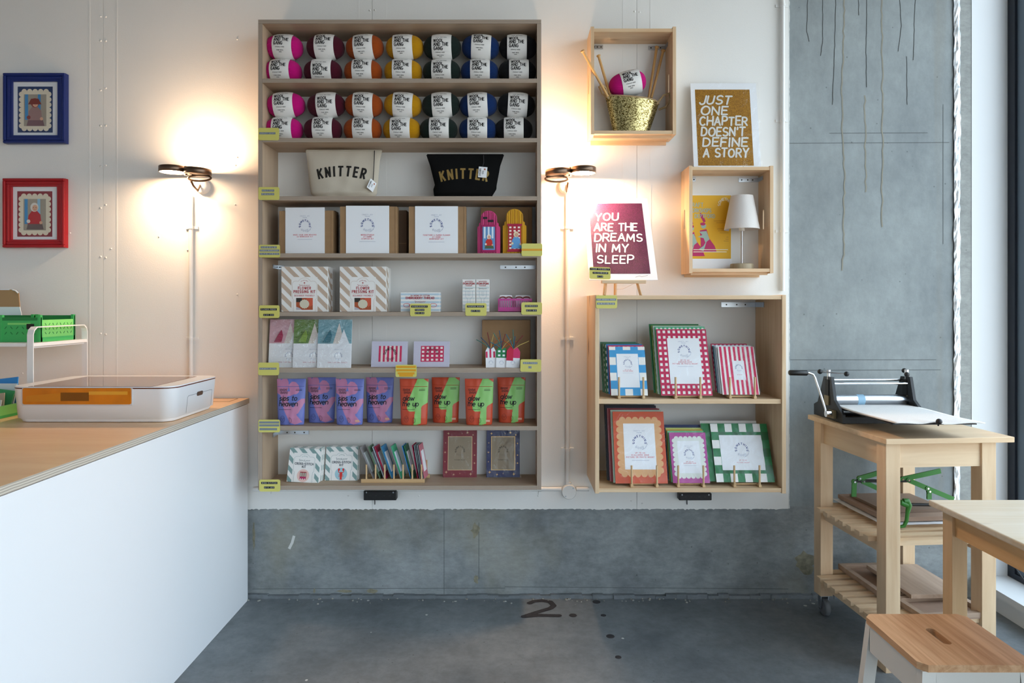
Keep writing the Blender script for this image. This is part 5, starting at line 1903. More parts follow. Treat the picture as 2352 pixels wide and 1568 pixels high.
# ================================================================== wall crates right of the shelf
def crate(label, px0, px1, py0, py1, tpy, bpy_, Yf, knots):
    x0, x1 = wx(px0, Yf), wx(px1, Yf)
    z0, z1 = wz(py1, Yf), wz(py0, Yf)
    t = thing('wooden_crate', label, 'crate', ((x0 + x1) / 2, Yf, z0), (0, 0, 0), 'pine crates hung on the wall')
    hw, H, D = (x1 - x0) / 2, z1 - z0, YW - Yf
    th = .0145
    for s in (-1, 1):
        # side board with an oval hand slot
        a, b = (-hw, -hw + th) if s < 0 else (hw - th, hw)
        mb = MB()
        yo, zo, ys, zs = D * .56, H * .52, .008, .036
        slot = [(yo + ys * math.cos(q), zo + zs * (1 if math.sin(q) > 0 else -1) + ys * math.sin(q)) for q in [2 * math.pi * k / 16 for k in range(16)]]
        outer = [(0, 0), (D, 0), (D, H), (0, H)]
        ring = []
        # quad bridges between outer rectangle and slot
        vs_o = [(D, zo), (D, H), (yo, H), (0, H), (0, zo), (0, 0), (yo, 0), (D, 0)]
        nS = 16
        allp = slot + vs_o
        idx = [[0, 1, 2, 17, 16], [2, 3, 4, 18, 17], [4, 5, 6, 19, 18], [6, 7, 8, 20, 19], [8, 9, 10, 21, 20], [10, 11, 12, 22, 21], [12, 13, 14, 23, 22], [14, 15, 0, 16, 23]]
        n = len(allp)
        vs = [(a, p[0], p[1]) for p in allp] + [(b, p[0], p[1]) for p in allp]
        fs = [q for q in idx] + [[n + i for i in reversed(q)] for q in idx]
        fs += [(i, (i + 1) % 16, n + (i + 1) % 16, n + i) for i in range(16)]
        ol = [16, 17, 18, 19, 20, 21, 22, 23]
        fs += [(ol[i], ol[(i + 1) % 8], n + ol[(i + 1) % 8], n + ol[i]) for i in range(8)]
        mb.add(vs, fs)
        mb.build('side_board', PINE_Z, t)
    zt = wz(tpy, Yf) - z0
    zb = wz(bpy_, Yf) - z0
    MB().box(-hw + th, hw - th, 0.002, D, zt - th, zt).build('top_board', PINE_X, t)
    MB().box(-hw + th, hw - th, 0.002, D, zb - th, zb).build('bottom_board', PINE_X, t)
    MB().box(-hw + th, hw - th, D - .012, D, zb - th - .018, zb - th).build('batten', PINE_X, t)
    MB().box(-hw + th, hw - th, .03, .042, zb - th - .012, zb - th).build('batten', PINE_X, t)
    return t, x0 + th, x1 - th, z0 + zb


YK = 2.95
c1, cx0, cx1, cz1 = crate('pine wall crate holding the gold basket', 1357, 1553, 61, 308.5, 65, 299.5, YK, 0)
bracket(c1, cx0, wz(113, YW), 1, .056, .018, .05)
bracket(c1, cx1, wz(115, YW), -1, .078, .018, .05)
c2, dx0, dx1, dz1 = crate('pine wall crate holding the table lamp', 1583, 1776.5, 380.5, 627, 382.5, 616.5, YK, 1)
bracket(c2, dx0, wz(417, YW), 1, .05, .018, .05)
bracket(c2, dx1, wz(418, YW), -1, .09, .018, .06)

# gold basket
YBK = 3.02
SEQ = glitter('gold_sequins', '#5c4a18', '#e6d79a', scale=260, rough=.28, metal=.85, bump=1.0)
bk = thing('gold_basket', 'gold sequinned basket with rope handles in the upper wall crate', 'basket', (wx(1449, YBK), YBK, cz1 + .0008), (0, .03, 0))
mb = MB()
n, m_ = 48, 14
vs = []
A0, A1, B0, B1, HB = .078, .119, .044, .052, .158


def rim_z(a):
    return 1 + .06 * math.cos(a - 2.4) - .10 * max(0, math.cos(a)) ** 6


for i in range(m_ + 1):
    u = i / m_
    for k in range(n):
        a = 2 * math.pi * k / n
        vs.append(((A0 + (A1 - A0) * u) * math.cos(a), (B0 + (B1 - B0) * u) * math.sin(a), HB * u * rim_z(a)))
mb.add(vs, [(i * n + k, i * n + (k + 1) % n, (i + 1) * n + (k + 1) % n, (i + 1) * n + k) for i in range(m_) for k in range(n)], 0, True)
mb.add(vs[:n], [list(range(n))[::-1]])
mb.build('body', SEQ, bk)
ROPE = mat('#b59a72', .9, name='jute_rope', bump=.8, bscale=300)
MB().tube([(A1 * math.cos(2 * math.pi * k / n), B1 * math.sin(2 * math.pi * k / n), HB * rim_z(2 * math.pi * k / n)) for k in range(n + 1)], .0035, 6, caps=False).build('rim_cord', ROPE, bk)
for s in (-1, 1):
    z = HB * rim_z(0 if s > 0 else math.pi)
    if s > 0:
        pts = [(.105, -.02, z - .005), (.135, -.022, z + .035), (.16, -.02, z + .045), (.168, -.01, z + .02), (.15, .0, z - .01), (.122, 0.01, z - .02)]
    else:
        pts = [(-.105, -.02, z - .015), (-.135, -.025, z + .004), (-.15, -.03, z + .03), (-.14, -.028, z + .042), (-.12, -.02, z + .03), (-.11, -.005, z + .01)]
    MB().tube(pts, .0048, 8).build('handle', ROPE, bk)
yarn_ball('magenta pink yarn ball tilted in the gold basket', 0, (wx(1441, YBK), YBK - .002, wz(193, YBK)), -.15, -.05, -.22, .012, group='yarn balls on the two top shelves')
NEED = wood('needle_wood', '#cfa468', '#b98a4e', 'z', scale=16)
for k, (a, b, c, d, Ya, Yb, lab) in enumerate(((1337, 115, 1396, 222, 2.915, 2.985, 'wooden knitting needle poking out past the left side of the upper crate'),
                                            (1374, 126, 1402, 222, 3.01, 3.02, 'wooden knitting needle standing inside the left side of the gold basket'),
                                            (1509, 106, 1490, 225, 3.055, 3.03, 'wooden knitting needle at the right of the gold basket, nearer the pink yarn'),
                                            (1524, 114, 1496, 225, 3.05, 3.035, 'rightmost wooden knitting needle in the gold basket'))):
    p, q = at(a, b, Ya), at(c, d, Yb)
    t = thing('knitting_needle', lab, 'knitting needle', q, (0, 0, 0), 'knitting needles in the gold basket')
    v = p - q
    MB().tube([(0, 0, 0), v * .97], .0058, 10).build('shaft', NEED, t)
    MB().tube([v * .955, v * .965, v * .99, v], [.006, .009, .0095, .006], 10).build('knob', NEED, t)

# gold poster on top of the lamp crate
YP = 3.0
zt2 = wz(382.5, YK) + .0006
t = thing('gold_poster', 'gold glitter poster with white hand lettering above the lamp crate', 'poster', (wx(1671, YP), YP, zt2), (-.155, 0, 0))
pw = wx(1748, YP) - wx(1594, YP)
ph = (wz(191, 3.06) - zt2) / math.cos(.155)
MB().box(-pw / 2, pw / 2, 0, .003, 0, ph).build('card', PAPER, t)
sh = Sheet(t)
gx0, gx1, gz0, gz1 = -pw * .435, pw * .395, ph * .035, ph * .925
sh.rect(gx0, gz0, gx1, gz1, glitter('gold_glitter', '#7a4e0a', '#bf8a22', 700, .4, .35, .6), 'glitter_print', 0)
gh = gz1 - gz0
gw = gx1 - gx0
for k, (s, u0, wd, sl) in enumerate((('JUST', .07, .56, .12), ('ONE', .09, .48, .06), ('CHAPTER', .06, .86, .05), ("DOESN'T", .08, .78, .06), ('DEFINE', .10, .80, .05), ('A STORY', .10, .80, .06))):
    hh = gh * .108
    z = gz0 + gh * (.805 - k * .1385)
    letters(sh, s, gx0 + gw * u0, z, hh, mat('#d9d8d2', .7, name='cut_paper_white'), hh * .2, gw * wd, sl * 2, .05)
sh.polys(ribbons([[(pw * .13, ph * .012), (pw * .16, ph * .022), (pw * .2, ph * .018), (pw * .24, ph * .024)]], .0012), INK, 'signature', 2)
sh.done()
MB().box(-pw / 2 - .002, pw / 2 + .008, -.005, -.0045, 0.001, ph + .004).build('sleeve', clear_film('crinkled_sleeve', gloss=.0, bump=.5, bscale=11, rough=.06, fres=.4), t)

# lamp crate contents
t = thing('table_lamp', 'small table lamp with white fabric shade in the lower wall crate', 'lamp', (wx(1704, 3.02), 3.02, dz1 + .0006))
NICK = mat('#a89a86', .35, .8, name='brushed_nickel')
MB().lathe([(.05, 0), (.05, .02), (.048, .024), (.001, .024)], 36, 0).build('base', wood('lamp_base', '#b3a387', '#8f7f66', 'z', scale=14), t)
MB().tube([(0, 0, .024), (0, 0, .19)], .0045, 12).build('stem', mat('#b4b0b0', .25, .9, name='lamp_stem_metal'), t)
hb, ht = wz(527, 3.02) - t.location.z, wz(450, 3.02) - t.location.z
MB().lathe([(.0755, hb), (.0475, ht)], 48, 0, caps=False).build('lamp_shade', mat('#dcd6d2', .85, name='linen_shade', bump=.4, bscale=600), t)
MB().tube([(-.07, 0, hb + .012), (.07, 0, hb + .012)], .0015, 6).build('shade_wire', STEEL, t)
MB().lathe([(.012, .17), (.013, .20), (.026, .215), (.028, .235), (.015, .258), (.001, .262)], 20, 0).build('bulb', mat('#ece8e0', .3, name='frosted_bulb'), t)

YPO = YW - .004
t = thing('workshop_poster', 'yellow workshop poster with pink figures behind the table lamp', 'poster', (wx(1626, YPO), YPO, dz1 + .001))
pw, ph = wx(1681, YPO) - wx(1571, YPO), wz(447, YPO) - dz1
x1_ = pw / 2
MB().box(-pw / 2 + .03, x1_, 0, .002, 0.0, ph).build('paper', PAPER, t)
sh = Sheet(t)
zl = wz(594, YPO) - t.location.z
ylw = mat('#e2ae16', .6, name='poster_yellow')
xl = -pw / 2 + .032
sh.rect(xl, zl, x1_ - .004, ph - .004, ylw, 'ground', 0)
SKY = mat('#9db7b0', .6, name='poster_grey_blue')
MAG = mat('#b81f62', .6, name='poster_magenta')
wl = mat('#e8e2c8', .6, name='poster_cream')
H_ = ph - zl
for k, (s, fit) in enumerate((('CRAFT', .062), ('WORKSHOPS', .098), ('IN DEPTFORD', .115))):
    sh.text(s, xl - .008, zl + H_ * (.81 - .088 * k), .0165, SKY, align='l', t=.0026, sp=.3, fit=fit)
sh.polys(arc_polys('SOMETHING', x1_ - .032, zl + H_ * .84, .020, 92, .011, t=.0022, span=195), wl, 'lettering', 2)
for k, (a, b, z) in enumerate(((.55, .97, .585), (.62, .97, .555), (.64, .97, .46), (.66, .97, .43), (.70, .97, .40), (.86, .97, .33), (.84, .97, .30), (.8, .97, .27))):
    sh.rect(xl + (x1_ - xl) * a, zl + H_ * z, xl + (x1_ - xl) * (b - .05), zl + H_ * z + .0022, mat('#b8861e', .6, name='poster_dark_yellow'), 'small_print', 1)
for cx, cz, sc in ((.44, .0, 1.0), (.10, -.06, 1.05)):
    fx = lambda u, v: (max(xl + .001, xl + (cx + u * sc) * (x1_ - xl) * .9), max(zl + .002, zl + H_ * (.1 + cz + v * sc)))
    sh.poly([fx(*p) for p in ((-.18, 0), (.26, .0), (.20, .10), (.05, .22), (-.02, .36), (-.2, .34), (-.18, .18))], MAG, 'figure', 1)
    sh.poly([fx(*p) for p in ((-.26, .24), (.0, .30), (.06, .2), (-.05, .15), (-.1, .22))], SKY, 'figure', 2)
    sh.poly([fx(*p) for p in ((-.22, .32), (-.02, .33), (.02, .24), (-.1, .25))], SKY, 'figure', 3)
    sh.circle(*fx(-.10, .41), .012, SKY, 'figure', 2, 12)
    sh.circle(*fx(-.12, .44), .012, MAG, 'figure', 3, 12, .007)
    sh.poly([fx(*p) for p in ((-.10, .46), (-.04, .48), (-.12, .58), (-.2, .62), (-.2, .57))], MAG, 'figure', 1)
    sh.poly([fx(*p) for p in ((-.25, .04), (-.1, .1), (.0, .2), (-.1, .02))], SKY, 'figure', 3)
for k in range(2):
    sh.rect(xl + .01, zl + H_ * (.135 - .035 * k), x1_ - .018 - .006 * k, zl + H_ * (.147 - .035 * k), wl, 'small_print', 4)
sh.done()

# ================================================================== pine cabinet
YQ = 2.785
qx0, qx1 = wx(1367, YQ), wx(1805.5, YQ)
qz0, qz1 = wz(1131, YQ), wz(678, YQ)
cab = thing('pine_cabinet', 'open pine wall cabinet with two shelves of framed card kits', 'cabinet', ((qx0 + qx1) / 2, YQ, qz0))
hw, QH, QD = (qx1 - qx0) / 2, qz1 - qz0, YW - YQ
th = .0165
for s in (-1, 1):
    a, b = (-hw, -hw + th) if s < 0 else (hw - th, hw)
    MB().box(a, b, 0, QD, -.004, QH + .002).build('side_board', PINE_Z, cab, bev=.001)
zm = wz(917, YQ) - qz0
zbm = wz(1121.5, YQ) - qz0
MB().box(-hw + th, hw - th, .003, QD, QH - th, QH).build('top_board', PINE_X, cab, bev=.001)
MB().box(-hw + th, hw - th, .008, QD, zm - .019, zm).build('shelf_board', PINE_X, cab, bev=.001)
MB().box(-hw + th, hw - th, .004, QD, 0, zbm).build('bottom_board', PINE_X, cab, bev=.001)
zm += qz0
zbm += qz0
bracket(cab, qx0 + th, wz(703, YW), 1, .10, .02, .1)
bracket(cab, qx1 - th, wz(705, YW), -1, .155, .022, .11)
price_card('yellow price card with two grey strips on the top left corner of the pine cabinet', 1369, 678, 1417.5, 708, [('g', .48, .67, .94, 'ART PRINTS FROM'), ('g', .47, .36, .86, 'ARTISTS')], Y=YQ - .003)

# easel with the plum poster
YE = 2.82
ez = qz1 + .0006
pzb = wz(643, 2.82)
lean = math.atan2(.22, .37)
es = thing('easel', 'small wooden table easel on top of the pine cabinet', 'easel', (wx(1432, YE), YE, ez))
hz = pzb - ez
ew = wx(1483, YE) - wx(1382, YE)
MB().box(-ew / 2, ew / 2, -.016, .014, hz - .014, hz - .001).build('ledge', PINE_X, es, bev=.001)
for s in (-1, 1):
    Lh = .30
    dx = s * .072
    p0, p1 = Vector((dx * 1.05, .010, 0)), Vector((dx * .35, .20, .30))
    v = (p1 - p0)
    MB().tube([p0 + Vector((0, .012, 0)), p1], .0068, 4, smooth=False).build('front_leg', PEG, es)
MB().tube([(0, .225, 0.004), (0, .21, .30)], .0068, 4, smooth=False).build('rear_leg', PEG, es)
MB().tube([(-.03, .2, .28), (.03, .2, .28)], .006, 6).build('cross_bar', PEG, es)
MB().tube([(0, .222, .03), (.02, .12, .03), (.05, .03, .05)], .0008, 4).build('string', CARD, es)
t = thing('plum_poster', 'plum glitter poster with white hand lettering on the easel', 'poster', (wx(1432, 2.81), 2.811, pzb + .0003), (-lean, 0, 0))
pw = wx(1511, 2.81) - wx(1353, 2.81)
ph = .43
MB().box(-pw / 2, pw / 2, 0, .003, 0, ph).build('card', PAPER, t)
sh = Sheet(t)
gx0, gx1, gz0, gz1 = -pw * .425, pw * .405, ph * .07, ph * .935
gw, gh = gx1 - gx0, gz1 - gz0
sh.rect(gx0, gz0, gx1, gz1, glitter('plum_glitter', '#36102e', '#6c2456', 700, .45, .25, .6), 'glitter_print', 0)
for k, (s, u0, wd) in enumerate((('YOU', .10, .42), ('ARE THE', .065, .78), ('DREAMS', .06, .86), ('IN MY', .07, .57), ('SLEEP', .075, .64))):
    hh = gh * .105
    letters(sh, s, gx0 + gw * u0, gz0 + gh * (.745 - k * .15), hh, mat('#e9e9ee', .7, name='cut_paper_bright'), hh * .17, gw * wd, .12, .05)
sh.polys(ribbons([[(pw * .18, ph * .03), (pw * .24, ph * .045), (pw * .27, ph * .035), (pw * .36, ph * .05)]], .0012), INK, 'signature', 2)
sh.done()
MB().box(-pw / 2 - .004, pw / 2 + .006, -.004, -.0035, 0.001, ph + .004).build('sleeve', FILM, t)
pc = price_card('yellow price card with three black strips on the lower left corner of the plum poster', 1354.5, 611, 1403, 640.5, [('k', .5, .82, .96, 'YOUR FRIENDLY'), ('k', .52, .5, .74, 'NEIGHBOUR'), ('k', .5, .2, .28, '£16')], Y=2.80, rot=.03)
pc.rotation_euler = (-.35, .03, 0)
pc.location.y = 2.806

# display stands and the card kits leaning on them
def stand(label, pxa, pxb, Y, z0):
    xa, xb = wx(pxa, Y), wx(pxb, Y)
    t = thing('display_stand', label, 'stand', ((xa + xb) / 2, Y, z0 + .0005), (0, 0, 0), 'wooden display stands')
    hw_ = (xb - xa) / 2
    for s in (-1, 1):
        x = s * hw_
        MB().box(x - .0055, x + .0055, -.006, .12, 0, .011).build('foot', PEG, t, bev=.001)
        MB().tube([(x, .0, .011), (x, .002, .088)], .0042, 10).build('peg', PEG, t)
        MB().tube([(x, .088, .011), (x, .125, .115)], .0042, 10).build('peg', PEG, t)
    MB().tube([(-hw_ + .0055, .028, .006), (hw_ - .0055, .028, .006)], .0045, 8).build('cross_bar', PEG, t)
    MB().tube([(-hw_ + .0055, .09, .006), (hw_ - .0055, .09, .006)], .0045, 8).build('cross_bar', PEG, t)
    return t


YS = 2.806
LEAN = .36


def card_kit(label, px0, px1, pyt, pyb, Y, draw, body='#e9e7e4', group='card mount kits in the pine cabinet', film=True, lean=LEAN, rz=0.0, d=.003):
    z0 = wz(pyb, Y)
    x0, x1 = wx(px0, Y), wx(px1, Y)
    t = thing('mount_kit', label, 'picture mount', ((x0 + x1) / 2, Y, z0), (-lean, 0, rz), group)
    w = x1 - x0
    # height so that the leaning top reaches pyt
    tz = (CY - pyt) / F
    h = (EYE + tz * Y - z0) / (math.cos(lean) - tz * math.sin(lean))
    MB().box(-w / 2, w / 2, 0, d, 0, h).build('card', mat(body, .6, name='mount_board_' + body[1:]), t)
    sh = Sheet(t)
    draw(sh, w, h)
    sh.done()
    if film:
        MB().box(-w / 2 - .002, w / 2 + .004, -.0045, -.004, 0.001, h + .001).build('sleeve', FILM, t)
    return t


WCH = mat('#eceae6', .6, name='white_print')


def gingham(col, nx, nz, win=None, ins=True, lines=('UP TO A4', 'PICTURE MOUNT'), invert=False):
    def f(sh, w, h):
        m = mat(col, .55, name='gingham_' + col[1:])
        sh.rect(-w / 2, 0, w / 2, h, m, 'ground', 0)
        checks(sh, -w / 2, 0, w / 2, h, nx, nz, WCH)
        if win:
            a, b, c, e = win
            sh.rect(-w / 2 + a * w, b * h, -w / 2 + c * w, e * h, PAPER, 'insert', 2)
            iw = (c - a) * w
            sh.label(-w / 2 + (a + c) / 2 * w, e * h - .02 * h, iw * .8, lines)
    return f


def draw_blue(sh, w, h):
    m = mat('#3f9ad2', .55, name='sky_blue_print')
    sh.rect(-w / 2, 0, w / 2, h, WCH, 'ground', 0)
    n = 5
    cols = [0.0, .18, .39, .60, .81, 1.0]
    rows = [0.0, .13, .30, .46, .62, .78, .93, 1.0]
    for i in range(5):
        for k in range(7):
            edge = (i in (1, 3)) or (k % 2 == 1)
            if edge:
                sh.rect(-w / 2 + cols[i] * w, rows[k] * h, -w / 2 + cols[i + 1] * w, rows[k + 1] * h, m, 'pattern', 1)
    sh.rect(-w * .30, h * .16, w * .30, h * .85, PAPER, 'insert', 2)
    sh.label(0, h * .82, w * .5, ('UP TO A5', 'PICTURE MOUNT'))


def draw_stripe(sh, w, h):
    sh.rect(-w / 2, 0, w / 2, h, WCH, 'ground', 0)
    n = 8
    for i in range(n):
        x = -w / 2 + w * (i + .3) / n
        sh.rect(x, 0, x + w / n * .52, h, mat('#d01f55', .55, name='cerise_print'), 'pattern', 1)
    sh.rect(-w * .14, h * .3, w * .18, h * .7, PAPER, 'insert', 2)
    sh.logo(w * .02, h * .55, w * .1, tiny=False)
    sh.text('UP TO 6X4', w * .02, h * .4, .003, REDINK)


def draw_scallop(ground, rim, nx, nz, lines):
    def f(sh, w, h):
        sh.rect(-w / 2, 0, w / 2, h, mat(ground, .5, name='mount_' + ground[1:]), 'ground', 0)
        sh.poly(scallop(-w * .38, h * .13, w * .38, h * .88, nx, nz), mat(rim, .55, name='scallop_' + rim[1:]), 'scallop', 1)
        sh.rect(-w * .305, h * .19, w * .305, h * .83, PAPER, 'insert', 2)
        sh.label(0, h * .76, w * .56, lines)
    return f


def draw_green(sh, w, h):
    g = mat('#14743f', .5, name='bottle_green_print')
    g2 = mat('#0c5a2e', .5, name='deep_green_print')
    sh.rect(-w / 2, 0, w / 2, h, g, 'ground', 0)
    nx, nz = 8, 7
    for i in range(nx):
        for k in range(nz):
            x, z = -w / 2 + w * i / nx, h * k / nz
            if i % 2 == 0 and k % 2 == 0:
                sh.rect(x, z, x + w / nx, z + h / nz, WCH, 'pattern', 1)
            elif i % 2 == 1 and k % 2 == 1:
                sh.rect(x, z, x + w / nx, z + h / nz, g2, 'pattern', 1)
    sh.rect(-w * .37, h * .2, w * .37, h * .8, PAPER, 'insert', 2)
    sh.logo(0, h * .55, .028, tiny=True)
    sh.text('UP TO A5', 0, h * .36, .004, REDINK, sp=.5)
    sh.text('PICTURE MOUNT', 0, h * .32, .004, REDINK, sp=.5)


# shelf one
stand('wooden display stand under the blue check mount', 1422, 1478, YS, zm)
stand('wooden display stand under the red gingham mount', 1552, 1609, YS, zm)
stand('wooden display stand under the pink striped mount', 1677, 1734, YS, zm)
stand('wooden display stand under the orange scalloped mount', 1451, 1509, YS, zbm)
stand('wooden display stand under the magenta scalloped mount', 1558, 1616, YS, zbm)
stand('wooden display stand under the green check mount', 1687, 1745, YS, zbm)
YI = 2.822
card_kit('sky blue and white check mount with a white label insert', 1404, 1488, 796, 908, YI, draw_blue)
card_kit('red gingham mount with a tall white label insert', 1519, 1637, 756, 908, YI, gingham('#c01a50', 10, 12, (.2, .17, .84, .86), lines=('UP TO A4', 'GINGHAM EDGE', 'PICTURE OR PHOTO MOUNT')))
card_kit('pink and white striped mount with a small label insert', 1660, 1745, 796, 906, YI, draw_stripe)
card_kit('orange mount with peach scallops and a white label insert', 1414, 1534, 945, 1110, YI, draw_scallop('#c8502a', '#dba774', 6, 8, ('UP TO A4', 'SCALLOPED EDGE', 'PICTURE OR PHOTO MOUNT')), lean=.30)
card_kit('magenta mount with white scallops and a white label insert', 1546, 1631, 993, 1109, YI, draw_scallop('#b04a94', '#dfe3dc', 6, 8, ('UP TO A5', 'SCALLOPED EDGE')))
card_kit('dark green and white check mount lying wide with a label insert', 1646, 1780, 973, 1107, YI, draw_green, lean=.40)


# the sheets filed behind each front kit
def behind(group, front, items, px0, px1, pyb, lean):
    for k, (lab, col, dpx, pyt, dr) in enumerate(items):
        Y = YI + .010 + .0085 * k
        card_kit(lab, px0 + dpx, px1 + dpx, pyt, pyb - 2 - 1.5 * k, Y, dr or (lambda sh, w, h: sh.rect(-w / 2, h * .9, w / 2, h, mat(col, .55, name='edge_' + col[1:]), 'border', 0)), body=col, film=(k % 2 == 0), lean=lean)


behind('', '', [('red gingham edged mount just behind the sky blue one', '#c8475f', -2, 793, gingham('#c01a50', 8, 10)), ('deep blue mount second behind the sky blue check one', '#2f6fb0', -6, 790, None), ('forest green check mount third behind the sky blue one', '#1d5a38', -12, 788, gingham('#1d5a38', 6, 8)),
               ('grey green check mount fourth behind the sky blue one', '#5c6f5c', -16, 787, gingham('#3c5a44', 8, 10)), ('dark green mount at the back of the sky blue pile', '#2c5f47', -20, 785, None)], 1404, 1488, 908, LEAN)
behind('', '', [('mint gingham mount just behind the red gingham one', '#5fb58a', -3, 750, gingham('#4fb083', 12, 14)), ('clear sleeved pale mount second behind the red gingham one', '#b9c9bf', -8, 748, None), ('olive gingham mount third behind the red gingham one', '#6f8a3c', -12, 747, gingham('#6a8a3a', 10, 12)),
               ('dark green mount at the back of the red gingham pile', '#1f6a3c', -17, 744, None)], 1519, 1637, 908, LEAN)
behind('', '', [('white mount just behind the pink striped one', '#d9dade', -5, 794, None), ('pale blue mount second behind the pink striped one', '#a8bccb', -9, 793, None), ('blue grey mount third behind the pink striped one', '#4f7f96', -12, 793, None), ('crimson patterned mount at the back of the striped pile', '#a31a44', -16, 789, gingham('#a31a44', 9, 10))], 1660, 1745, 906, LEAN)
behind('', '', [('sage edged mount just behind the orange scalloped one', '#a9bdb0', -5, 941, None), ('dark red mount second behind the orange scalloped one', '#7c1826', -9, 938, None), ('dusty pink mount third behind the orange scalloped one', '#9c5a66', -13, 937, None), ('navy mount fourth behind the orange scalloped one', '#171a2c', -17, 931, None),
               ('black mount at the back of the orange pile', '#15161c', -20, 929, None)], 1414, 1534, 1110, .305)
behind('', '', [('mint green mount just behind the magenta scalloped one', '#69b47a', -4, 989, None), ('mustard mount second behind the magenta scalloped one', '#b98d2a', -6, 986, None), ('lime yellow mount third behind the magenta scalloped one', '#b8c060', -8, 982, None), ('navy blue mount at the back of the magenta pile', '#16234f', -11, 975, None)], 1546, 1631, 1109, LEAN)
behind('', '', [('plain green mount standing behind the green check one', '#12703c', -22, 972, None), ('pale card at the back of the green check pile', '#c3bdb6', -24, 966, None)], 1646, 1780, 1107, .405)

# ================================================================== printing corner: trolley, press, table, stool
TA = math.radians(4.5)
tr = thing('kitchen_trolley', 'birch trolley with slatted shelves carrying the etching press', 'trolley', (1.339, 2.443, 0), (0, 0, TA))
TWD, TDP = .49, .55
BIR_X = wood('birch_along_x', '#e6cba8', '#d2b08a', 'x', scale=7)
BIR_Y = wood('birch_along_y', '#e6cba8', '#d2b08a', 'y', scale=7)
BIR_Z = wood('birch_along_z', '#e6cba8', '#d2b08a', 'z', scale=7)
MB().box(0, TWD, 0, TDP, .83, .85).build('table_top', BIR_X, tr, bev=.002)
lg = .055
lx = (.012, TWD - .055 - lg)
ly = (.02, TDP - .03 - lg)
for i, x in enumerate(lx):
    for k, y in enumerate(ly):
        zb = 0.0 if k == 0 else .088
        l = MB().box(x, x + lg, y, y + lg, zb, .83).build('leg', BIR_Z, tr, bev=.0015)
        if k == 1:
            cx, cy = x + lg / 2, y + lg / 2
            MB().box(cx - .018, cx + .018, cy - .018, cy + .018, .082, .088).box(cx - .018, cx - .014, cy - .012, cy + .012, .03, .084).box(cx + .014, cx + .018, cy - .012, cy + .012, .03, .084).build('caster_fork', STEEL, l)
            MB().lathe([(.030, -.011), (.0375, -.008), (.0375, .008), (.030, .011)], 24, 0, Matrix.Translation((cx, cy - .008, .0378)) @ Matrix.Rotation(math.pi / 2, 4, 'Y')).build('caster_wheel', mat('#6f7276', .6, name='grey_rubber'), l)
MB().box(lx[0] + lg, lx[1], ly[0] + .008, ly[0] + .028, .74, .83).build('apron', BIR_X, tr)
MB().box(lx[0] + lg, lx[1], ly[1] + .02, ly[1] + .04, .74, .83).build('apron', BIR_X, tr)
for x in (lx[0] + .014, lx[1] + .02):
    MB().box(x, x + .02, ly[0] + lg, ly[1], .74, .83).build('apron', BIR_Y, tr)
for zs, nm in ((.455, 'mid'), (.165, 'low')):
    for x in (lx[0] + .016, lx[1] + .018):
        MB().box(x, x + .02, ly[0] + .01, ly[1] + .04, zs - .04, zs).build('shelf_rail', BIR_Y, tr)
    ns = 9
    for k in range(ns):
        y = ly[0] + .012 + k * (ly[1] + lg - ly[0] - .05) / (ns - 1)
        inner = (y + .03 < ly[0] + lg + .004) or (y > ly[1] - .034)
        a, b = (lx[0] + lg + .001, lx[1] - .001) if inner else (-.012, lx[1] + lg + .02)
        MB().box(a, b, y, y + .032, zs, zs + .017).build('slat', BIR_X, tr)


def trp(x, y, z):
    """trolley coordinates to world"""
    c, s = math.cos(TA), math.sin(TA)
    return Vector((1.339 + x * c - y * s, 2.443 + x * s + y * c, z))


# ---- etching press
PZ = .851
pr = thing('etching_press', 'black and steel tabletop etching press with a felt covered bed on the trolley', 'printing press', (1.50, 2.88, PZ), (0, 0, .02))
PB = mat('#15161a', .45, name='press_black', bump=.1, bscale=200)
for x in (-.170, .162):
    s = -1 if x < 0 else 1
    pts = [(-.125, 0), (.125, 0), (.125, .045), (.09, .06), (.035, .175), (-.030, .178), (-.055, .085), (-.125, .035)]
    mb = MB().prism(pts, x, x + .012, 'x')
    mb.build('cheek', PB, pr, bev=.001)
    # slot with screw, bearing block
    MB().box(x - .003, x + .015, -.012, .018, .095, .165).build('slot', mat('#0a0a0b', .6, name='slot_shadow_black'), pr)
    MB().tube([(x + .006, .003, .10), (x + .006, .003, .205)], .0065, 14).build('screw_spindle', CHROME, pr)
    MB().box(x - .005, x + .017, -.016, .022, .058, .098).build('bearing_block', mat('#8a7a5a', .4, .7, name='brass_block'), pr)
    MB().tube([(x + .006, .003, .19), (x + .006, .003, .206)], .009, 14).build('collar', CHROME, pr)
    if s < 0:
        a, b = Vector((x - .028, .01, .197)), Vector((x + .065, -.03, .191))
    else:
        a, b = Vector((x - .012, -.03, .188)), Vector((x + .016, .035, .198))
    hb_ = MB().tube([a, b], .0032, 8).build('tee_bar', CHROME, pr)
    for p in (a, b):
        MB().ball(p, .0105, 10).build('knob', BLACK, hb_)
for y, z in ((.03, .160), (-.022, .150)):
    MB().tube([(-.158, y, z), (.162, y, z)], .0048, 12).build('tie_rod', CHROME, pr)
MB().tube([(-.158, 0, .079), (.162, 0, .079)], .0225, 32).build('roller', mat('#b4b9c0', .25, 1.0, name='brushed_roller'), pr)
MB().tube([(-.05, 0, .079), (-.02, 0, .079)], .0228, 32).build('tape_band', mat('#8fb4cc', .5, name='blue_tape'), pr)
MB().tube([(-.158, 0, .030), (.162, 0, .030)], .020, 24).build('lower_roller', mat('#8f9398', .35, 1.0, name='dull_roller'), pr)
MB().box(-.158, .162, .105, .12, 0, .05).build('cross_beam', PB, pr)
MB().box(-.158, .162, -.12, -.108, .0, .025).build('cross_beam', PB, pr)
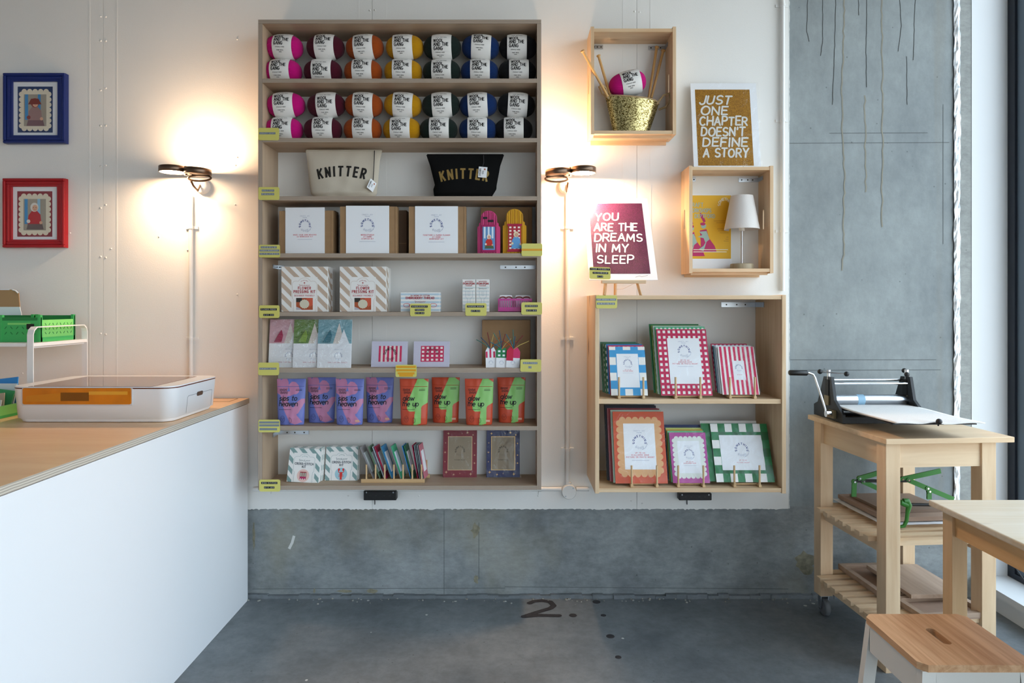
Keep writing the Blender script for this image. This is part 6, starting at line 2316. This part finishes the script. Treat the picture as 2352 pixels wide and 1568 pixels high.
bed = MB().box(-.150, .155, -.44, .10, .0508, .0548).build('bed', mat('#2a2a2c', .4, .5, name='steel_bed'), pr)
# felt blanket, slightly wavy
FELT = mat('#e7e4e0', .95, name='white_felt', bump=.5, bscale=300)
mb = MB()
nx_, ny_ = 24, 40
vs = []
for k in range(ny_ + 1):
    for i in range(nx_ + 1):
        u, v = i / nx_, k / ny_
        x = -.156 + .318 * u + .004 * math.sin(9 * v + 2 * u)
        y = -.468 + .52 * v
        e = min(u, 1 - u, v)
        lift = .0015 + (.010 * math.exp(-((u - .42) / .1) ** 2) + .004 * math.sin(8 * u + 1)) * max(0, 1 - v * 5)
        vs.append((x, y, .0555 + max(0.0005, lift)))
n_ = len(vs)
vs2 = vs + [(p[0], p[1], p[2] + .004) for p in vs]
W = nx_ + 1
fs = [(k * W + i, (k + 1) * W + i, (k + 1) * W + i + 1, k * W + i + 1) for k in range(ny_) for i in range(nx_)]
ft_ = [tuple(n_ + q for q in reversed(f)) for f in fs]
rim = [(i, i + 1, n_ + i + 1, n_ + i) for i in range(nx_)] + [(ny_ * W + i + 1, ny_ * W + i, n_ + ny_ * W + i, n_ + ny_ * W + i + 1) for i in range(nx_)]
rim += [((k + 1) * W, k * W, n_ + k * W, n_ + (k + 1) * W) for k in range(ny_)] + [(k * W + nx_, (k + 1) * W + nx_, n_ + (k + 1) * W + nx_, n_ + k * W + nx_) for k in range(ny_)]
mb.add(vs2, fs + ft_ + rim, 0, True)
mb.build('felt_blanket', FELT, pr)
MB().ball((-.005, -.475, .068), .0105, 10).tube([(-.005, -.47, .053), (-.005, -.475, .066)], .003, 8).build('bed_stop', BLACK, pr)
# crank
ck = MB().tube([(-.182, -.055, .03), (-.205, -.055, .03)], .014, 16).build('crank_hub', CHROME, pr)
cr = MB().tube([(-.203, -.055, .03), (-.205, -.052, .05), (-.222, -.03, .13), (-.232, -.02, .172), (-.240, -.018, .188), (-.256, -.016, .194), (-.268, -.015, .194)], .0048, 10).build('crank_arm', CHROME, pr)
MB().tube([(-.262, -.015, .194), (-.266, -.015, .194), (-.336, -.012, .195), (-.340, -.012, .195)], [.008, .0115, .0115, .008], 16).build('crank_grip', BLACK, cr)
MB().box(-.182, -.17, -.075, -.035, .012, .045).build('gear_block', mat('#8a7a5a', .4, .7, name='brass_block'), pr)

# ---- things on the trolley's middle shelf
MDF = mat('#9c8270', .75, name='mdf_board', vary=.05, vscale=20)
GREEN_M = mat('#2f7a2c', .4, name='green_enamel')
zs = .455 + .0172
for k, (x0, x1, y0, y1, z0, z1, lab, m, nm) in enumerate((
        (.13, .43, .20, .50, 0, .012, 'brown fibreboard under paper on the middle trolley shelf', MDF, 'fibreboard'),
        (.12, .44, .19, .52, .0175, .035, 'thick brown fibreboard on the middle trolley shelf', MDF, 'fibreboard'))):
    p = trp((x0 + x1) / 2, (y0 + y1) / 2, zs + z0)
    t = MB().box(-(x1 - x0) / 2, (x1 - x0) / 2, -(y1 - y0) / 2, (y1 - y0) / 2, 0, z1 - z0).build(nm, m, None, bev=.001, loc=p, rot=(0, 0, TA))
    tag(t, lab, 'board')
p = trp(.275, .345, zs + .0125)
mb = MB()
vs = []
for k in range(9):
    for i in range(13):
        vs.append((-.18 + .36 * i / 12, -.18 + .36 * k / 8, .0012 + .0012 * math.sin(3.1 * i + k) * (1 if (i in (0, 12) or k in (0, 8)) else .3)))
mb.add(vs, [(k * 13 + i, k * 13 + i + 1, (k + 1) * 13 + i + 1, (k + 1) * 13 + i) for k in range(8) for i in range(12)], 0, True)
t = mb.build('paper_sheet', PAPER, None, loc=p, rot=(0, 0, TA))
tag(t, 'wavy white paper sheet sandwiched between fibreboards on the trolley', 'paper')
# green lever press lying on the boards
gp = thing('nipping_press', 'green lever press with linked arms on the middle trolley shelf', 'press', trp(.28, .36, zs + .0355), (0, 0, TA))
MB().box(-.13, .13, -.12, .12, 0, .012).build('base_plate', mat('#7f6a5a', .6, name='brown_plate'), gp)


def gpt(px, py, Y):
    w = at(px, py, Y)
    return gp.matrix_basis.inverted() @ w if False else (Matrix.Rotation(-TA, 4, 'Z') @ (w - gp.location))


Yg = 2.74


def strap(parent, pts, r, name, m):
    return MB().tube(pts, r, 6).build(name, m, parent)


for a, b, nm in (((1962, 1106), (1961, 1140), 'upright'), ((1974, 1098), (2045, 1078), 'lever_arm'), ((1983, 1106), (2022, 1124), 'link_arm'), ((2072, 1100), (2160, 1081), 'lever_arm'), ((2086, 1102), (2130, 1121), 'link_arm'), ((2130, 1121), (2190, 1146), 'link_arm'), ((2134, 1128), (2134, 1146), 'upright')):
    p, q = gpt(*a, Yg), gpt(*b, Yg)
    d = (q - p)
    n_v = Vector((-d.z, 0, d.x)).normalized() * .0095
    mb = MB()
    pts = [p + n_v, p - n_v, q - n_v, q + n_v]
    vs = [v_ + Vector((0, -.003, 0)) for v_ in pts] + [v_ + Vector((0, .003, 0)) for v_ in pts]
    mb.add(vs, [(0, 1, 2, 3), (7, 6, 5, 4), (0, 4, 5, 1), (1, 5, 6, 2), (2, 6, 7, 3), (3, 7, 4, 0)])
    st = mb.build(nm, GREEN_M, gp)
    MB().lathe([(.010, -.005), (.010, .005)], 14, 0, Matrix.Translation(p) @ R90).build('pivot_boss', GREEN_M, st)
    MB().lathe([(.004, -.007), (.004, .007)], 10, 0, Matrix.Translation(p) @ R90).build('rivet', CHROME, st)
MB().tube([gpt(1960, 1104, Yg), gpt(2090, 1104, Yg)], .006, 10).build('axle', BLACK, gp)
MB().tube([gpt(2075, 1158, 2.62), gpt(2200, 1160, 2.62)], .006, 10).build('axle', BLACK, gp)
hk = [gpt(a, b, 2.61) for a, b in ((2075, 1150), (2084, 1150), (2088, 1160), (2084, 1180), (2082, 1196), (2076, 1208), (2064, 1210))]
MB().tube(hk, [.010, .011, .011, .007, .007, .007, .005], 8).build('hook', GREEN_M, gp)
MB().tube([gpt(2068, 1153, 2.61), gpt(2084, 1160, 2.61)], .0105, 10).build('hook_boss', GREEN_M, gp)

# ---- lower shelf: printing trays and boards
zl = .165 + .0172
TRAY = wood('tray_wood', '#b39a86', '#97806c', 'x', scale=9)


def tray(label, cx, cy, w, d, rz, z):
    t = thing('printing_tray', label, 'tray', trp(cx, cy, z), (0, 0, TA + rz), 'wooden printing trays')
    MB().box(-w / 2, w / 2, -d / 2, d / 2, 0, .006).build('base', MDF, t)
    for a in ((-w / 2, w / 2, -d / 2, -d / 2 + .02), (-w / 2, w / 2, d / 2 - .02, d / 2), (-w / 2, -w / 2 + .02, -d / 2 + .02, d / 2 - .02), (w / 2 - .02, w / 2, -d / 2 + .02, d / 2 - .02)):
        MB().box(*a, .006, .022).build('rim', TRAY, t)
    return t


tray('wooden printing tray on the left of the low trolley shelf', .265, .36, .29, .32, -.02, zl + .0005)
tray('wooden printing tray at the front right of the low trolley shelf', .285, .105, .27, .165, .03, zl + .0005)
p = trp(.315, .30, zl + .0235)
t = MB().box(-.11, .11, -.15, .15, 0, .016).build('wooden_board', wood('board_wood', '#b9a08c', '#9e8570', 'y', scale=8), None, bev=.001, loc=p, rot=(0, 0, TA - .03))
tag(t, 'plain wooden board lying across the tray on the low trolley shelf', 'board')

# ---- pine work table at the right edge
TBH = .735
TY = F * (EYE - TBH) / (1147 - CY)
TX = wx(2132, TY)
tb = thing('work_table', 'pine work table at the right edge of the picture', 'table', (TX, TY, 0))
PT_X = wood('table_pine_x', '#d6ccba', '#c6b495', 'x', scale=6, knots=True, rough=.35)
PT_Y = wood('table_pine_y', '#d7b07c', '#b98a55', 'y', scale=6)
PT_Z = wood('table_pine_z', '#d2b48c', '#b8946a', 'z', scale=6)
MB().box(0, .75, -1.25, 0, TBH - .018, TBH).build('table_top', PT_X, tb, bev=.004)
for x in (.025, .68):
    for y in (-.075, -1.22):
        MB().box(x, x + .045, y, y + .045, 0, TBH - .018).build('leg', PT_Z, tb, bev=.0015)
MB().box(.034, .054, -1.22, -.075, TBH - .088, TBH - .018).build('apron', PT_Y, tb)
MB().box(.695, .715, -1.22, -.075, TBH - .088, TBH - .018).build('apron', PT_Y, tb)
for y in (-.06, -1.21):
    MB().box(.07, .68, y, y + .02, TBH - .088, TBH - .018).build('apron', PT_X, tb)

# ---- stool in the foreground
SHT = .45
sy1 = F * (EYE - SHT) / (1409.5 - CY)
sy0 = F * (EYE - SHT) / (1527 - CY)
sx0 = wx(1994, F * (EYE - SHT) / (1420 - CY))
sw_, sd_ = .285, sy1 - sy0
st = thing('step_stool', 'white stool with a wooden seat and hand slot in the right foreground', 'stool', (sx0, sy0, 0))
SEATW = wood('stool_seat_pine', '#dcb289', '#b9875c', 'y', scale=11, stretch=22, contrast=.35, rough=.45)
cf = .018
outer = [(cf, 0), (sw_ - cf, 0), (sw_, cf), (sw_, sd_ - cf), (sw_ - cf, sd_), (cf, sd_), (0, sd_ - cf), (0, cf)]
scx, scy, sr, sl = sw_ * .47, sd_ * .53, .0125, .032
slot = [(scx + sr * math.cos(q), scy + (sl if math.sin(q) > -1e-6 else -sl) + sr * math.sin(q)) for q in [2 * math.pi * k / 16 for k in range(16)]]
mb = MB()
ou = [(sw_, scy), (sw_, sd_ - cf), (sw_ - cf, sd_), (scx, sd_), (cf, sd_), (0, sd_ - cf), (0, scy), (0, cf), (cf, 0), (scx, 0), (sw_ - cf, 0), (sw_, cf)]
allp = slot + ou
nA = len(allp)
o_ = 16
fi = [[0, 1, 2, o_ + 1, o_ + 0], [2, 3, 4, o_ + 3, o_ + 2, o_ + 1], [4, 5, 6, o_ + 4, o_ + 3], [6, 7, 8, o_ + 6, o_ + 5, o_ + 4], [8, 9, 10, o_ + 7, o_ + 6], [10, 11, 12, o_ + 9, o_ + 8, o_ + 7], [12, 13, 14, o_ + 10, o_ + 9], [14, 15, 0, o_ + 0, o_ + 11, o_ + 10]]
zt_, zb_ = SHT, SHT - .018
vs = [(p[0], p[1], zt_) for p in allp] + [(p[0], p[1], zb_) for p in allp]
fs = fi + [[nA + i for i in reversed(q)] for q in fi]
fs += [(i, (i + 1) % 16, nA + (i + 1) % 16, nA + i) for i in range(16)]
fs += [(o_ + i, o_ + (i + 1) % 12, nA + o_ + (i + 1) % 12, nA + o_ + i) for i in range(12)]
mb.add(vs, fs)
mb.build('seat', SEATW, st)
SW = mat('#dcdad4', .45, name='white_stool_paint')
for x, s in ((.006, -1), (sw_ - .006, 1)):
    for y, r_ in ((.004, -1), (sd_ - .004, 1)):
        top = [(x, y), (x - s * .034, y), (x - s * .034, y - r_ * .024), (x, y - r_ * .024)]
        bot = [(px_ + s * .035, py_ + r_ * .035) for px_, py_ in top]
        vs = [(a, b, zb_) for a, b in top] + [(a, b, 0) for a, b in bot]
        MB().add(vs, [(0, 1, 2, 3), (7, 6, 5, 4), (0, 4, 5, 1), (1, 5, 6, 2), (2, 6, 7, 3), (3, 7, 4, 0)]) if False else None
        m2 = MB()
        m2.add(vs, [(0, 1, 2, 3), (7, 6, 5, 4), (0, 4, 5, 1), (1, 5, 6, 2), (2, 6, 7, 3), (3, 7, 4, 0)])
        m2.build('leg', SW, st)
MB().box(.040, sw_ - .040, .004, .020, zb_ - .075, zb_).build('apron', SW, st)
MB().box(.040, sw_ - .040, sd_ - .020, sd_ - .004, zb_ - .075, zb_).build('apron', SW, st)
MB().box(.005, .021, .028, sd_ - .028, zb_ - .075, zb_).build('apron', SW, st)
MB().box(sw_ - .021, sw_ - .005, .028, sd_ - .028, zb_ - .075, zb_).build('apron', SW, st)

# cable trailing over the window sill
cb = MB().tube(smooth([(XS + .002, 2.98, .36), (XS + .02, 2.85, .22), (XS + .06, 2.7, .104), (XS + .08, 2.4, .103), (XS + .03, 2.1, .103), (XS - .012, 1.9, .06), (XS - .06, 1.7, .003), (XS - .1, 1.4, .003)]), .0022, 6).build('black_cable', BLACK)
tag(cb, 'thin black cable trailing over the white window sill', 'cable')

# ================================================================== counter on the left
CXR = wx(575, YW)
CT = .91
cn = thing('counter', 'white shop counter with a plywood top on the left', 'counter', (CXR, 3.075, 0))
XL = -4.0 - CXR
MB().box(XL, -.006, -2.3, 0, .0, CT - .026).build('front_panel', mat('#e9ebee', .4, name='white_laminate'), cn)
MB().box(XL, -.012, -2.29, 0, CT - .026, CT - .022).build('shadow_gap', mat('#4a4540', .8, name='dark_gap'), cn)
CTOP = wood('counter_plywood', '#f2cca0', '#e0ae7c', 'x', scale=3.2, stretch=6, rough=.32, contrast=.7)
MB().box(XL, 0, -2.31, 0, CT - .022, CT, 0).build('worktop', [CTOP], cn)
ed = MB()
ed.box(0, .0006, -2.31, 0, CT - .0219, CT - .0002)
ed.build('worktop_edge', ply_edge('counter_edge', 'z', .022, '#a89f93', '#d0c8ba'), cn)
hx = MB().box(-.165, -.045, -.11, -.108, CT, CT + .0006).box(-.045, -.043, -.11, -.012, CT, CT + .0006).box(-.165, -.045, -.016, -.012, CT, CT + .0006)
hx.build('hatch_line', mat('#3a2a1c', .8, name='dark_groove'), cn)

# ---- laser cutter
mc = thing('laser_cutter', 'white desktop laser cutter with amber lid on the counter', 'laser cutter', (-1.495, 2.42, CT))
WB, DB, HB_ = .59, .385, .130
MW = mat('#e4e5e8', .3, name='white_shell')


def rrz(x0, y0, x1, y1, r, z, n=8):
    return [(p[0], p[1], z) for p in round_rect(x0, y0, x1, y1, r, n)]


def loft(mb, rings):
    n = len(rings[0])
    vs = [p for r in rings for p in r]
    mb.add(vs, [(i * n + k, i * n + (k + 1) % n, (i + 1) * n + (k + 1) % n, (i + 1) * n + k) for i in range(len(rings) - 1) for k in range(n)], 0, True)
    mb.add(rings[0], [list(range(n))[::-1]])
    mb.add(rings[-1], [list(range(n))])


mb = MB()
loft(mb, [rrz(-WB / 2 + .022, .022, WB / 2 - .022, DB - .022, .04, .002), rrz(-WB / 2 + .016, .016, WB / 2 - .016, DB - .016, .045, .011), rrz(-WB / 2 + .016, .016, WB / 2 - .016, DB - .016, .045, .013),
          rrz(-WB / 2 + .008, .008, WB / 2 - .008, DB - .008, .05, .016), rrz(-WB / 2, 0, WB / 2, DB, .055, HB_ - .008)])
mb.build('shell', MW, mc)
AMB = mat('#5c2610', .12, name='amber_rim')
mb = MB()
loft(mb, [rrz(-WB / 2, 0, WB / 2, DB, .055, HB_ - .0078), rrz(-WB / 2 - .001, -.001, WB / 2 + .001, DB + .001, .056, HB_ - .005), rrz(-WB / 2, 0, WB / 2, DB, .055, HB_ - .004)])
mb.build('lid_seal', AMB, mc)
mb = MB()
loft(mb, [rrz(-WB / 2, 0, WB / 2, DB, .055, HB_ - .004), rrz(-WB / 2 + .001, .001, WB / 2 - .001, DB - .001, .054, HB_)])
lid = mb.build('lid', MW, mc)
MB().box(-WB / 2 + .075, WB / 2 - .055 - .02, -.0005, DB - .045, HB_ + .0002, HB_ + .0012).build('lid_window', mat('#7d5a48', .06, name='smoked_amber_glass', spec=.8), lid)
# front amber window in its recess
a, b = -WB / 2 + .058, WB / 2 - .148
mb = MB().prism(round_rect(a - .012, HB_ - .075, b + .004, HB_ + .01, .014), -.0012, .004, 'y')
MB().box(a - .004, b + .004, -.0022, .002, HB_ - .066, HB_ - .005).build('window_recess', mat('#c9cacd', .35, name='recess_edge'), mc, bev=.001)
AMG = mat('#d07808', .08, name='amber_acrylic', spec=.7, vary=.25, vscale=7)
MB().prism(round_rect(a, HB_ - .062, b, HB_ - .0045, .006), -.0045, .003, 'y').build('front_window', AMG, mc)
MB().box(a + .235, b - .012, -.0052, -.0047, HB_ - .028, HB_ - .016).build('inner_bar', mat('#e0a030', .15, name='amber_bar'), mc)
inn = MB().prism([(a + .012, HB_ - .052), (a + .135, HB_ - .052), (a + .135, HB_ - .022), (a + .03, HB_ - .03), (a + .012, HB_ - .034)], -.0052, -.0047, 'y')
inn.build('inner_tray', mat('#c87c14', .15, name='amber_tray'), mc)
MB().box(a + .135, a + .235, -.0051, -.0046, HB_ - .05, HB_ - .02).build('inner_carriage', mat('#7d4a08', .15, name='amber_shadow'), mc)
# right side drawer outline and latch, lying on the tapering shell
def shell_x(z):
    return WB / 2 - .008 * max(0.0, 1 - (z - .016) / (HB_ - .024))


dg = MB()
for q in ribbons([[(.108, .021), (.112, .078), (.118, .082), (.30, .082), (.317, .080), (.317, .021)]], .0016):
    dg.add([(shell_x(p[1]) + .0008, p[0], p[1]) for p in q], [list(range(len(q)))])
dg.build('drawer_gap', mat('#8b8d92', .6, name='gap_grey'), mc)
pts = round_rect(.185, .072, .235, .088, .0078)
lt = MB()
n_l = len(pts)
vs = [(shell_x(p[1]) + .0015, p[0], p[1]) for p in pts] + [(shell_x(p[1]) - .003, p[0], p[1]) for p in pts]
lt.add(vs, [list(range(n_l))] + [(i, (i + 1) % n_l, n_l + (i + 1) % n_l, n_l + i) for i in range(n_l)])
lt.build('latch', mat('#8d8480', .2, .9, name='latch_metal'), mc)
for x in (-.22, .22):
    for y in (.07, .32):
        MB().lathe([(.015, 0), (.015, .003)], 12, 0, Matrix.Translation((x, y, 0))).build('foot', BLACK, mc)

# ---- white wire rack with crates
RX, RY0, RY1 = -1.858, 2.649, 2.99
rk2 = thing('metal_rack', 'white metal rack standing at the back of the counter', 'rack', (RX, RY0, CT))
zt = 1.245 - CT
zsf = 1.181 - CT
D_ = RY1 - RY0
for y in (0.0, D_):
    pass
hoop = [(0, .0, 0.0), (0, .0, zt - .03), (0, .006, zt - .012), (0, .022, zt), (0, D_ - .022, zt), (0, D_ - .006, zt - .012), (0, D_, zt - .03), (0, D_, 0.0)]
mb = MB()
# flat bar hoop 24 mm wide
vs = []
for (x, y, z) in hoop:
    cx, cz = D_ / 2, zt * .5
    k = .985
    vs += [(x - .024, y, z), (x, y, z), (x, y + (cx - y) * .022, z - (.004 if z > zt - .02 else 0)), (x - .024, y + (cx - y) * .022, z - (.004 if z > zt - .02 else 0))]
nh = len(hoop)
fs = []
for i in range(nh - 1):
    for k in range(4):
        fs.append((i * 4 + k, i * 4 + (k + 1) % 4, (i + 1) * 4 + (k + 1) % 4, (i + 1) * 4 + k))
mb.add(vs, fs)
mb.build('side_hoop', WHITE_METAL, rk2)
vs = [(p[0] - .78, p[1], p[2]) for p in vs]
mb = MB()
mb.add(vs, fs)
mb.build('side_hoop', WHITE_METAL, rk2)
MB().box(-.80, -.001, .004, D_ - .004, zsf - .013, zsf).build('shelf_tray', WHITE_METAL, rk2)
MB().tube([(-.012, .01, zsf - .018), (-.012, D_ - .01, zsf - .018)], .003, 6).build('rail_wire', WHITE_METAL, rk2)

CG = mat('#3fae5c', .45, name='green_plastic')
CGL = mat('#7fd070', .45, name='light_green_plastic')
CGD = mat('#1f7a3c', .5, name='dark_green_plastic')


def green_crate(label, x0, x1, y0, y1, z0, h):
    t = thing('folding_crate', label, 'crate', (x1, y0, z0 + .0006), (0, 0, 0), 'green folding crates')
    w, d = x1 - x0, y1 - y0
    MB().box(-w, 0, 0, d, 0, .018).build('base', CG, t)
    th_ = .006
    # side panels with a chevron of slots
    MB().box(-w, 0, 0, th_, .018, h).build('front_panel', CG, t)
    MB().box(-w, 0, d - th_, d, .018, h + .006).build('back_panel', CGD, t)
    MB().box(-th_ - .001, -.001, th_ + .004, d - th_ - .006, .018, h - .010).build('side_panel', CGL, t)
    MB().box(-w, -w + th_, th_, d - th_, .018, h - .010).build('side_panel', CGL, t)
    for x in (-w, -.012):
        for y in (-.002, d - .010):
            MB().box(x, x + .012, y, y + .012, 0, h + .010).build('corner_post', CG, t)
    MB().box(-w + .012, -.012, -.002, 0, h - .012, h).build('rim', CGD, t)
    mb = MB()
    n = 6
    for r in range(2):
        for k in range(n):
            c = -w * .85 + w * .7 * k / (n - 1)
            s = 1 if k % 2 else -1
            M = Matrix.Translation((c, -.0006, .035 + .022 * r)) @ Matrix.Rotation(s * .9, 4, 'Y')
            mb.box(-.006, .006, -.0005, .0004, -.0014, .0014, M=M)
    mb.build('vent_slots', CGD, t)['kind'] = 'stuff'
    mb = MB()
    for r in range(3):
        for k in range(8):
            c = d * .14 + d * .74 * k / 7
            s = 1 if k % 2 else -1
            M = Matrix.Translation((-.0006, c, .034 + .018 * r)) @ Matrix.Rotation(s * .9, 4, 'X')
            mb.box(-.0005, .0005, -.005, .005, -.0013, .0013, M=M)
    mb.build('vent_slots', CGD, t)['kind'] = 'stuff'
    MB().box(-w * .8, -w * .25, -.0012, 0, h * .70, h * .78).build('grip', CGL, t)
    MB().box(-w * .34, -w * .16, -.0014, 0, h * .52, h * .74).build('grip_hole', mat('#1b1513', .7, name='dark_opening'), t)
    return t


zc = 1.181
green_crate('green folding crate at the right end of the white rack', RX - .03 - .165, RX - .03, 2.735, 2.95, zc, .098)
green_crate('green folding crate cut off by the left edge of the picture', RX - .03 - .165 - .185, RX - .03 - .172, 2.735, 2.95, zc, .098)
t = thing('card_folder', 'white card sheet standing behind the green crates', 'folder', (RX - .36, 2.958, zc + .0006), (0, 0, 0))
MB().prism([(-.13, 0), (.115, 0), (.085, .140), (-.13, .140)], 0, .003, 'y').build('sheet', PAPER, t)
t = thing('card_folder', 'brown card folder standing behind the white sheet on the white rack', 'folder', (RX - .36, 2.972, zc + .0006), (0, 0, 0))
MB().prism([(-.13, 0), (.085, 0), (.07, .20), (.052, .215), (-.13, .215)], 0, .004, 'y').build('sheet', mat('#b08a62', .8, name='tan_card'), t)
MB().tube([(.045, -.002, .214), (.06, -.004, .21), (.07, -.003, .2)], .003, 6).build('tissue_edge', PAPER, t)
MB().box(-.10, .03, -.001, 0, .213, .217).build('tab', PAPER, t)

# low crate of packets behind the machine
gc = thing('folding_crate', 'low green folding crate of packets beside the laser cutter', 'crate', (-1.885, 2.50, CT + .0006), (0, 0, 0), 'green folding crates')
MB().box(-.24, 0, 0, .14, 0, .01).build('base', CG, gc)
for a_ in ((-.24, 0, 0, .006), (-.24, 0, .134, .14)):
    MB().box(*a_, .01, .045).build('side_panel', CG, gc)
for a_ in ((-.006, 0, .006, .134), (-.24, -.234, .006, .134)):
    MB().box(*a_, .01, .045).build('end_panel', CGL, gc)
mb = MB()
for k in range(9):
    M = Matrix.Translation((-.22 + .025 * k, -.0006, .028)) @ Matrix.Rotation(.9 if k % 2 else -.9, 4, 'Y')
    mb.box(-.007, .007, -.0005, .0004, -.0015, .0015, M=M)
mb.build('vent_slots', CGD, gc)['kind'] = 'stuff'
for k, (c, cnm) in enumerate((('#2f86c8', 'blue'), ('#cfd8d8', 'white'), ('#3a9a5c', 'green'), ('#b8a890', 'tan'), ('#dde3e3', 'pale grey'))):
    t = thing('paper_packet', '%s paper packet in the low green crate beside the laser cutter' % cnm, 'packet', (-1.955, 2.615 - .022 * k, CT + .012), (-.25, .12 * (k % 3 - 1), 0), 'packets in the low green crate')
    MB().box(-.07, .055, 0, .004, 0.002, .128 - .018 * k).build('packet', mat(c, .55, name='packet_' + c[1:]), t)
    MB().box(-.068, .053, -.0006, 0, .02, .026).build('band', PAPER, t)

# ---- framed photographs on the left wall
def photo_frame(label, px0, px1, py0, py1, cf_, cm_, kind):
    Y = YW - .03
    a, b = at(px0, py1, Y), at(px1, py0, Y)
    w, h = b.x - a.x, b.z - a.z
    t = thing('picture_frame', label, 'picture frame', ((a.x + b.x) / 2, YW - .0005, a.z), (0, 0, 0), 'framed photographs on the left wall')
    fm = mat(cf_, .4, name='frame_' + cf_[1:])
    fw = .036
    D = .03
    for (x0, x1, z0, z1, horiz) in ((-w / 2, w / 2, 0, fw, 1), (-w / 2, w / 2, h - fw, h, 1), (-w / 2, -w / 2 + fw, fw, h - fw, 0), (w / 2 - fw, w / 2, fw, h - fw, 0)):
        mb = MB().box(x0, x1, -D * .75, 0, z0, z1)
        mb.build('moulding', fm, t)
    # raised outer bead and inner step
    for o, d in ((.0, D), (.014, D * .86)):
        ww = .012
        for (x0, x1, z0, z1) in ((-w / 2 + o, w / 2 - o, o, o + ww), (-w / 2 + o, w / 2 - o, h - o - ww, h - o), (-w / 2 + o, -w / 2 + o + ww, o + ww, h - o - ww), (w / 2 - o - ww, w / 2 - o, o + ww, h - o - ww)):
            MB().box(x0, x1, -d, -D * .7, z0, z1).build('bead', fm, t, bev=.003)
    MB().box(-w / 2 + fw, w / 2 - fw, -.012, 0, fw, h - fw).build('mat_board', PAPER, t)
    sh = Sheet(t, y0=-.0122)
    x0, x1, z0, z1 = -w * .30, w * .27, h * .16, h * .82
    sh.rect(x0, z0, x1, z1, mat(cm_, .55, name='photo_mount_' + cm_[1:]), 'mount', 0)
    sx, sz = (x1 - x0), (z1 - z0)
    sh.poly(scallop(x0 + .11 * sx, z0 + .09 * sz, x1 - .11 * sx, z1 - .11 * sz, 5, 7), mat('#e3d9c4', .6, name='cream_scallop'), 'scallop', 1)
    px0_, px1_, pz0, pz1 = x0 + .18 * sx, x1 - .18 * sx, z0 + .14 * sz, z1 - .17 * sz
    sh.rect(px0_, pz0, px1_, pz1, mat('#a39a8c', .6, name='photo_backdrop'), 'photo', 2)
    pw = px1_ - px0_
    for u, wd, c in ((.05, .14, '#3f8fc9'), (.62, .13, '#8fc0dc' if kind else '#3f8fc9')):
        sh.rect(px0_ + u * pw, pz0 + (pz1 - pz0) * .2, px0_ + (u + wd) * pw, pz1, mat(c, .6, name='photo_blue_' + c[1:]), 'photo', 3)
    s3 = Sheet(t, y0=-.0136)
    if kind:
        person_print(s3, (px0_ + px1_) / 2, pz0 + .004, (pz1 - pz0) * .86, '#b8232a', '#e0dcd6', '#6a5a58')
    else:
        person_print(s3, (px0_ + px1_) / 2, pz0 + .001, (pz1 - pz0) * .88, '#9c7a78', '#8a3a34', '#7a5a60')
        s3.poly([(px0_ + pw * .2, pz0 + (pz1 - pz0) * .68), (px0_ + pw * .8, pz0 + (pz1 - pz0) * .68), (px0_ + pw * .66, pz0 + (pz1 - pz0) * .86), (px0_ + pw * .34, pz0 + (pz1 - pz0) * .86)], mat('#7d342e', .6, name='printed_hat_brim'), 'photo_figure', 5)
    sh.done()
    s3.done()
    MB().box(-w / 2 + fw, w / 2 - fw, -.0165, -.0155, fw, h - fw).build('glass', clear_film('picture_glass', gloss=.0, bump=0, rough=.02, fres=.5), t)
    return t


photo_frame('navy blue picture frame with a photo of a child in a red hat', 6, 148, 167, 328, '#10256b', '#233a68', 0)
photo_frame('red picture frame with a photo of a child in a red coat', 5, 147, 409, 568, '#a3141c', '#8c2a34', 1)
